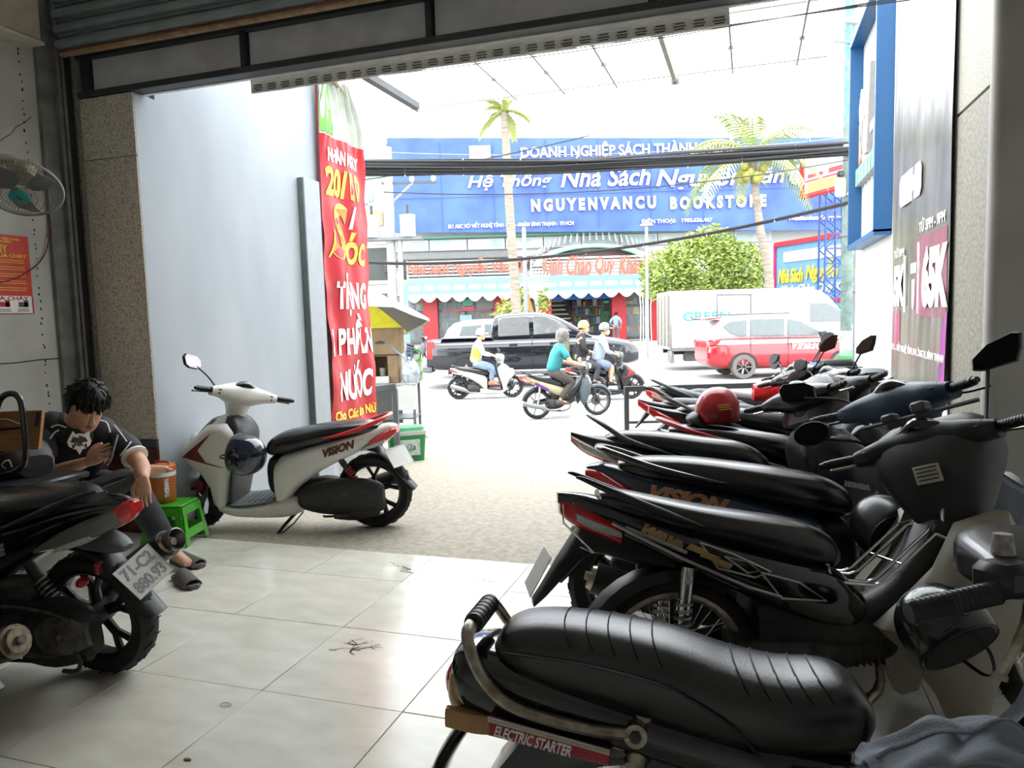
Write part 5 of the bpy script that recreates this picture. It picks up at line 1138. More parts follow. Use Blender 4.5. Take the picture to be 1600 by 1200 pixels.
MB().tube([(0, 0, 0), (0, 0, uz(821, 350, 30)[1]-SZ)], .085, 10).build('post', mat('grey_post', (.35, .38, .42), .5), lp_); MB().box((0, 0, uz(821, 352, 30)[1]-SZ), (.5, .2, .12), .03).build('lamp_head', ALU, lp_)
u, _ = uz(1010, 350, 28.6); lp_ = sthing('lamp_post', 'thin pale lamp post left of the round green tree', 'pole', u, 28.6)
MB().tube([(0, 0, 0), (0, 0, uz(1010, 352, 28.6)[1]-SZ)], .06, 8).build('post', ALU, lp_); MB().box((0, 0, uz(1010, 352, 28.6)[1]-SZ), (.5, .2, .1), .03).build('lamp_head', ALU, lp_)
# ---------------------------------------------------------------- bookshop
V0 = 43.0
bk = sthing('bookshop_building', 'bookshop with red columns, glass front and blue awning across the street', 'building', 0, V0, -.2)
def U(px, v=V0): return uz(px, 450, v)[0]
def Z(py, px=900, v=V0): return uz(px, py, v)[1]+.2
PALE = mat('pale_facade', (.72, .72, .68), .7); GREYW = mat('grey_facade', (.34, .36, .36), .7, var=.1)
def part(nm, m_, x0, x1, za, zb, v0=0.0, d=.2, par=None, ch=.01): return MB().box(((x0+x1)/2, v0+d/2, (za+zb)/2), (abs(x1-x0), d, abs(zb-za)), ch).build(nm, m_, par or bk)
REDC = mat('red_column_panel', (.62, .02, .03), .4, var=.08, scale=.6)
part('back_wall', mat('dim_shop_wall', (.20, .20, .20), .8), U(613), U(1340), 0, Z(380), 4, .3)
part('shop_floor', PALE, U(613), U(1340), -.1, .12, 0, 4.3); part('shop_ceiling', GREYW, U(613), U(1340), Z(462), Z(455), .3, 3.9)
part('upper_wall', GREYW, U(613), U(800), Z(410), Z(366), .6); part('upper_wall', PALE, U(800), U(1340), Z(440), Z(360), .6)
part('top_wall', PALE, U(613), U(1500), Z(366), Z(220), .5)
for a, b in ((660, 683), (771, 800), (838, 861), (955, 977), (1015, 1032)): part('column', REDC, U(a), U(b), 0, Z(448), -.25, .6)
part('plinth', mat('grey_brick_base', (.30, .27, .24), .8, var=.2, scale=3), U(977), U(1003), -.05, Z(533), -.1, .4)
# glass front
GLS = mat('shop_glass', (.55, .6, .6), .05, alpha=.22)
for a, b in ((683, 727), (727, 771), (800, 838), (977, 1015), (600, 660)):
    f = MB(); x0, x1 = U(a), U(b)
    for x in (x0, x1): f.box((x, .1, Z(500)), (.08, .1, Z(455)-.1))
    for z_ in (.25, Z(480), Z(455)): f.box(((x0+x1)/2, .1, z_), (x1-x0, .1, .08))
    fr_ = f.build('window', STEELD, bk); MB().box(((x0+x1)/2, .12, (Z(455)+.2)/2), (x1-x0-.05, .02, Z(455)-.2)).build('pane', GLS, fr_)
rb_ = random.Random(11)
BK = [mat('book_'+n, c, .6) for n, c in (('red', (.5, .05, .05)), ('blue', (.06, .15, .45)), ('teal', (.06, .35, .40)), ('cream', (.7, .66, .5)), ('yellow', (.7, .5, .05)), ('green', (.08, .3, .1)), ('white', (.75, .75, .75)), ('brown', (.2, .1, .05)))]
for (a, b, v_) in ((684, 770, 2.2), (602, 658, 1.2), (802, 836, 1.5), (979, 1014, 1.0), (900, 955, 3.2)):
    sh = MB().use(GREYW); x0, x1 = U(a), U(b)
    sh.box(((x0+x1)/2, v_+.25, Z(500)), (x1-x0, .05, Z(470)-.2))
    for k in range(6): sh.box(((x0+x1)/2, v_, .5+.55*k), (x1-x0, .4, .05))
    so = sh.build('bookshelf', None, bk); bo = MB()
    for k in range(6):
        x = x0
        while x < x1-.15:
            w_ = rb_.uniform(.06, .28); h_ = rb_.uniform(.25, .46)
            if rb_.random() < .85: bo.use(rb_.choice(BK)).box((x+w_/2, v_-.05, .53+.55*k+h_/2), (w_*.92, .25, h_))
            x += w_
    tag(bo.build('books', None, so), kind='stuff')
# staircase with cream treads, dark handrail
for i in range(13):
    z_ = .35+.27*i; MB().box((U(884)-.09*i, 1.2+.16*i, z_), (1.5, .32, .09), .01).build('stair_tread', mat('cream_tread', (.80, .74, .52), .6), bk)
MB().tube([(U(900)+.3, 1.0, .7), (U(885), 2.2, 2.2), (U(872), 3.2, 4.0)], .05, 6).build('handrail', mat('dark_handrail', (.09, .06, .09), .5), bk)
for i in range(9): MB().tube([(U(902)-.11*i, 1.0+.25*i, .3+.36*i), (U(902)-.11*i, 1.0+.25*i, 1.1+.36*i)], .025, 5).build('baluster', mat('dark_handrail', (.09, .06, .09), .5), bk)
part('entrance_header', mat('bright_blue', (.02, .16, .62), .4), U(861), U(955), Z(468), Z(460), -.1, .3)
part('blue_valance', mat('bright_blue', (.02, .16, .62), .4), U(880), U(935), Z(461), Z(455), -.25, .2)
# awning
AWB = mat('sky_blue_awning', (.24, .58, .78), .5)
aw = MB().box(((U(640)+U(1030))/2, -1.4, Z(437)), (U(1030)-U(640), .12, .3)).box(((U(640)+U(1030))/2, -1.4, Z(452.5)), (U(1030)-U(640), .12, .3)).box(((U(640)+U(1030))/2, -.7, Z(435)), (U(1030)-U(640), 1.4, .05)).build('awning_frame', AWB, bk)
n_ = 17; xs = [U(640)+(U(1030)-U(640))*i/n_ for i in range(n_+1)]
for i in range(n_):
    MB().box(((xs[i]+xs[i+1])/2, -1.38, Z(444.5)), (xs[i+1]-xs[i]-.14, .08, Z(440)-Z(449)), .01).build('awning_panel', WHT if i != 1 else mat('cream_panel', (.8, .74, .45), .5), aw)
for x in xs: MB().box((x, -1.41, Z(444.5)), (.14, .12, .55)).build('awning_bar', AWB, aw)
for i in range(n_*1):
    x0, x1 = xs[i], xs[i+1]; pts = [(x0, Z(455)), (x1, Z(455))]+[(x1-(x1-x0)*k/8, Z(459)-.30*sin(pi*k/8)) for k in range(9)]
    MB().plate(pts, -1.48, -1.44, 'y').build('scallop', WHT, aw)
for a in (640, 1031): MB().box((U(a), -1.4, Z(437)/2), (.2, .2, Z(437))).build('awning_post', AWB, bk)
# railing with red script, arch with green trim
for a, b, n_r in ((640, 800, 6), (830, 1010, 6), (1160, 1215, 5)):
    rl = MB()
    for k in range(n_r): rl.box(((U(a)+U(b))/2, -.6, Z(404+5.2*k)), (U(b)-U(a), .05, .10))
    rr = rl.box((U(a), -.6, Z(418)), (.1, .05, 1.2)).box((U(b), -.6, Z(418)), (.1, .05, 1.2)).build('railing', WHT, bk)
SCR = mat('coral_letters', (.85, .14, .08), .5); YL2 = mat('yellow_letters', (.90, .75, .05), .5)
def btext(nm, body, px0, px1, py, h_py, m_, v=-.9, shear=.25, bold=.02, par=None, vv=V0, depth=.04, frame=None):
    w_ = U(px1, vv)-U(px0, vv); h_ = Z(py-h_py/2)-Z(py+h_py/2)
    return text(nm, body, 1, m_, par or bk, loc=((U(px0)+U(px1))/2, v, Z(py, (px0+px1)/2)), rot=(pi/2, 0, 0), width=w_, height=h_, shear=shear, bold=bold, depth=depth)
btext('lettering', 'Nhà Sách Nguyễn Văn Cừ', 640, 826, 419, 28, SCR, bold=.03); btext('lettering', 'Kính', 846, 878, 416, 30, SCR, bold=.02); btext('lettering', 'Chào', 884, 922, 416, 30, SCR, bold=.02); btext('lettering', 'Quý', 928, 958, 418, 32, SCR, bold=.02); btext('lettering', 'Khách', 964, 1008, 416, 30, SCR, bold=.02)
btext('lettering', 'GIÀ  CŨ', 1161, 1195, 410, 20, YL2, shear=0) if False else None
arc = MB(); ar2 = MB()
for dst, r0_, r1_ in ((arc, 1.0, 1.14), (ar2, .94, 1.0)):
    pts = []; cx, hw, zb, hh = (U(845)+U(1010))/2, (U(1010)-U(845))/2, Z(415), Z(386)-Z(415)
    for k in range(17): a = pi*k/16; pts.append((cx+cos(a)*hw*r1_, zb+sin(a)*hh*r1_))
    for k in range(17): a = pi-pi*k/16; pts.append((cx+cos(a)*hw*r0_, zb+sin(a)*hh*r0_))
    for k in range(16):
        q = [pts[k], pts[k+1], pts[32-k], pts[33-k]]; dst.plate(q, .55 if dst is ar2 else .5, -.1, 'y')
arc.build('arch', WHT, bk); ar2.build('arch_trim', mat('green_trim', (.15, .45, .32), .5), bk)
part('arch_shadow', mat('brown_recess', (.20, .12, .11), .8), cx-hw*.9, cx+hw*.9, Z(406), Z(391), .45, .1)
al = MB()
for k in range(26): a = pi*(.08+.84*k/25); al.box((cx+cos(a)*hw*1.16, -.2, zb+sin(a)*hh*1.45+.1), (.12, .08, .5), .01, (0, -cos(a)*.5, 0))
tag(al.build('arch_letters', mat('steel_letters', (.45, .47, .5), .4, .5), bk), kind='stuff')
for k in range(10):
    x0 = U(612)+k*(U(1210)-U(612))/10; w_ = (U(1210)-U(612))/10
    f = MB().box((x0+w_/2, .45, Z(376)), (w_-.06, .1, Z(368)-Z(385))).build('window', WHT, bk); MB().box((x0+w_/2, .40, Z(376)), (w_-.3, .04, Z(369)-Z(384)-.1)).build('pane', mat('teal_glazing', (.45, .62, .64), .3, col2=(.8, .85, .85), scale=1.5), f)
part('green_gutter', mat('green_trim', (.15, .45, .32), .5), U(600), U(1340), Z(366.5), Z(363), -.1, .4)
for k in range(5): part('louvre', GREYD, U(600), U(840), Z(399+4*k), Z(397+4*k), .35, .2)
part('pale_green_beam', mat('pale_green_paint', (.55, .78, .50), .6), U(560), U(640), Z(436), Z(430), -.3, .4); part('cream_beam', mat('cream_beam_paint', (.80, .80, .60), .6), U(560), U(640), Z(450), Z(437), -.25, .4)
part('lit_ceiling_panel', WHT, U(742), U(770), Z(478), Z(460), 1.2, .1); part('neon_motif', mat('teal_neon', (.1, .5, .35), .4), U(722), U(738), Z(473), Z(462), -.02, .06); part('neon_motif', mat('red_neon', (.7, .1, .15), .4), U(721), U(740), Z(479), Z(474), -.02, .06)
part('red_garland', mat('red_neon', (.7, .1, .15), .4), U(690), U(766), Z(481), Z(479), -.02, .05)
pst = part('poster', mat('pale_blue_poster', (.42, .62, .80), .5), U(717), U(736), Z(503), Z(487), -.05, .03); part('poster_strip', REDB, U(720), U(733), Z(499), Z(497.5), -.06, .02, pst)
part('exit_sign', mat('green_sign', (.1, .6, .35), .4), U(945), U(953), Z(475), Z(471), .5, .05); part('christmas_display', mat('dark_green_display', (.05, .16, .07), .8, var=.5, scale=9), U(941), U(954), .3, Z(487), .8, .4); part('yellow_figure', mat('yellow_toy', (.85, .65, .08), .5), U(990), U(999), Z(494), Z(482), .3, .2); part('yellow_panel', mat('yellow_toy', (.85, .65, .08), .5), U(979), U(991), Z(477), Z(473), .3, .05)
# neighbouring building on the left
nb = sthing('neighbour_building', 'white building with a teal upper wall left of the bookshop', 'building', 0, V0+.5, -.2)
part('wall', PALE, U(480), U(612), Z(372), Z(268), 0, .5, nb); part('upper_wall', mat('teal_wall', (.35, .75, .72), .6), U(480), U(606), Z(268), Z(213), .1, .5, nb)
sg_ = part('orange_sign', mat('orange_sign', (.85, .45, .22), .5), U(571), U(601), Z(342), Z(319), -.15, .1, nb); part('picture', WHT, U(577), U(595), Z(338), Z(328), -.2, .06, sg_)
part('green_mark', mat('mint', (.3, .75, .55), .5), U(579), U(588), Z(304), Z(292), -.15, .1, nb); part('blue_mark', mat('slate_blue', (.25, .30, .5), .5), U(565), U(578), Z(309), Z(305), -.15, .1, nb)
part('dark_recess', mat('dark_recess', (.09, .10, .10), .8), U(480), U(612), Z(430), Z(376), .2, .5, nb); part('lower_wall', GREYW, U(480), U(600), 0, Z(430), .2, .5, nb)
# ---------------------------------------------------------------- big blue cloth sign
BLU = mat('blue_sign_cloth', (.035, .10, .50), .5, col2=(.07, .18, .62), scale=.5, detail=5, bump=.3, bscale=1.2)
SV = 42.3
bs = sthing('blue_sign', 'huge blue fabric shop sign with white and cream lettering on the bookshop', 'sign', 0, SV, 0)
def Us(px): return uz(px, 290, SV)[0]
def Zs(py, px=900): return uz(px, py, SV)[1]
cl = MB(); NX, NZ = 44, 10
zl0, zl1, zr0, zr1 = Zs(364, 607), Zs(215, 607), Zs(359, 1345), Zs(215, 1345)
g = [[(Us(607)+(Us(1345)-Us(607))*i/NX, .03*sin(i*1.3+j*.8)+.02*sin(i*.37*j), (zl0+(zr0-zl0)*i/NX)*(1-j/NZ)+(zl1+(zr1-zl1)*i/NX)*j/NZ) for i in range(NX+1)] for j in range(NZ+1)]
W = NX+1; cl.add([p for r in g for p in r], [(j*W+i, j*W+i+1, (j+1)*W+i+1, (j+1)*W+i) for j in range(NZ) for i in range(NX)])
cl.add([(x, y+.05, z) for r in g for x, y, z in r], [((j+1)*W+i, (j+1)*W+i+1, j*W+i+1, j*W+i) for j in range(NZ) for i in range(NX)]); cl.build('cloth', BLU, bs)
for k in range(9): MB().tube([(Us(607+82*k), -.06, Zs(362, 760)), (Us(607+82*k), -.06, Zs(216))], .02, 5).build('seam', BLU, bs)
MB().tube([(Us(607), -.06, Zs(303, 900)), (Us(1340), -.06, Zs(303, 900))], .015, 5).build('seam', BLU, bs)
CRM = mat('cream_letters', (.85, .76, .42), .5)
def stext(body, x0, x1, y, h, m_, shear=0, bold=.03):
    return text('lettering', body, 1, m_, bs, loc=((Us(x0)+Us(x1))/2, -.12, Zs(y, (x0+x1)/2)), rot=(pi/2, 0, 0), width=Us(x1)-Us(x0), height=Zs(y-h/2)-Zs(y+h/2), shear=shear, bold=bold, depth=.03)
MB().box(((Us(735)+Us(768))/2, -.1, (Zs(224)+Zs(262))/2), (Us(768)-Us(735), .05, Zs(224)-Zs(262))).build('white_panel', WHT, bs)
stext('DOANH NGHIỆP SÁCH THÀNH NGHĨA', 815, 1160, 234, 27, CRM)
stext('Hệ Thống', 731, 862, 283, 30, WHT, .25, .02); stext('Nhà Sách', 876, 1016, 277, 30, WHT, .25, .02); stext('Nguyễn', 1024, 1160, 278, 44, WHT, .25, .02); stext('Văn', 1168, 1224, 274, 26, WHT, .25, .02); stext('Cừ', 1232, 1272, 272, 34, WHT, .2, .06)
stext('N G U Y E N V A N C U', 829, 1024, 319, 20, CRM, 0, .06); stext('B O O K S T O R E', 1046, 1196, 316, 20, CRM, 0, .06)
stext('551 ABC XÔ VIẾT NGHỆ TĨNH - P.26 - QUẬN BÌNH THẠNH - TP.HCM', 698, 895, 351, 11, WHT, 0, .03); stext('ĐIỆN THOẠI:   1900.636.467', 1001, 1112, 345, 10, WHT, 0, .03); stext('Website:nhasachnguyenvancu.com', 1230, 1345, 341, 9, WHT, 0, .03)
# ---------------------------------------------------------------- second blue board, lattice tower with red sign
p0_, p1_ = at(1211, 420, 37), at(1345, 420, 31.5); d_ = p1_-p0_; d_.z = 0; L_ = d_.length
b2 = thing('blue_board', 'slanted pale blue board with yellow shop lettering behind the box truck', 'sign', (p0_.x, p0_.y, 0), atan2(d_.y, d_.x))
za, zb = at(1211, 470, 37).z-1.2, at(1211, 383, 37).z
LB = mat('pale_blue_board', (.17, .40, .72), .5)
MB().box((L_/2, .1, (za+zb)/2), (L_, .12, zb-za)).build('board', LB, b2); MB().box((L_/2, .03, zb), (L_, .2, .22)).build('red_edge', REDB, b2); MB().box((.0, .03, (za+zb)/2), (.12, .2, zb-za)).build('side_edge', mat('magenta_edge', (.6, .05, .2), .5), b2)
def b2t(body, x0, x1, z, h, m_, shear=.2, bold=.03): return text('lettering', body, 1, m_, b2, loc=((x0+x1)/2*L_, -.0, z), rot=(pi/2, 0, 0), width=(x1-x0)*L_, height=h, shear=shear, bold=bold, depth=.03)
H_ = zb-za
MB().box((L_*.55, .02, zb-H_*.17), (L_*.88, .06, H_*.13), .02).build('white_band', WHT, b2)
b2t('Nhà Sách', .05, .36, zb-H_*.40, H_*.17, YL2); b2t('Nguyễn Văn', .40, .98, zb-H_*.38, H_*.26, YL2); b2t('Kính Chào Quý Khách', .08, .98, zb-H_*.58, H_*.13, WHT)
MB().box((L_*.6, .02, zb-H_*.72), (L_*.8, .06, H_*.05)).build('red_band', REDB, b2); MB().box((L_*.6, .02, zb-H_*.80), (L_*.8, .06, H_*.05)).build('green_band', mat('mint_band', (.08, .50, .30), .5), b2); MB().box((L_*.6, .02, zb-H_*.92), (L_*.8, .06, H_*.05)).build('green_band', mat('mint_band', (.08, .50, .30), .5), b2)
TWB = mat('blue_lattice', (.03, .08, .33), .5)
ut, _ = uz(1297, 420, 29.5); tw = sthing('lattice_tower', 'dark blue steel lattice mast holding the red and white sign', 'tower', ut, 29.5)
zt0 = uz(1297, 296, 29.5)[1]-SZ
for a in (-.3, .3):
    for b in (-.3, .3): MB().tube([(a*1.25, b, 0), (a, b, zt0)], .045, 6).build('leg', TWB, tw)
n_ = 11
for k in range(n_):
    za_, zb_ = zt0*k/n_, zt0*(k+1)/n_
    for b in (-.3, .3):
        MB().tube([(-.33, b, za_), (.33, b, zb_)] if k % 2 else [(.33, b, za_), (-.33, b, zb_)], .03, 5).build('brace', TWB, tw)
    MB().box((0, -.3, zb_), (.66, .05, .06)).build('cross_bar', TWB, tw)
rsn = sthing('red_sign', 'tilted white and red advertising sign on top of the lattice mast', 'sign', ut, 28.95, 0, -.0)
q = [at(1253, 309, 28.95), at(1345, 284, 28.95), at(1345, 216, 28.95), at(1253, 243, 28.95)]
q2 = [(p.dot(R0)-ut, p.z) for p in q]
MB().plate(q2, .12, 0, 'y').build('board', mat('white_board', (.86, .84, .80), .5), rsn)
for i in range(4):
    a, b = q2[i], q2[(i+1) % 4]; MB().tube([(a[0], -.02, a[1]), (b[0], -.02, b[1])], .10, 4).build('red_frame', REDB, rsn)
def ln_(f, m_, h, a=0.03, b=.97):
    def P(t): return (q2[0][0]*(1-t)+q2[1][0]*t, q2[0][1]*(1-t)+q2[1][1]*t+f*(q2[3][1]-q2[0][1]))
    (x0, z0), (x1, z1) = P(a), P(b); MB().plate([(x0, z0), (x1, z1), (x1, z1+h), (x0, z0+h)], -.01, -.04, 'y').build('stripe', m_, rsn)
ln_(.33, REDB, .06); ln_(.42, REDB, .13, .1, .35); ln_(.42, REDB, .18, .45, .97); ln_(.08, mat('yellow_band', (.85, .70, .10), .5), .35, .1, .95); ln_(.7, mat('pink_band', (.85, .5, .5), .5), .05, .05, .4)
# ---------------------------------------------------------------- trees and plants
BARK = mat('palm_bark', (.30, .25, .19), .9, col2=(.48, .42, .34), scale=3, detail=4, stretch=(1, 1, 9))
LEAF = [mat('leaf_yellow_green', (.46, .60, .10), .55, var=.15), mat('leaf_pale_green', (.62, .72, .22), .55, var=.15), mat('leaf_green', (.20, .34, .06), .55, var=.2)]
def palm(label, px_b, py_b, px_t, py_t, v, r, fronds, coconut, seedv, flen):
    ub, _ = uz(px_b, py_b, v); p = sthing('palm_tree', label, 'tree', ub, v); ut_, ztp = uz(px_t, py_t, v); dx = ut_-ub; zt_ = ztp-SZ; q = random.Random(seedv)
    z1 = uz(px_b, py_b, v)[1]-SZ
    pts = [(0, 0, 0), (0, 0, z1), (dx*.55, 0, z1+(zt_-z1)*.45), (dx, 0, zt_)]; mb = MB(); P_ = catmull(pts, 9); rr = [r*(1.1-.35*i/(len(P_)-1))*(1.06 if i % 2 else .97) for i in range(len(P_))]
    mb.tube(P_, rr, 10).build('trunk', BARK, p)
    for i in range(fronds):
        az = 2*pi*i/fronds+q.uniform(-.2, .2); el = q.uniform(-.2, 1.1); L = flen*q.uniform(.8, 1.1); sp = []
        c = Vector((dx, 0, zt_)); d = Vector((cos(az)*cos(el), sin(az)*cos(el)*.8, sin(el)))
        for k in range(9):
            sp.append(c.copy()); c = c+d*L/8; d = (d+Vector((0, 0, -.23))).normalized()
        mb = MB().use(LEAF[q.choice((0, 1, 1))]); mb.tube([tuple(x) for x in sp], [.03, .025, .02, .008], 5)
        for k in range(1, 9):
            for h in range(3):
                t = sp[k-1].lerp(sp[k], (h+.5)/3); dd = (sp[k]-sp[k-1]).normalized(); sd_ = dd.cross(Vector((0, 0, 1))); sd_ = sd_.normalized() if sd_.length > .01 else Vector((1, 0, 0)); l = L*.28*(1-abs(k-4)/7)
                for s in (-1, 1):
                    e = t+sd_*s*l*.75+dd*l*.45-Vector((0, 0, l*.42)); m_ = t.lerp(e, .5)+Vector((0, 0, l*.08)); wv = dd*.035
                    mb.add([t-wv, t+wv, m_+wv, e, m_-wv], [(0, 1, 2, 3, 4)])
        mb.build('frond', None, p)
    for i in range(coconut):
        a = q.uniform(0, 2*pi); MB().ell((dx+cos(a)*q.uniform(.2, .62), -abs(sin(a))*.4, zt_-.55+q.uniform(-.3, .25)), (.16, .16, .19), 10, 7).build('coconut', mat('green_coconut', (.42, .40, .08), .5), p)
    return p
palm('slim palm tree with sparse crown standing before the blue sign, left one', 806, 470, 788, 176, 27, .18, 9, 0, 3, 1.3)
palm('leaning coconut palm with nuts, before the right end of the blue sign', 1202, 440, 1175, 246, 28, .17, 15, 12, 8, 3.2)
def leaf_mass(mb, q, c, rad, n, size, shell=.55):
    for i in range(n):
        while True:
            d = Vector((q.uniform(-1, 1), q.uniform(-1, 1), q.uniform(-1, 1)))
            if .05 < d.length <= 1: break
        d = d.normalized()*(shell+(1-shell)*q.random()); p = Vector(c)+Vector((d.x*rad[0], d.y*rad[1], d.z*rad[2]))
        a = Vector((q.uniform(-1, 1), q.uniform(-1, 1), q.uniform(-.6, .6))).normalized(); b = a.cross(Vector((q.uniform(-1, 1), q.uniform(-1, 1), q.uniform(-1, 1)))).normalized(); s = size*q.uniform(.7, 1.3)
        mb.use(LEAF[q.choice((0, 0, 1, 1, 2))]); mb.add([p-a*s, p+b*s*.35, p+a*s, p-b*s*.35], [(0, 1, 2, 3)])
u, z_ = uz(1098, 415, 31); q = random.Random(5)
tr = sthing('street_tree', 'round yellow-green leafy tree rising behind the white box truck', 'tree', u, 31)
MB().tube([(-.9, 0, 0), (-.7, 0, 1.8), (0, 0, z_-SZ-.4)], [.2, .16, .1], 8, 3).build('trunk', BARK, tr)
lm = MB(); zc = z_-SZ
for c, r_, n in (((0, 0, zc+.1), (1.9, 1.5, 1.35), 4200), ((-1.5, 0, zc-.25), (1.2, 1.2, 1.0), 2100), ((1.5, 0, zc-.1), (1.25, 1.2, 1.1), 2300), ((.3, -.2, zc+.9), (1.1, 1.0, .8), 900), ((-1.9, .2, zc-.9), (.7, .8, .5), 500), ((1.9, .2, zc-.9), (.8, .8, .5), 500), ((0, .1, zc-.9), (1.6, 1.2, .6), 900)):
    leaf_mass(lm, q, c, r_, n, .115)
tag(lm.build('foliage', None, tr), kind='stuff')
u, z_ = uz(806, 485, 33)
bu = sthing('potted_shrub', 'leafy yellow-green shrub with an orange flag in front of the bookshop', 'shrub', u, 33); lm = MB()
leaf_mass(lm, q, (-.3, 0, z_-SZ-.1), (.85, .6, .65), 420, .15, .3); leaf_mass(lm, q, (.25, 0, z_-SZ+.65), (.45, .4, .4), 200, .14, .3); leaf_mass(lm, q, (1.25, 0, z_-SZ+.3), (.35, .3, .8), 150, .13, .3)
tag(lm.build('foliage', None, bu), kind='stuff'); MB().tube([(0, 0, 0), (0, 0, z_-SZ)], .07, 6).build('stem', BARK, bu)
MB().plate([(.42, z_-SZ+.75), (.55, z_-SZ+.72), (.80, z_-SZ-.15), (.55, z_-SZ-.05), (.45, z_-SZ+.2)], -.62, -.65, 'y').build('flag', mat('orange_flag', (.85, .22, .06), .6), bu)
u, z_ = uz(838, 450, 34); wt = sthing('wire_tree', 'white wire light tree with bare straight branches beside the orange flag', 'decoration', u, 34)
for k in range(9): MB().tube([(0, 0, 1.0), (.02*(k-4), 0, z_-SZ-.6), (.16*(k-4), .05*(k % 3), z_-SZ+.9-.06*abs(k-4))], .025, 5, 3).build('branch', WHT, wt)
MB().tube([(0, 0, 0), (0, 0, 1.2)], .05, 6).build('trunk', WHT, wt)
u, z_ = uz(1009, 500, 36); wt = sthing('wire_column', 'white wire light column between the last red columns', 'decoration', u, 36)
for k in range(5): MB().tube([(.14*(k-2), 0, .1), (.12*(k-2), 0, 2.1), (.2*(k-2), 0, 3.3)], .03, 5, 3).build('rod', WHT, wt)
MB().box((0, 0, .12), (1.3, .8, .5), .05).build('base', PALE, wt)
u, z_ = uz(566, 402, 24); tf = sthing('street_tree', 'small sprig of green leaves showing at the edge of the red banner', 'tree', u-.5, 24); lm = MB(); leaf_mass(lm, q, (0, 0, z_-SZ), (.75, .6, .8), 380, .13, .3); tag(lm.build('foliage', None, tf), kind='stuff'); MB().tube([(0, 0, 0), (0, 0, z_-SZ)], .07, 6).build('trunk', BARK, tf)
# ---------------------------------------------------------------- cars
GLASSC = mat('car_glass', (.26, .30, .31), .25, var=.05, spec=.25); GLASSL = mat('bright_reflecting_glass', (.62, .64, .65), .05, .6)
TYG = mat('dusty_tyre', (.22, .21, .19), .9); TYD = mat('car_tyre', (.03, .03, .03), .85)
def car_wheel(root, x, y, R, spoke_m, tyre, name='wheel'):
    s = -1 if y < 0 else 1
    o = MB().lathe([(R*.62, -.11), (R*.93, -.11), (R, -.07), (R, .07), (R*.93, .11), (R*.62, .11), (R*.62, -.11)], (x, y, R), 'y', 28).build(name, tyre, root)
    r = MB().lathe([(R*.64, -.10), (R*.64, .10), (R*.58, .10), (R*.58, -.10), (R*.64, -.10)], (x, y, R), 'y', 28); r.lathe([(.001, s*.05), (R*.6, s*.03), (R*.6, s*.02), (.001, s*.02)], (x, y, R), 'y', 28)
    rim = r.build('rim', mat('dark_rim', (.04, .04, .042), .4, .5), o)
    for k in range(7): a = 2*pi*k/7; MB().tube([(x+cos(a)*.04, y+s*.075, R+sin(a)*.04), (x+cos(a)*R*.6, y+s*.09, R+sin(a)*R*.6)], R*.075, 5, flat=.6).build('spoke', spoke_m, rim)
    return o
def side_plate(root, nm, m_, out, y, t=.012): return [MB().plate(out, s*(y-.02), s*(y+t), 'y', .004).build(nm, m_, root) for s in (-1, 1)]
PB = mat('black_metallic_car', (.010, .013, .022), .14, coat=1); CWH = mat('white_car', (.78, .78, .78), .25, coat=.6); CRD = mat('red_car', (.62, .015, .03), .2, coat=.8)
# pickup
vp, up_ = 18.0, uz(666, 560, 18.0)[0]
pk = sthing('pickup_truck', 'dark pickup truck with red tail lamps driving past the bookshop', 'truck', up_, vp+.95)
MB().hull([(.0, .62, 1.18, .80), (.04, .50, 1.23, .90), (.5, .45, 1.245, .925), (1.7, .42, 1.255, .93), (3.4, .42, 1.26, .93), (4.3, .45, 1.22, .92), (5.0, .50, 1.10, .88), (5.25, .56, .98, .75)], 'x', 26, 5, 4).build('body', PB, pk)
MB().hull([(1.60, 1.15, 1.28, .80), (1.66, 1.15, 1.70, .76), (1.85, 1.15, 1.83, .74), (2.7, 1.15, 1.86, .74), (3.25, 1.15, 1.74, .75), (3.75, 1.15, 1.46, .78), (4.1, 1.12, 1.24, .80)], 'x', 22, 5, 4).build('cab', PB, pk)
side_plate(pk, 'window', GLASSL, [(1.78, 1.28), (1.80, 1.68), (1.90, 1.74), (2.55, 1.76), (2.55, 1.30)], .765); side_plate(pk, 'window', GLASSL, [(2.66, 1.30), (2.66, 1.76), (2.95, 1.74), (3.30, 1.60), (3.60, 1.36)], .765)
side_plate(pk, 'door_seam', BLACKG, [(2.60, .55), (2.60, 1.26), (2.615, 1.26), (2.615, .55)], .93); side_plate(pk, 'door_handle', BLACKP, [(2.05, 1.05), (2.05, 1.10), (2.25, 1.10), (2.25, 1.05)], .94, .03); side_plate(pk, 'door_handle', BLACKP, [(3.05, 1.06), (3.05, 1.11), (3.25, 1.11), (3.25, 1.06)], .94, .03)
ring = lambda x, r0, r1, z: [(x+cos(pi*i/12)*r1, z+sin(pi*i/12)*r1) for i in range(13)]+[(x-cos(pi*i/12)*r0, z+sin(pi*i/12)*r0) for i in range(13)]
side_plate(pk, 'wheel_arch', BLACKP, ring(1.02, .41, .50, .39), .92, .03); side_plate(pk, 'wheel_arch', BLACKP, ring(4.25, .41, .50, .39), .92, .03)
MB().hull([(-.12, .42, .60, .86), (.04, .40, .62, .90), (.12, .42, .60, .9)], 'x', 12, 4, 2).build('rear_bumper', GREYP, pk)
side_plate(pk, 'tail_lamp', LENSR, [(.0, .78), (.02, 1.20), (.20, 1.20), (.24, 1.02), (.18, .76)], .90); MB().box((1.0, 0, 1.262), (1.3, 1.7, .02), .004).build('bed_cover', GREYP, pk)
side_plate(pk, 'side_step', GREYP, [(1.6, .36), (1.6, .42), (3.7, .42), (3.7, .36)], .95, .05)
for x in (1.02, 4.25):
    for y in (-.84, .84): car_wheel(pk, x, y, .39, ALU, TYD)
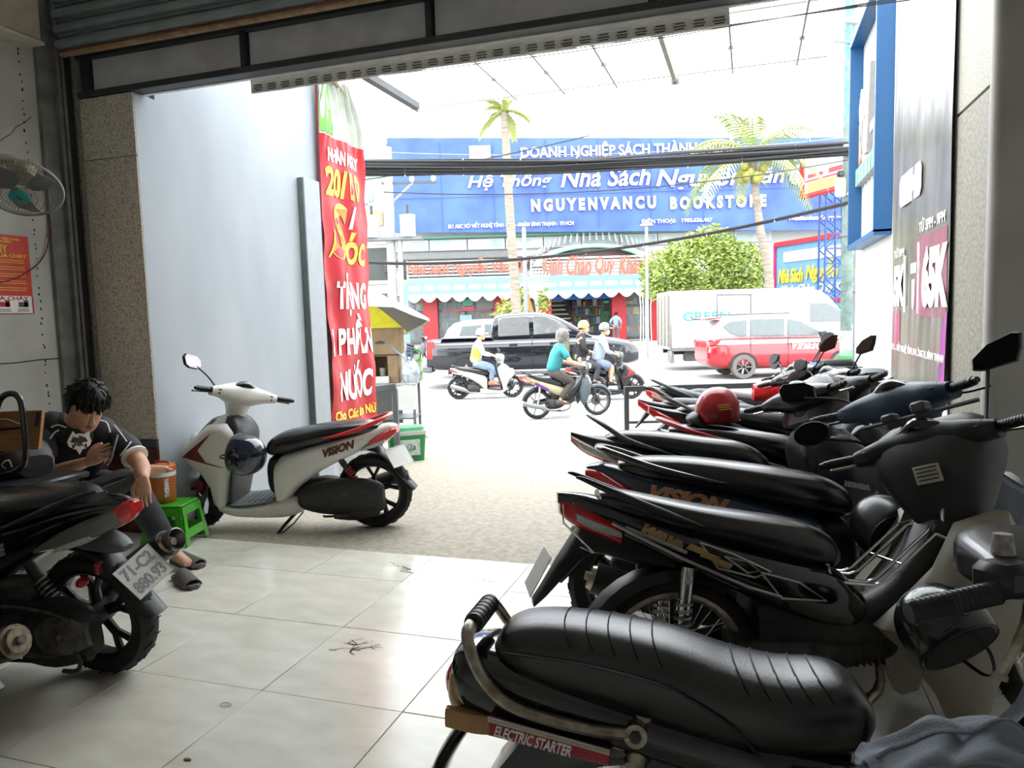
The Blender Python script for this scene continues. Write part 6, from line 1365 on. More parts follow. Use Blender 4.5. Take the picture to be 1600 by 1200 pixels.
# taxi
ut_ = uz(1101, 560, 18.6)[0]
tx_ = sthing('taxi_car', 'red people carrier with white-painted sky reflection passing in front of the box truck', 'car', ut_+.12, 18.6+.88, SZ, 0, None, .965)
MB().hull([(.0, .60, .95, .60), (.05, .38, 1.04, .78), (.35, .26, 1.07, .86), (1.2, .24, 1.08, .875), (2.4, .24, 1.06, .875), (3.4, .25, 1.02, .87), (4.1, .30, .92, .82), (4.45, .40, .72, .65)], 'x', 26, 4.5, 4).build('body', CRD, tx_)
MB().hull([(.18, .98, 1.06, .70), (.28, .98, 1.45, .70), (.5, .98, 1.62, .68), (1.2, .98, 1.70, .67), (2.0, .98, 1.69, .67), (2.7, .98, 1.50, .69), (3.3, .98, 1.12, .74), (3.5, .96, 1.03, .74)], 'x', 22, 5, 4).build('cabin', CWH, tx_)  # white colour stands in for sky reflected by roof and upper sides
side_plate(tx_, 'sky_reflection_flank', CWH, [(.22, .92), (.35, 1.04), (3.2, 1.02), (3.0, .92)], .82, .03)  # white strip paints the sky's reflection on the red flank
side_plate(tx_, 'window', GLASSC, [(.62, 1.22), (.42, 1.40), (.60, 1.52), (1.05, 1.56), (1.05, 1.14), (.85, 1.14)], .70); side_plate(tx_, 'window', GLASSC, [(1.15, 1.14), (1.15, 1.57), (2.05, 1.57), (2.05, 1.12)], .70); side_plate(tx_, 'window', GLASSC, [(2.15, 1.12), (2.15, 1.56), (2.5, 1.47), (2.95, 1.22), (3.05, 1.10)], .70)
side_plate(tx_, 'tail_lamp', LENSR, [(.02, .92), (.05, 1.02), (.5, .99), (.3, .92)], .80, .04); side_plate(tx_, 'lower_lamp', CWH, [(.02, .72), (.04, .86), (.16, .86), (.16, .72)], .74, .04)
side_plate(tx_, 'wheel_arch', BLACKP, ring(.92, .335, .39, .325), .87, .02); side_plate(tx_, 'wheel_arch', BLACKP, ring(3.55, .335, .39, .325), .87, .02)
side_plate(tx_, 'roof_rail', GREYP, [(.6, 1.68), (.6, 1.72), (2.2, 1.73), (2.2, 1.69)], .62, .03); side_plate(tx_, 'door_handle', ALU, [(1.2, .98), (1.2, 1.02), (1.42, 1.02), (1.42, .98)], .87, .03)
MB().hull([(-.10, 1.58, 1.62, .5), (.1, 1.58, 1.64, .62), (.4, 1.60, 1.66, .64)], 'x', 10, 3, 2).build('rear_spoiler', CRD, tx_); side_plate(tx_, 'door_seam', BLACKG, [(2.09, .35), (2.09, 1.08), (2.10, 1.08), (2.10, .35)], .875, .01); side_plate(tx_, 'door_seam', BLACKG, [(1.10, .45), (1.10, 1.08), (1.11, 1.08), (1.11, .45)], .875, .01)
side_plate(tx_, 'wing_mirror', BLACKP, [(2.9, 1.06), (2.85, 1.2), (3.02, 1.22), (3.05, 1.08)], .95, .1)
text('lettering', 'Vinasun', .3, WHT, tx_, loc=(2.66, -.895, .86), rot=(pi/2, 0, 0), width=.95, height=.22, shear=.4, bold=.01)
for x in (.92, 3.55):
    for y in (-.79, .79): car_wheel(tx_, x, y, .325, ALU, TYG)
# box truck
uT = uz(1048, 520, 21.8)[0]
bt_ = sthing('box_truck', 'white box truck with turquoise GREEN lettering behind the red taxi', 'truck', uT, 21.8+1.0)
zT = uz(1048, 455, 21.8)[1]-SZ; zB = uz(1048, 548, 21.8)[1]-SZ; LT_ = uz(1250, 500, 21.8)[0]-uT
TWH = mat('truck_white', (.80, .80, .79), .45, var=.03)
MB().box((LT_/2, 0, (zT+zB)/2), (LT_, 2.0, zT-zB), .03).build('cargo_box', TWH, bt_)
MB().box((.0, -1.0, (zT+zB)/2), (.06, .06, zT-zB)).build('corner_post', ALU, bt_); MB().box((LT_/2, -1.0, zB+.03), (LT_, .06, .1)).build('bottom_rail', ALU, bt_)
for k in range(4): MB().box((-.04, -.8+.5*k, (zT+zB)/2), (.05, .06, zT-zB-.2), .01).build('door_bar', mat('rusty_white', (.5, .46, .38), .6), bt_)
MB().hull([(LT_+.05, .5, zT*.62, .85), (LT_+.1, .45, zT*.98, .88), (LT_+.8, .45, zT*.96, .88), (LT_+1.35, .45, zT*.72, .86), (LT_+1.7, .5, 1.2, .82), (LT_+1.8, .6, .95, .7)], 'x', 20, 5, 3).build('cab', TWH, bt_)
for s in (-1, 1): MB().plate([(LT_+.35, 1.35), (LT_+.35, zT*.80), (LT_+.85, zT*.80), (LT_+1.42, 1.55), (LT_+1.45, 1.35)], s*.85, s*.895, 'y', .004).build('window', GLASSC, bt_)
MB().hull([(1.45, -1.02, -.96, .08), (1.75, -1.02, -.96, .09)], 'z', 10, 3, 1).xf(Matrix.Translation((LT_+1.25, -.1, -.1))).build('wing_mirror', BLACKP, bt_) if False else None
MB().tube([(.1, -.6, .55), (LT_+1, -.6, .55)], .08, 6).tube([(.1, .6, .55), (LT_+1, .6, .55)], .08, 6).build('chassis', BLACKP, bt_); MB().box((1.0, -.7, .48), (1.1, .3, .4), .03).build('battery_box', GREYP, bt_); MB().box((.06, -.7, .42), (.1, .5, .35), .02).build('rear_lamp_bar', ALU, bt_)
MB().tube([(LT_*.36, -1.02, zB+(zT-zB)*.42), (LT_*.36, -1.02, zT-.14), (LT_*.62, -1.02, zT-.16), (LT_*.62, -1.02, zB+(zT-zB)*.46)], .025, 5).build('hatch_frame', STEEL, bt_)
tu = lambda px: uz(px, 493, 21.75)[0]-uT
text('lettering', 'GREEN', .3, mat('turquoise_letters', (.05, .45, .55), .5), bt_, loc=((tu(1068)+tu(1141))/2, -1.008, uz(1105, 494, 21.75)[1]-SZ), rot=(pi/2, 0, 0), width=tu(1141)-tu(1068), height=.26, bold=.003)
MB().box(((tu(1072)+tu(1120))/2, -1.006, uz(1105, 507, 21.75)[1]-SZ), (tu(1120)-tu(1072), .004, .012)).build('thin_line', mat('pale_turquoise', (.45, .72, .75), .5), bt_)
for x in (2.1, LT_+.95):
    for y in (-.82, .82): car_wheel(bt_, x, y, .38, ALU, TYD)
# white car behind the pickup
uw = uz(684, 520, 21.2)[0]; wc_ = sthing('white_car', 'white estate car parked behind the dark pickup, its nose showing', 'car', uw, 21.2+.9)
MB().hull([(.0, .55, 1.0, .7), (.1, .35, 1.1, .84), (1.5, .3, 1.12, .88), (3.2, .3, 1.1, .88), (4.5, .32, 1.02, .86), (5.1, .4, .86, .7)], 'x', 22, 4.5, 3).build('body', CWH, wc_)
MB().hull([(.1, 1.0, 1.1, .7), (.45, 1.0, 1.62, .68), (1.6, 1.0, 1.72, .67), (2.6, 1.0, 1.66, .67), (3.5, 1.0, 1.15, .74)], 'x', 20, 5, 3).build('cabin', CWH, wc_)
side_plate(wc_, 'window', GLASSC, [(.55, 1.12), (.7, 1.52), (1.25, 1.55), (1.25, 1.12)], .70); side_plate(wc_, 'window', GLASSC, [(1.35, 1.12), (1.35, 1.57), (2.3, 1.56), (2.3, 1.12)], .70); side_plate(wc_, 'headlamp', GLASSC, [(4.55, .78), (4.6, .95), (4.95, .90), (5.0, .78)], .78, .04); side_plate(wc_, 'bumper_vent', BLACKP, [(4.9, .5), (4.9, .62), (5.02, .62), (5.02, .5)], .72, .03)
for x in (.95, 4.1):
    for y in (-.77, .77): car_wheel(wc_, x, y, .34, ALU, TYD)
# ---------------------------------------------------------------- riders
def worn_helmet(p, c, fwd, up, m_, peak=None, k=1.0, lower=False):
    X = Matrix.Translation(c) @ basis(fwd, up) @ Matrix.Scale(k, 4)
    a = MB().hull([(-.02 if not lower else -.09, -.12, .085 if not lower else .03, .098), (.03, -.128, .115, .108), (.07, -.122, .115, .104), (.11, -.10, .092, .088), (.14, -.06, .055, .055), (.152, -.02, .02, .02)], 'z', 18, 2.2); a.xf(X); h = a.build('helmet', m_, p)
    if peak: b = MB().hull([(.025, .07, .175, .09), (.04, .08, .18, .085), (.055, .08, .13, .07)], 'z', 12, 2.3); b.xf(X); b.build('peak', peak, h)
    return h
def mask(p, c, fwd, up, m_):
    a = MB().hull([(-.10, .03, .105, .055), (-.06, .02, .118, .066), (-.025, .03, .112, .062)], 'z', 12, 2.2); a.xf(Matrix.Translation(c) @ basis(fwd, up)); a.build('face_mask', m_, p)
def rider_joints(dx=0.0, pel=(.40, 0, .84), lean=.10, foot=(.82, .13, .33), knee=(.80, .15, .72), grip=(.85, .30, .99), tall=1.0):
    p = Vector(pel)+Vector((dx, 0, 0)); J = dict(pelvis=p, chest=p+Vector((lean*.7, 0, .33*tall)), neck=p+Vector((lean, 0, .50*tall)), head=p+Vector((lean+.06, 0, .66*tall)))
    for s, k in (('L', 1), ('R', -1)):
        J['sh'+s] = p+Vector((lean*.9, .18*k, .445*tall)); J['wr'+s] = Vector((grip[0]-.05, grip[1]*k, grip[2]+.02)); J['el'+s] = J['sh'+s].lerp(J['wr'+s], .5)+Vector((-.04, .06*k, -.10))
        J['hip'+s] = p+Vector((.02, .10*k, -.02)); J['kn'+s] = Vector((knee[0], knee[1]*k, knee[2])); J['an'+s] = Vector((foot[0]-.06, foot[1]*k, foot[2]+.06)); J['toe'+s] = Vector((foot[0]+.12, foot[1]*k, foot[2]))
    return J
HS = {'L': ((.9, .2, -.3), (.2, .1, 1), .9, -1), 'R': ((.9, -.2, -.3), (.2, -.1, 1), .9, 1)}
JEAN = mat('pale_blue_jeans', (.28, .38, .52), .8, var=.15, scale=9); BROWN = mat('brown_trousers', (.10, .075, .07), .8); YJ = mat('white_yellow_jacket', (.76, .76, .72), .7, col2=(.78, .78, .12), scale=2.2, ramp=(.52, .58)); TEAL = mat('teal_shirt', (.045, .36, .40), .75, var=.12, scale=6, bump=.2, bscale=14); LBL = mat('light_blue_shirt', (.55, .64, .78), .75, var=.08); BSH = mat('blue_shorts', (.32, .40, .60), .75); HW = mat('white_yellow_helmet', (.82, .80, .55), .25, coat=.5, col2=(.85, .85, .80), scale=6); HG = mat('grey_patterned_helmet', (.16, .15, .15), .4, col2=(.32, .30, .29), scale=20); SAND = mat('brown_sandal', (.16, .12, .11), .7); ORS = mat('orange_shoe', (.62, .22, .12), .6)
uA, vA = -1.16, 15.9; rzA = radians(4); SA = .93
scooter('white scooter ridden past the dark pickup by a rider in a yellow and white jacket', 'scooters in the traffic', S(uA, vA, SZ), SROT+rzA, dict(body=WHITE, cowl=WHITE, lean=0, stand=False, scale=SA, plate=False, muffler=ALU))
t, _, _ = person('rider in white and yellow jacket and white helmet on the white street scooter', rider_joints(), (1, 0, 0), (1, 0, -.12), YJ, JEAN, HS, loc=S(uA, vA, SZ), rz=SROT+rzA, sleeve=1.2, shoes=ORS, barefoot=(), group=None); t.scale = (SA,)*3
J = rider_joints(); worn_helmet(t, J['head'], (1, 0, -.1), (.1, 0, 1), HW, HW)
uB, vB = .42, 12.45; rzB = radians(16); SB = .90
underbone('worn street motorcycle with a cream side panel ridden by the man in teal', 'motorcycles in the traffic', S(uB, vB, SZ), SROT+rzB, dict(wheels='star', body=mat('cream_side_panel', (.70, .64, .42), .4), centre=BLACKP, shield=mat('slate_shield', (.12, .16, .19), .5), mudguard=mat('slate_shield', (.12, .16, .19), .5), shield_shape=[(.80, .50), (.84, .30), (.88, .22), (.93, .30), (1.0, .44), (1.03, .62), (.97, .76), (.89, .74), (.85, .62)], cowl=mat('slate_cowl', (.16, .19, .21), .5), exhaust=ALU, lean=0, stand=False, scale=SB, flap=False, rim=GREYP))
mo_ = [o for o in bpy.data.objects if o.get('label', '').startswith('worn street')][0]
rk = MB()
for s in (-1, 0, 1): rk.tube([(-.38, .08*s, .84), (.12, .09*s, .84)], .012, 6)
rk.tube([(-.36, -.1, .84), (-.36, .1, .84)], .012, 6).tube([(-.1, -.1, .84), (-.1, .1, .84)], .012, 6).build('luggage_rack', ALU, mo_); MB().box((.05, -.151, .62), (.30, .01, .05), .002, (0, .5, 0)).build('purple_stripe', mat('purple_stripe', (.22, .05, .40), .4), mo_)
t, _, _ = person('rider in teal shirt and brown trousers with a grey helmet', rider_joints(.02, lean=.16, pel=(.30, 0, .88), foot=(.45, .17, .28), knee=(.66, .17, .68)), (1, 0, 0), (1, 0, -.15), TEAL, BROWN, HS, loc=S(uB, vB, SZ), rz=SROT+rzB, sleeve=.75, shoes=SAND, barefoot=()); t.scale = (SB,)*3
J = rider_joints(.02, lean=.16, pel=(.30, 0, .88)); worn_helmet(t, J['head'], (1, 0, -.1), (.1, 0, 1), HG, None, 1.05, True); mask(t, J['head'], (1, 0, -.1), (.1, 0, 1), mat('blue_mask', (.25, .32, .45), .8))
uC, vC = 1.28, 14.95; rzC = radians(6); SC_ = .95
scooter('dark scooter with red trim carrying two people through the traffic', 'scooters in the traffic', S(uC, vC, SZ), SROT+rzC, dict(body=BLACKG, cowl=GREYP, stripe=LENSR, lean=0, stand=False, scale=SC_, plate=False))
J = rider_joints(.10, lean=.12, tall=1.03); t, _, _ = person('front rider in light blue shirt and shorts with a cap and mask', J, (1, 0, 0), (1, 0, -.1), LBL, BSH, HS, loc=S(uC, vC, SZ), rz=SROT+rzC, sleeve=1.2, trouser_len=.3, shoes=BLACKP, barefoot=()); t.scale = (SC_,)*3
worn_helmet(t, J['head'], (1, 0, -.1), (.1, 0, 1), mat('grey_green_helmet', (.42, .48, .42), .4), mat('grey_green_helmet', (.42, .48, .42), .4)); mask(t, J['head'], (1, 0, -.1), (.1, 0, 1), WHT)
J = rider_joints(-.32, pel=(.40, 0, .90), lean=.08, grip=(.34, .16, 1.06), knee=(.50, .20, .72), foot=(.45, .20, .36), tall=1.03); t, _, _ = person('pillion passenger in black jacket with a yellow helmet and white mask', J, (1, 0, 0), (1, 0, -.05), mat('black_jacket', (.03, .03, .032), .7), mat('dark_jeans', (.06, .07, .09), .8), HS, loc=S(uC, vC, SZ), rz=SROT+rzC, sleeve=1.2, shoes=BLACKP, barefoot=()); t.scale = (SC_,)*3
worn_helmet(t, J['head'], (1, 0, -.1), (.1, 0, 1), mat('yellow_helmet', (.80, .72, .25), .3), None); mask(t, J['head'], (1, 0, -.1), (.1, 0, 1), WHT)
bpk = thing('backpack', 'olive backpack worn by the pillion passenger', 'bag', S(uC, vC, SZ)+Matrix.Rotation(SROT+rzC, 3, 'Z') @ Vector((-.155, 0, 1.0)), SROT+rzC)
MB().hull([(0, -.10, .06, .14), (.2, -.12, .06, .16), (.4, -.08, .05, .13)], 'z', 14, 3).build('bag_body', mat('olive_canvas', (.30, .30, .18), .8), bpk); MB().hull([(.05, -.15, -.08, .10), (.2, -.16, -.08, .10)], 'z', 12, 3, 2).build('front_pocket', mat('olive_canvas', (.30, .30, .18), .8), bpk)
# man by the red column, parked motorbike at far left
um_, vm_ = uz(963, 540, 41)[0], 41.0
J = dict(pelvis=(0, 0, .92), chest=(.02, 0, 1.25), neck=(.02, 0, 1.44), head=(.03, -.01, 1.60), shL=(0, .17, 1.39), shR=(0, -.17, 1.39), elL=(-.12, .33, 1.15), elR=(-.10, -.30, 1.12), wrL=(.02, .24, 1.0), wrR=(.06, -.26, .90), hipL=(0, .1, .88), hipR=(0, -.1, .88), knL=(.02, .11, .48), knR=(.02, -.11, .48), anL=(-.02, .11, .09), anR=(-.02, -.11, .09), toeL=(.14, .13, .03), toeR=(.14, -.13, .03))
person('man in pale blue shirt standing with hand on hip by a red column', J, (1, 0, 0), (1, 0, 0), mat('sky_blue_shirt', (.25, .46, .72), .75), mat('grey_slacks', (.16, .15, .15), .8), {'L': ((.3, -.8, -.3), (-.5, 0, .8), .6, 1), 'R': ((0, 0, -1), (0, -1, 0), .3, 1)}, loc=S(um_, vm_, -.19), rz=SROT+radians(80), sleeve=1.2, shoes=BLACKP, barefoot=())
u, _ = uz(655, 550, 30); underbone('dark motorcycle parked by the red column behind the pickup\'s tail', 'motorcycles in the traffic', S(u-1.0, 32, SZ), SROT, dict(wheels='star', lean=0, shield=GREYP))
# ================================================================ THE ROW OF MOTORBIKES ON THE RIGHT
TONE[0] = 1.0; MIRCUR[0] = MIRD
for k_ in ('REDB', 'WHT', 'ALU', 'STEEL', 'GREENP', 'WHITE', 'YEL', 'CREAM'): globals()[k_] = MATS[dict(REDB='red_vinyl', WHT='white_print', ALU='brushed_aluminium', STEEL='grey_steel_paint', GREENP='green_plastic', WHITE='white_paint', YEL='yellow_print', CREAM='cream_plastic')[k_]]
def find(start): return [o for o in bpy.data.objects if o.get('label', '').startswith(start)][0]
def gxy(x, y): return (x, y, ground(x, y) if y > OY else 0.0)
ROW = 'motorbikes parked in a row along the right side'
GOLD = mat('gold_lettering', (.50, .33, .15), .4, .4); SILV = mat('silver_line', (.50, .49, .46), .35, .6); COPPER = mat('copper_lettering', (.62, .30, .16), .4, .4)
NAVY = mat('navy_paint', (.012, .030, .060), .25, coat=.7); NAVYM = mat('navy_matt_plastic', (.020, .045, .085), .42)
# far to near
TAILS = dict(seat=[(-.10, .70, .775, .06), (.0, .69, .80, .10), (.2, .66, .79, .135), (.38, .62, .765, .14), (.55, .58, .74, .13), (.66, .56, .70, .11), (.72, .56, .65, .08)],
             tail=[(-.28, .76, .80, .02), (-.16, .69, .775, .07), (0, .61, .755, .11), (.15, .53, .72, .14), (.3, .45, .69, .16), (.5, .33, .62, .175), (.6, .24, .57, .17), (.66, .2, .53, .15)],
             tl=[(-.285, .745, .79, .03), (-.22, .69, .765, .06), (-.15, .655, .735, .085), (-.09, .63, .70, .10)])
GSEAT = mat('grey_sheened_seat', (.05, .052, .06), .42, bump=.06, bscale=300)
scooter('black scooter at the street end of the right-hand row, before the guard rail', ROW, gxy(-.46, 6.98), radians(9), dict(TAILS, seat_mat=GSEAT, rail='loop', rail_mat=GREYP, steer=.55, mirrors={1: 'oval', -1: 'oval'}, piping=BLACKP, plate=False))
underbone('naked-bar motorcycle with round mirrors and a red tank flash, second from the guard rail', ROW, gxy(-.50, 6.33), radians(11), dict(seat_mat=GSEAT, rail_mat=GREYP, has_cowl=False, bar=True, wheels='star', silver_lever=True, steer=.5, mirrors={1: 'oval', -1: 'oval'}, mirror_tip={1: (.98, .30, 1.14), -1: (.98, .30, 1.14)}, shield=BLACKP, plate=False))
nb_ = find('naked-bar')
MB().hull([(.84, .93, 1.12, .12), (.90, .95, 1.14, .13), (.98, .99, 1.10, .09), (1.02, 1.0, 1.06, .04)], 'z', 14, 2.6).build('flyscreen', mat('pale_flyscreen', (.5, .52, .52), .25), nb_)
MB().hull([(.55, .72, .86, .06), (.68, .70, .90, .10), (.80, .70, .88, .09), (.86, .74, .82, .05)], 'x', 12, 2.6).build('red_flash', LENSR, nb_)
for s in (-1, 1): MB().ell((.99, .16*s, .90), (.03, .02, .02), 10, 6).build('indicator', LENSO, nb_)
scooter('black scooter with a blue cowl corner, third from the guard rail', ROW, gxy(-.53, 5.66), radians(14), dict(TAILS, seat_mat=GSEAT, rail='wing', wing=.06, rail_mat=BLACKG, steer=.5, mirrors={-1: 'tri'}, plate=False))
b3 = find('black scooter with a blue cowl'); bq = MB().hull([(.90, 1.0, 1.07, .07), (.98, 1.0, 1.10, .09), (1.04, 1.03, 1.08, .05)], 'z', 12, 2.6, yc=-.05); bq.xf(steer_matrix(.86, .95, radians(26.5), .5)); bq.build('blue_panel', mat('blue_cowl', (.02, .06, .34), .3, coat=.5), b3)
po2 = at(1306, 583, 5.98); ph_ = thing('handlebar_pouch', 'black zipped pouch standing over the handlebars of the third scooter', 'pouch', po2, SROT)
MB().hull([(-.10, -.05, .12, .16), (0, -.06, .14, .19), (.08, -.05, .12, .17), (.11, -.02, .08, .12)], 'z', 16, 3.2).xf(Matrix.Rotation(pi/2, 4, 'Z')).build('pouch_body', mat('black_pouch', (.015, .015, .016), .5), ph_)
zp = MB().tube([(-.17, -.10, .05), (0, -.145, .06), (.17, -.10, .05)], .006, 5, 4).build('zip', GREYP, ph_); MB().tube([(-.04, -.145, .0), (-.01, -.15, -.03), (.02, -.145, .0)], .005, 5).build('zip_logo', GREYP, ph_)
scooter('scooter with a bright red tail lamp and pale headlight lens, beyond the red helmet', ROW, gxy(-.36, 4.98), radians(14), dict(TAILS, seat_mat=SEATM, rail='wing', wing=.03, rail_mat=GREYP, steer=.35, mirrors={1: 'poly', -1: 'tri'}, stripe=LENSR, plate=False, muffler=WORN))
hf = find('scooter with a bright red tail'); hd = MB().hull([(-.13, .74, .92, .05, 1.16), (-.06, .72, .98, .09, 1.18), (.06, .72, .98, .09, 1.18), (.13, .74, .92, .05, 1.16)], 'y', 14, 2.4).build('headlamp_housing', BLACKG, hf)
MB().hull([(-.11, .75, .90, .04, 1.23), (0, .73, .93, .055, 1.25), (.11, .75, .90, .04, 1.23)], 'y', 14, 2.4).build('headlamp_lens', LENSC, hd); MB().hull([(-.12, .95, .99, .08, 1.16), (0, .97, 1.02, .11, 1.18), (.12, .95, .99, .08, 1.16)], 'y', 12, 2.4).build('headlamp_brow', GREYP, hd)
scooter('black scooter with a red grab rail and the red helmet on its seat', ROW, gxy(-.38, 4.36), radians(9), dict(body=BLACKG, rail_mat=mat('dark_red_rail', (.42, .012, .03), .25, coat=.5), steer=.62, silver_lever=True, mirrors={}, texts=[('Vision', .06, REDB, .10, .60, -.158, -1, -.28)], cowl=BLACKP, plate=False))
ep = Vector(gxy(-.38, 4.36)); R9 = Matrix.Rotation(radians(9), 3, 'Z')
REDH = mat('red_helmet_shell', (.40, .012, .016), .28, coat=.7)
rh = helmet('red open-face helmet with black peak resting on a scooter seat', ep+R9 @ Vector((.21, .075, .845)), (0, 0, radians(189)), REDH, BLACKP, peak=True, strap=False)
rh.rotation_euler = (0, radians(4), radians(192))
hl_ = MB()
for k in range(3): hl_.box((-.02-.005*k, .117, .035-.013*k), (.07, .003, .005))
tag(hl_.build('lettering_lines', YEL, rh), kind='stuff')
scooter('black scooter with pale tail lens and tall swept grab wings, between red and navy scooters', ROW, gxy(-.61, 3.74), radians(15), dict(TAILS, body=mat('satin_black', (.010, .010, .011), .3, coat=.3), rail='wing', wing=.05, steer=.5, silver_lever=True, mirrors={}, tl=[(-.28, .745, .785, .03), (-.22, .69, .76, .058), (-.15, .655, .73, .084), (-.05, .61, .67, .105), (.05, .585, .63, .12)], texts=[('AIR BLADE', .045, GREYP, .10, .66, -.135, -1, -.3, .2, .34)], plate=False))
dk = find('black scooter with pale tail lens'); MB().hull([(-.275, .75, .78, .034), (-.22, .695, .755, .063), (-.15, .66, .725, .088), (-.05, .615, .66, .110)], 'x', 12, 3).build('pale_lens', LENSC, dk)
label_plane(dk, 'lettering', 'HONDA', .03, SILV, 1.12, .515, -.1815, -1, -.2, 0, .13)
fs_ = MB().hull([(.82, .90, 1.06, .17), (.91, .92, 1.12, .19), (1.00, .97, 1.14, .16), (1.06, 1.02, 1.11, .09)], 'z', 16, 2.8); fs_.xf(steer_matrix(.86, .95, radians(26.5), .5)); fs_.build('fly_screen', mat('brown_smoked_screen', (.045, .038, .034), .3, coat=.2), dk)
nv = scooter('navy blue scooter with copper lettering and black seat, second in the row', ROW, gxy(-.43, 2.97), radians(12.5), dict(body=NAVY, cowl=NAVYM, mudguard=NAVY, rail_mat=BLACKG, steer=.55, mirrors={1: 'poly'}, mirror_tip={1: (.85, .36, 1.05)}, glassdir=(-.85, -.5, .15), texts=[('VISION', .065, COPPER, .16, .615, -.166, -1, -.22, .35, .27)], plate=False))
nv.scale = (1.15, 1.05, 1.075)
helmet('matt black full-face helmet hung between the navy scooter and its neighbour', at(1388, 826, 2.66), (radians(-70), radians(25), radians(35)), mat('satin_black_helmet', (.012, .012, .013), .32, coat=.3), BLACKG)
# the spoked bike with the beige leg shields
wv = underbone('black motorcycle with spoked wheels, beige leg shields and a chrome basket rack', ROW, (-.225, 2.30, -.0), radians(22), dict(steer=.62, mirrors={1: 'oval', -1: 'tri'}, mirror_tip={1: (.80, .30, 1.06), -1: (1.0, .22, 1.19)}, glassdir=(-1, -.15, .1), silver_lever=True, cowl=BLACKP, lean=-.12,
    texts=[('WAVE', .042, GOLD, -.045, .715, -.129, -1, -.50, .45, .15)]))
MB().tube([(-.345, -.09, .83), (-.345, -.10, .775), (-.26, -.12, .68), (-.30, -.115, .70)], .003, 5).build('lamp_guard', CHROME, wv)
def sline(pts, y, m_=SILV, nm='trim_line', r=.0035): MB().tube([(a, y(a), b) for a, b in pts], r, 4).build(nm, m_, wv)
yy = lambda a: -.118-.034*min(1, max(0, (a+.15)/.3))-.004
sline([(-.20, .77), (.0, .655), (.20, .555), (.30, .52)], yy, r=.005); sline([(-.16, .755), (.02, .67)], yy, r=.006)
sline([(.06, .70), (.16, .66), (.27, .60), (.22, .585), (.11, .62), (.06, .70)], yy); sline([(.13, .655), (.20, .635), (.235, .605), (.20, .60), (.13, .655)], yy); sline([(.24, .60), (.36, .56), (.44, .50), (.30, .515), (.24, .60)], yy)
for k in range(3): MB().plate([(.03+.04*k, .70-.025*k), (.075+.04*k, .68-.025*k), (.06+.04*k, .665-.025*k), (.015+.04*k, .685-.025*k)], -.146-.004*k, -.152-.004*k, 'y').build('gold_mark', GOLD, wv)
for k, yk in enumerate((-.10, -.055, .055, .10)):
    MB().tube([(.475, yk, .60), (.485, yk, .545), (.62, yk, .525), (.655, yk, .535), (.83, yk, .68), (.86, yk*.6, .70)], .006, 8).build('rack_rod', CHROME, wv)
MB().tube([(.475, -.10, .60), (.475, .10, .60)], .006, 8).build('rack_crossbar', CHROME, wv); MB().tube([(.72, -.10, .585), (.72, .10, .585)], .005, 8).build('rack_crossbar', CHROME, wv); MB().tube([(.83, -.1, .68), (.87, -.10, .66), (.88, -.08, .62)], .006, 6).build('rack_hook', CHROME, wv); MB().box((.60, -.02, .505), (.05, .05, .03), .006).build('rack_clamp', WORN, wv)
Mw = steer_matrix(.86, .95, radians(26.5), .62)
wv.scale = (1.02, 1, .98)
bx = MB().hull([(.70, .86, 1.02, .10), (.80, .83, 1.06, .15), (.90, .82, 1.10, .19), (1.0, .86, 1.08, .19), (1.05, .92, 1.04, .13)], 'z', 20, 3.4); bx.xf(Mw); bx.build('headset_fairing', mat('charcoal_fairing', (.030, .033, .033), .45), wv)
wl_ = MB().box((.815, -.02, .86), (.004, .085, .06), .001, (0, -.08, 0)); wl_.xf(Mw); wl_ = wl_.build('warning_label', mat('cream_label', (.62, .60, .50), .5), wv)
lt_ = MB()
for k in range(4): lt_.box((.811, -.02, .881-.013*k), (.003, .07-.008*(k % 2), .004))
lt_.xf(Mw); tag(lt_.build('label_text', BLKT, wl_), kind='stuff')
kp = MB().hull([(.735, -.115, -.085, .0)] if False else [(.72, .835, .845, .028), (.77, .835, .846, .03), (.82, .835, .845, .026)], 'z', 14, 2.2); kp.xf(Matrix.Translation((.035, -.05, -.04))); kp = kp.build('key_plate', CHROME, wv); MB().tube([(.868, -.05, .73), (.862, -.05, .73)], .014, 10).tube([(.868, -.05, .76), (.862, -.05, .76)], .009, 10).build('key_hole', BLACKP, kp)
fg = MB()
for s in (-1, 1): fg.box((.98, s*.1, 1.085), (.06, .05, .012), .004)
mn = MB().box((.90, .09, 1.085), (.05, .05, .03), .008).box((.90, -.02, 1.095), (.06, .05, .04), .008).tube([(.90, -.2, 1.07), (.90, .2, 1.075)], .008, 6); mn.xf(Mw); mn.build('instrument_rim', GREYP, wv)
DSEAT = [(t, lo-.075, hi-.075, hw) for t, lo, hi, hw in [(-.285, .745, .79, .05), (-.262, .722, .826, .088), (-.20, .70, .846, .118), (-.08, .675, .845, .132), (.08, .64, .822, .14), (.2, .622, .785, .145), (.30, .618, .768, .142), (.39, .622, .770, .13), (.435, .64, .752, .11), (.458, .668, .722, .08)]]
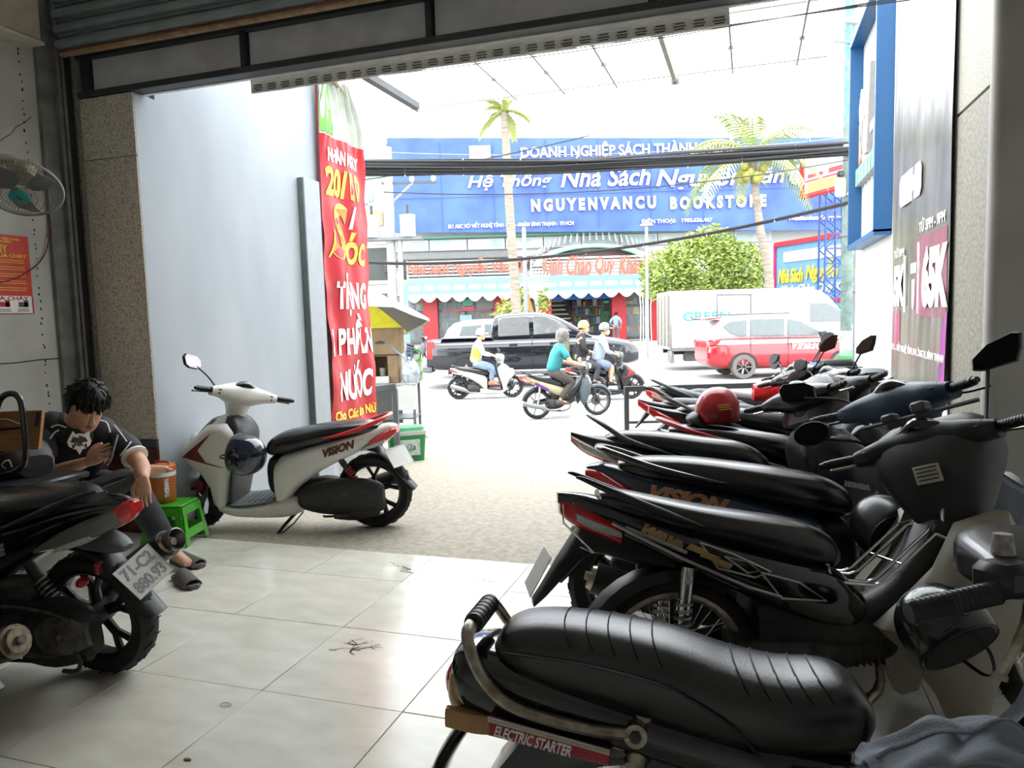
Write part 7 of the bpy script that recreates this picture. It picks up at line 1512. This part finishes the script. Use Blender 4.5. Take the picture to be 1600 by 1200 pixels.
# the near bike with the long stitched seat
dr = underbone('black motorcycle nearest the camera with a long stitched seat and chrome grab rail', ROW, (-.231, 1.42, 0), radians(6.5), dict(steer=-.72, rail=False, tail_light=False, flap=False, lean=-.10, handlebar=False, wheels='wire', shield=BLACKP, seat_mat=LEATH, plate=False, silver_lever=True, body=mat('near_gloss_black', (.004, .006, .009), .1, coat=.8), shock_cap=WORN,
    seat=DSEAT,
    tail=[(-.368, .60, .70, .085), (-.33, .572, .715, .118), (-.22, .56, .70, .142), (0, .53, .64, .146), (.2, .47, .60, .142), (.35, .42, .585, .14), (.48, .38, .53, .12), (.56, .36, .48, .09)]))
ds = [c for c in dr.children if c.name.startswith('seat')][0]
for s in (-1, 1):
    MB().tube([(-.262, .088*s, .710), (-.2, .124*s, .720), (-.08, .139*s, .715), (.06, .146*s, .690), (.13, .15*s, .660), (.2, .147*s, .615), (.24, .13*s, .565)], .0035, 5, 4).build('piping', mat('seat_piping', (.02, .02, .02), .3), ds)
SEAM = mat('seat_seam', (.004, .004, .004), .6)
for x0, n_, d_ in ((-.135, 5, .045), (.205, 5, .038)):
    for k in range(n_):
        x = x0+d_*k; pts = []
        for j in range(11):
            t = -1+.2*j; a = pi/2+t*1.02
            import bisect
            st = catmull(DSEAT, 3)
            xx = x+abs(t)**2*.022; i = max(0, min(len(st)-2, bisect.bisect([q[0] for q in st], xx)-1)); f = (xx-st[i][0])/(st[i+1][0]-st[i][0]); lo, hi, hw = (st[i][m]+(st[i+1][m]-st[i][m])*f for m in (1, 2, 3))
            pts.append((xx, hw*sg(cos(a), 2/2.7)*1.003, (lo+hi)/2+(hi-lo)/2*sg(sin(a), 2/2.7)+.0006))
        MB().tube(pts, .0016, 4).build('stitch_line', SEAM, ds)
gr_ = MB()
for s in (-1, 1): gr_.tube([(.0, .158*s, .600), (-.06, .168*s, .604), (-.16, .172*s, .622), (-.235, .168*s, .645), (-.285, .155*s, .685), (-.315, .135*s, .735), (-.325, .11*s, .757), (-.322, .06*s, .764)], .0155, 10, 4, flat=.75)
gr_ = gr_.tube([(-.322, -.06, .764), (-.322, .06, .764)], .012, 8).build('grab_rail', WORN, dr)
gg = MB().tube([(-.322, -.075, .764), (-.322, .075, .764)], .021, 14)
for k in range(6): gg.tube([(-.322, -.06+.024*k, .764), (-.322, -.056+.024*k, .764)], .0225, 14)
gg.build('rubber_grip', BLACKP, gr_)
TANL = mat('dull_amber_lens', (.42, .22, .07), .22, coat=.4)
MB().hull([(-.385, .60, .64, .06), (-.372, .575, .675, .088), (-.355, .567, .69, .098), (-.34, .565, .575, .10)], 'x', 16, 3).build('tail_lamp', TANL, dr); MB().hull([(-.392, .61, .65, .05), (-.382, .595, .665, .07), (-.37, .59, .67, .08)], 'x', 14, 3).build('brake_lens', LENSR, dr)
for s in (-1, 1):
    MB().hull([(-.37, .563, .605, .014), (-.31, .556, .600, .02), (-.272, .555, .595, .014)], 'x', 10, 3, yc=s*.115).build('indicator', TANL, dr)
    sp2 = MB().plate([(-.275, .600), (-.035, .555), (-.035, .528), (-.275, .567)], .100*s, .150*s, 'y', .003).build('side_strip', mat('crimson_strip', (.40, .015, .04), .3, coat=.4), dr)
    for j, m_ in enumerate((SILV, mat('cream_line', (.6, .55, .4), .4))): MB().plate([(-.275, .607-.006*j), (-.035, .562-.006*j), (-.035, .557-.006*j), (-.275, .602-.006*j)], .148*s, .152*s, 'y').build('pin_stripe', m_, sp2)
label_plane(dr, 'lettering', 'ELECTRIC STARTER', .03, WHT, -.185, .5655, -.1515, -1, -.18, .2, .155, .0008)
MB().tube([(.015, -.12, .595), (.015, -.172, .60)], .022, 14).build('shock_bolt', WORN, dr); MB().tube([(.015, -.172, .60), (.015, -.178, .60)], .012, 6).build('bolt_head', ENGM, dr)
fd = MB(); rings = []
for i in range(14):
    a = radians(52+i*10.5); c0 = Vector((cos(a)*.318, 0, .285+sin(a)*.318)); nr = Vector((cos(a), 0, sin(a)))
    rings.append([tuple(c0+nr*k+Vector((0, w_, 0))) for w_, k in ((-.088, -.10), (-.086, -.02), (-.07, .006), (0, .018), (.07, .006), (.086, -.02), (.088, -.10), (.08, -.02), (0, .008), (-.08, -.02))])
fd.skin(rings); fd.build('rear_mudguard', BLACKG, dr)
MB().tube([(-.34, 0, .55), (-.40, 0, .46), (-.44, 0, .36)], [.06, .07, .075], 12, 3, flat=.25).build('mud_flap', BLACKG, dr)
hb = MB().use(ENGM).tube([(.80, -.08, .62), (.72, -.09, .92)], .026, 12).tube([(.72, .0, .935), (.70, -.12, .945), (.60, -.245, .918)], .013, 10, 4).tube([(.72, .0, .935), (.76, .10, .945), (.90, .20, .93)], .013, 10, 4)
hb = hb.build('handlebar', None, dr)
g = MB().tube([(.60, -.245, .918), (.464, -.273, .887)], .019, 16)
for k in range(16): g.tube([(.60-.0085*k, -.245-.00175*k, .918-.0019*k), (.597-.0085*k, -.2455-.00175*k, .9175-.0019*k)], .0198, 14)
g.tube([(.466, -.2725, .8872), (.458, -.2745, .8857)], [.021, .017], 14).build('grip', BLACKP, hb); MB().tube([(.90, .20, .93), (.93, .33, .92)], .019, 12).build('grip', BLACKP, hb)
MB().tube([(.655, -.225, .895), (.635, -.255, .87), (.61, -.262, .82), (.598, -.258, .79)], [.010, .009, .008, .009], 8, 3).tube([(.598, -.258, .79), (.596, -.258, .783)], .012, 10).build('brake_lever', WORN, hb)
MB().box((.625, -.215, .935), (.085, .075, .055), .014, (0, 0, .5)).build('switch_housing', BLACKP, hb); MB().tube([(.64, -.17, .965), (.64, -.17, 1.0)], [.019, .015], 12).build('mirror_socket', mat('corroded_alloy', (.40, .38, .33), .6, .3, var=.3, scale=80, bump=.4), hb)
MB().hull([(-.235, .905, .955, .035, .635), (-.16, .90, .968, .055, .66), (-.02, .89, .975, .085, .70), (.10, .89, .97, .075, .76)], 'y', 20, 5).build('headset_cover', mat('dark_headset_plastic', (.03, .031, .033), .25), hb)
helmet('dark green half helmet hung behind the near motorcycle\'s right grip', at(1474, 978, 1.98), (radians(-55), radians(-20), radians(20)), mat('dark_green_helmet', (.012, .020, .018), .22, coat=.6), scale=.92)
# crumpled denim at the lower right corner
jk = thing('denim_jacket', 'crumpled blue-grey denim jacket in the near corner below the motorcycle\'s grip', 'jacket', at(1550, 1195, 1.02))
DEN = mat('blue_grey_denim', (.22, .25, .30), .8, var=.18, scale=14, bump=.25, bscale=240)
def jf(a, b):
    r = sqrt(a*a*1.0+b*b); h = .085*max(0, 1-(r/1.0)**2.2); h += .007*sin(6*a+3*b)*(.3+r)+.004*sin(11*a-6*b+1)+.0025*sin(17*b+5*a)+.010*math.exp(-((a*.8+b-.15)/.10)**2)-.006*math.exp(-((a-.5*b+.3)/.08)**2)
    return a*.17+.01*sin(8*b), b*.16, h-.04
g = [[(lambda a, b: jf(a*sqrt(1-b*b*.42), b*sqrt(1-a*a*.42)))(-1+2*i/44, -1+2*j/44) for i in range(45)] for j in range(45)]
jm = MB().add([p for r in g for p in r]+[(p[0], p[1], p[2]-.012) for r in g for p in r], [(j*45+i, j*45+i+1, (j+1)*45+i+1, (j+1)*45+i) for j in range(44) for i in range(44)]+[(2025+(j+1)*45+i, 2025+(j+1)*45+i+1, 2025+j*45+i+1, 2025+j*45+i) for j in range(44) for i in range(44)])
jm.xf(Matrix.Rotation(SROT, 4, 'Z')); jo = jm.build('cloth', DEN, jk, ang=180)
for k, b in enumerate((-.35, .2)):
    sm = MB().tube([(lambda p: (p[0], p[1], p[2]+.002))(jf(-.9+.15*i, b+.12*sin(i*.6+k))) for i in range(13)], .003, 5, 2); sm.xf(Matrix.Rotation(SROT, 4, 'Z')); sm.build('seam', mat('pale_stitching', (.30, .33, .38), .8), jo)
st2 = thing('dark_stool', 'low dark stool hidden under the denim jacket', 'stool', (jk.location.x, jk.location.y, 0), SROT); zt2 = jk.location.z-.06
MB().box((0, 0, zt2-.02), (.26, .24, .03), .01).build('seat', BLACKP, st2)
for a in (-1, 1):
    for b in (-1, 1): MB().tube([(a*.1, b*.09, zt2-.03), (a*.12, b*.11, 0)], .012, 8).build('leg', BLACKP, st2)
# litter on the tiles
tag(MB().tube([(cos(a)*.022, sin(a)*.012, .003) for a in [2*pi*i/16 for i in range(16)]], .0012, 5, closed=True).build('rubber_band', mat('yellow_band_rubber', (.5, .36, .10), .6), loc=(*at(363, 1045, 2.32)[:2], .0008)), 'small yellow rubber band lying on the tiles', 'rubber band')
bpy.data.objects['rubber_band'].location = (-1.85, 2.14, .0008)
lf_ = MB().hull([(-.014, 0, .003, .003), (0, 0, .006, .007), (.014, 0, .004, .002)], 'x', 8, 2).build('dry_leaf', mat('dry_leaf_brown', (.20, .13, .05), .8), loc=(-1.74, 1.82, .0005)); tag(lf_, 'tiny curled dry leaf on the pale floor tiles', 'leaf')
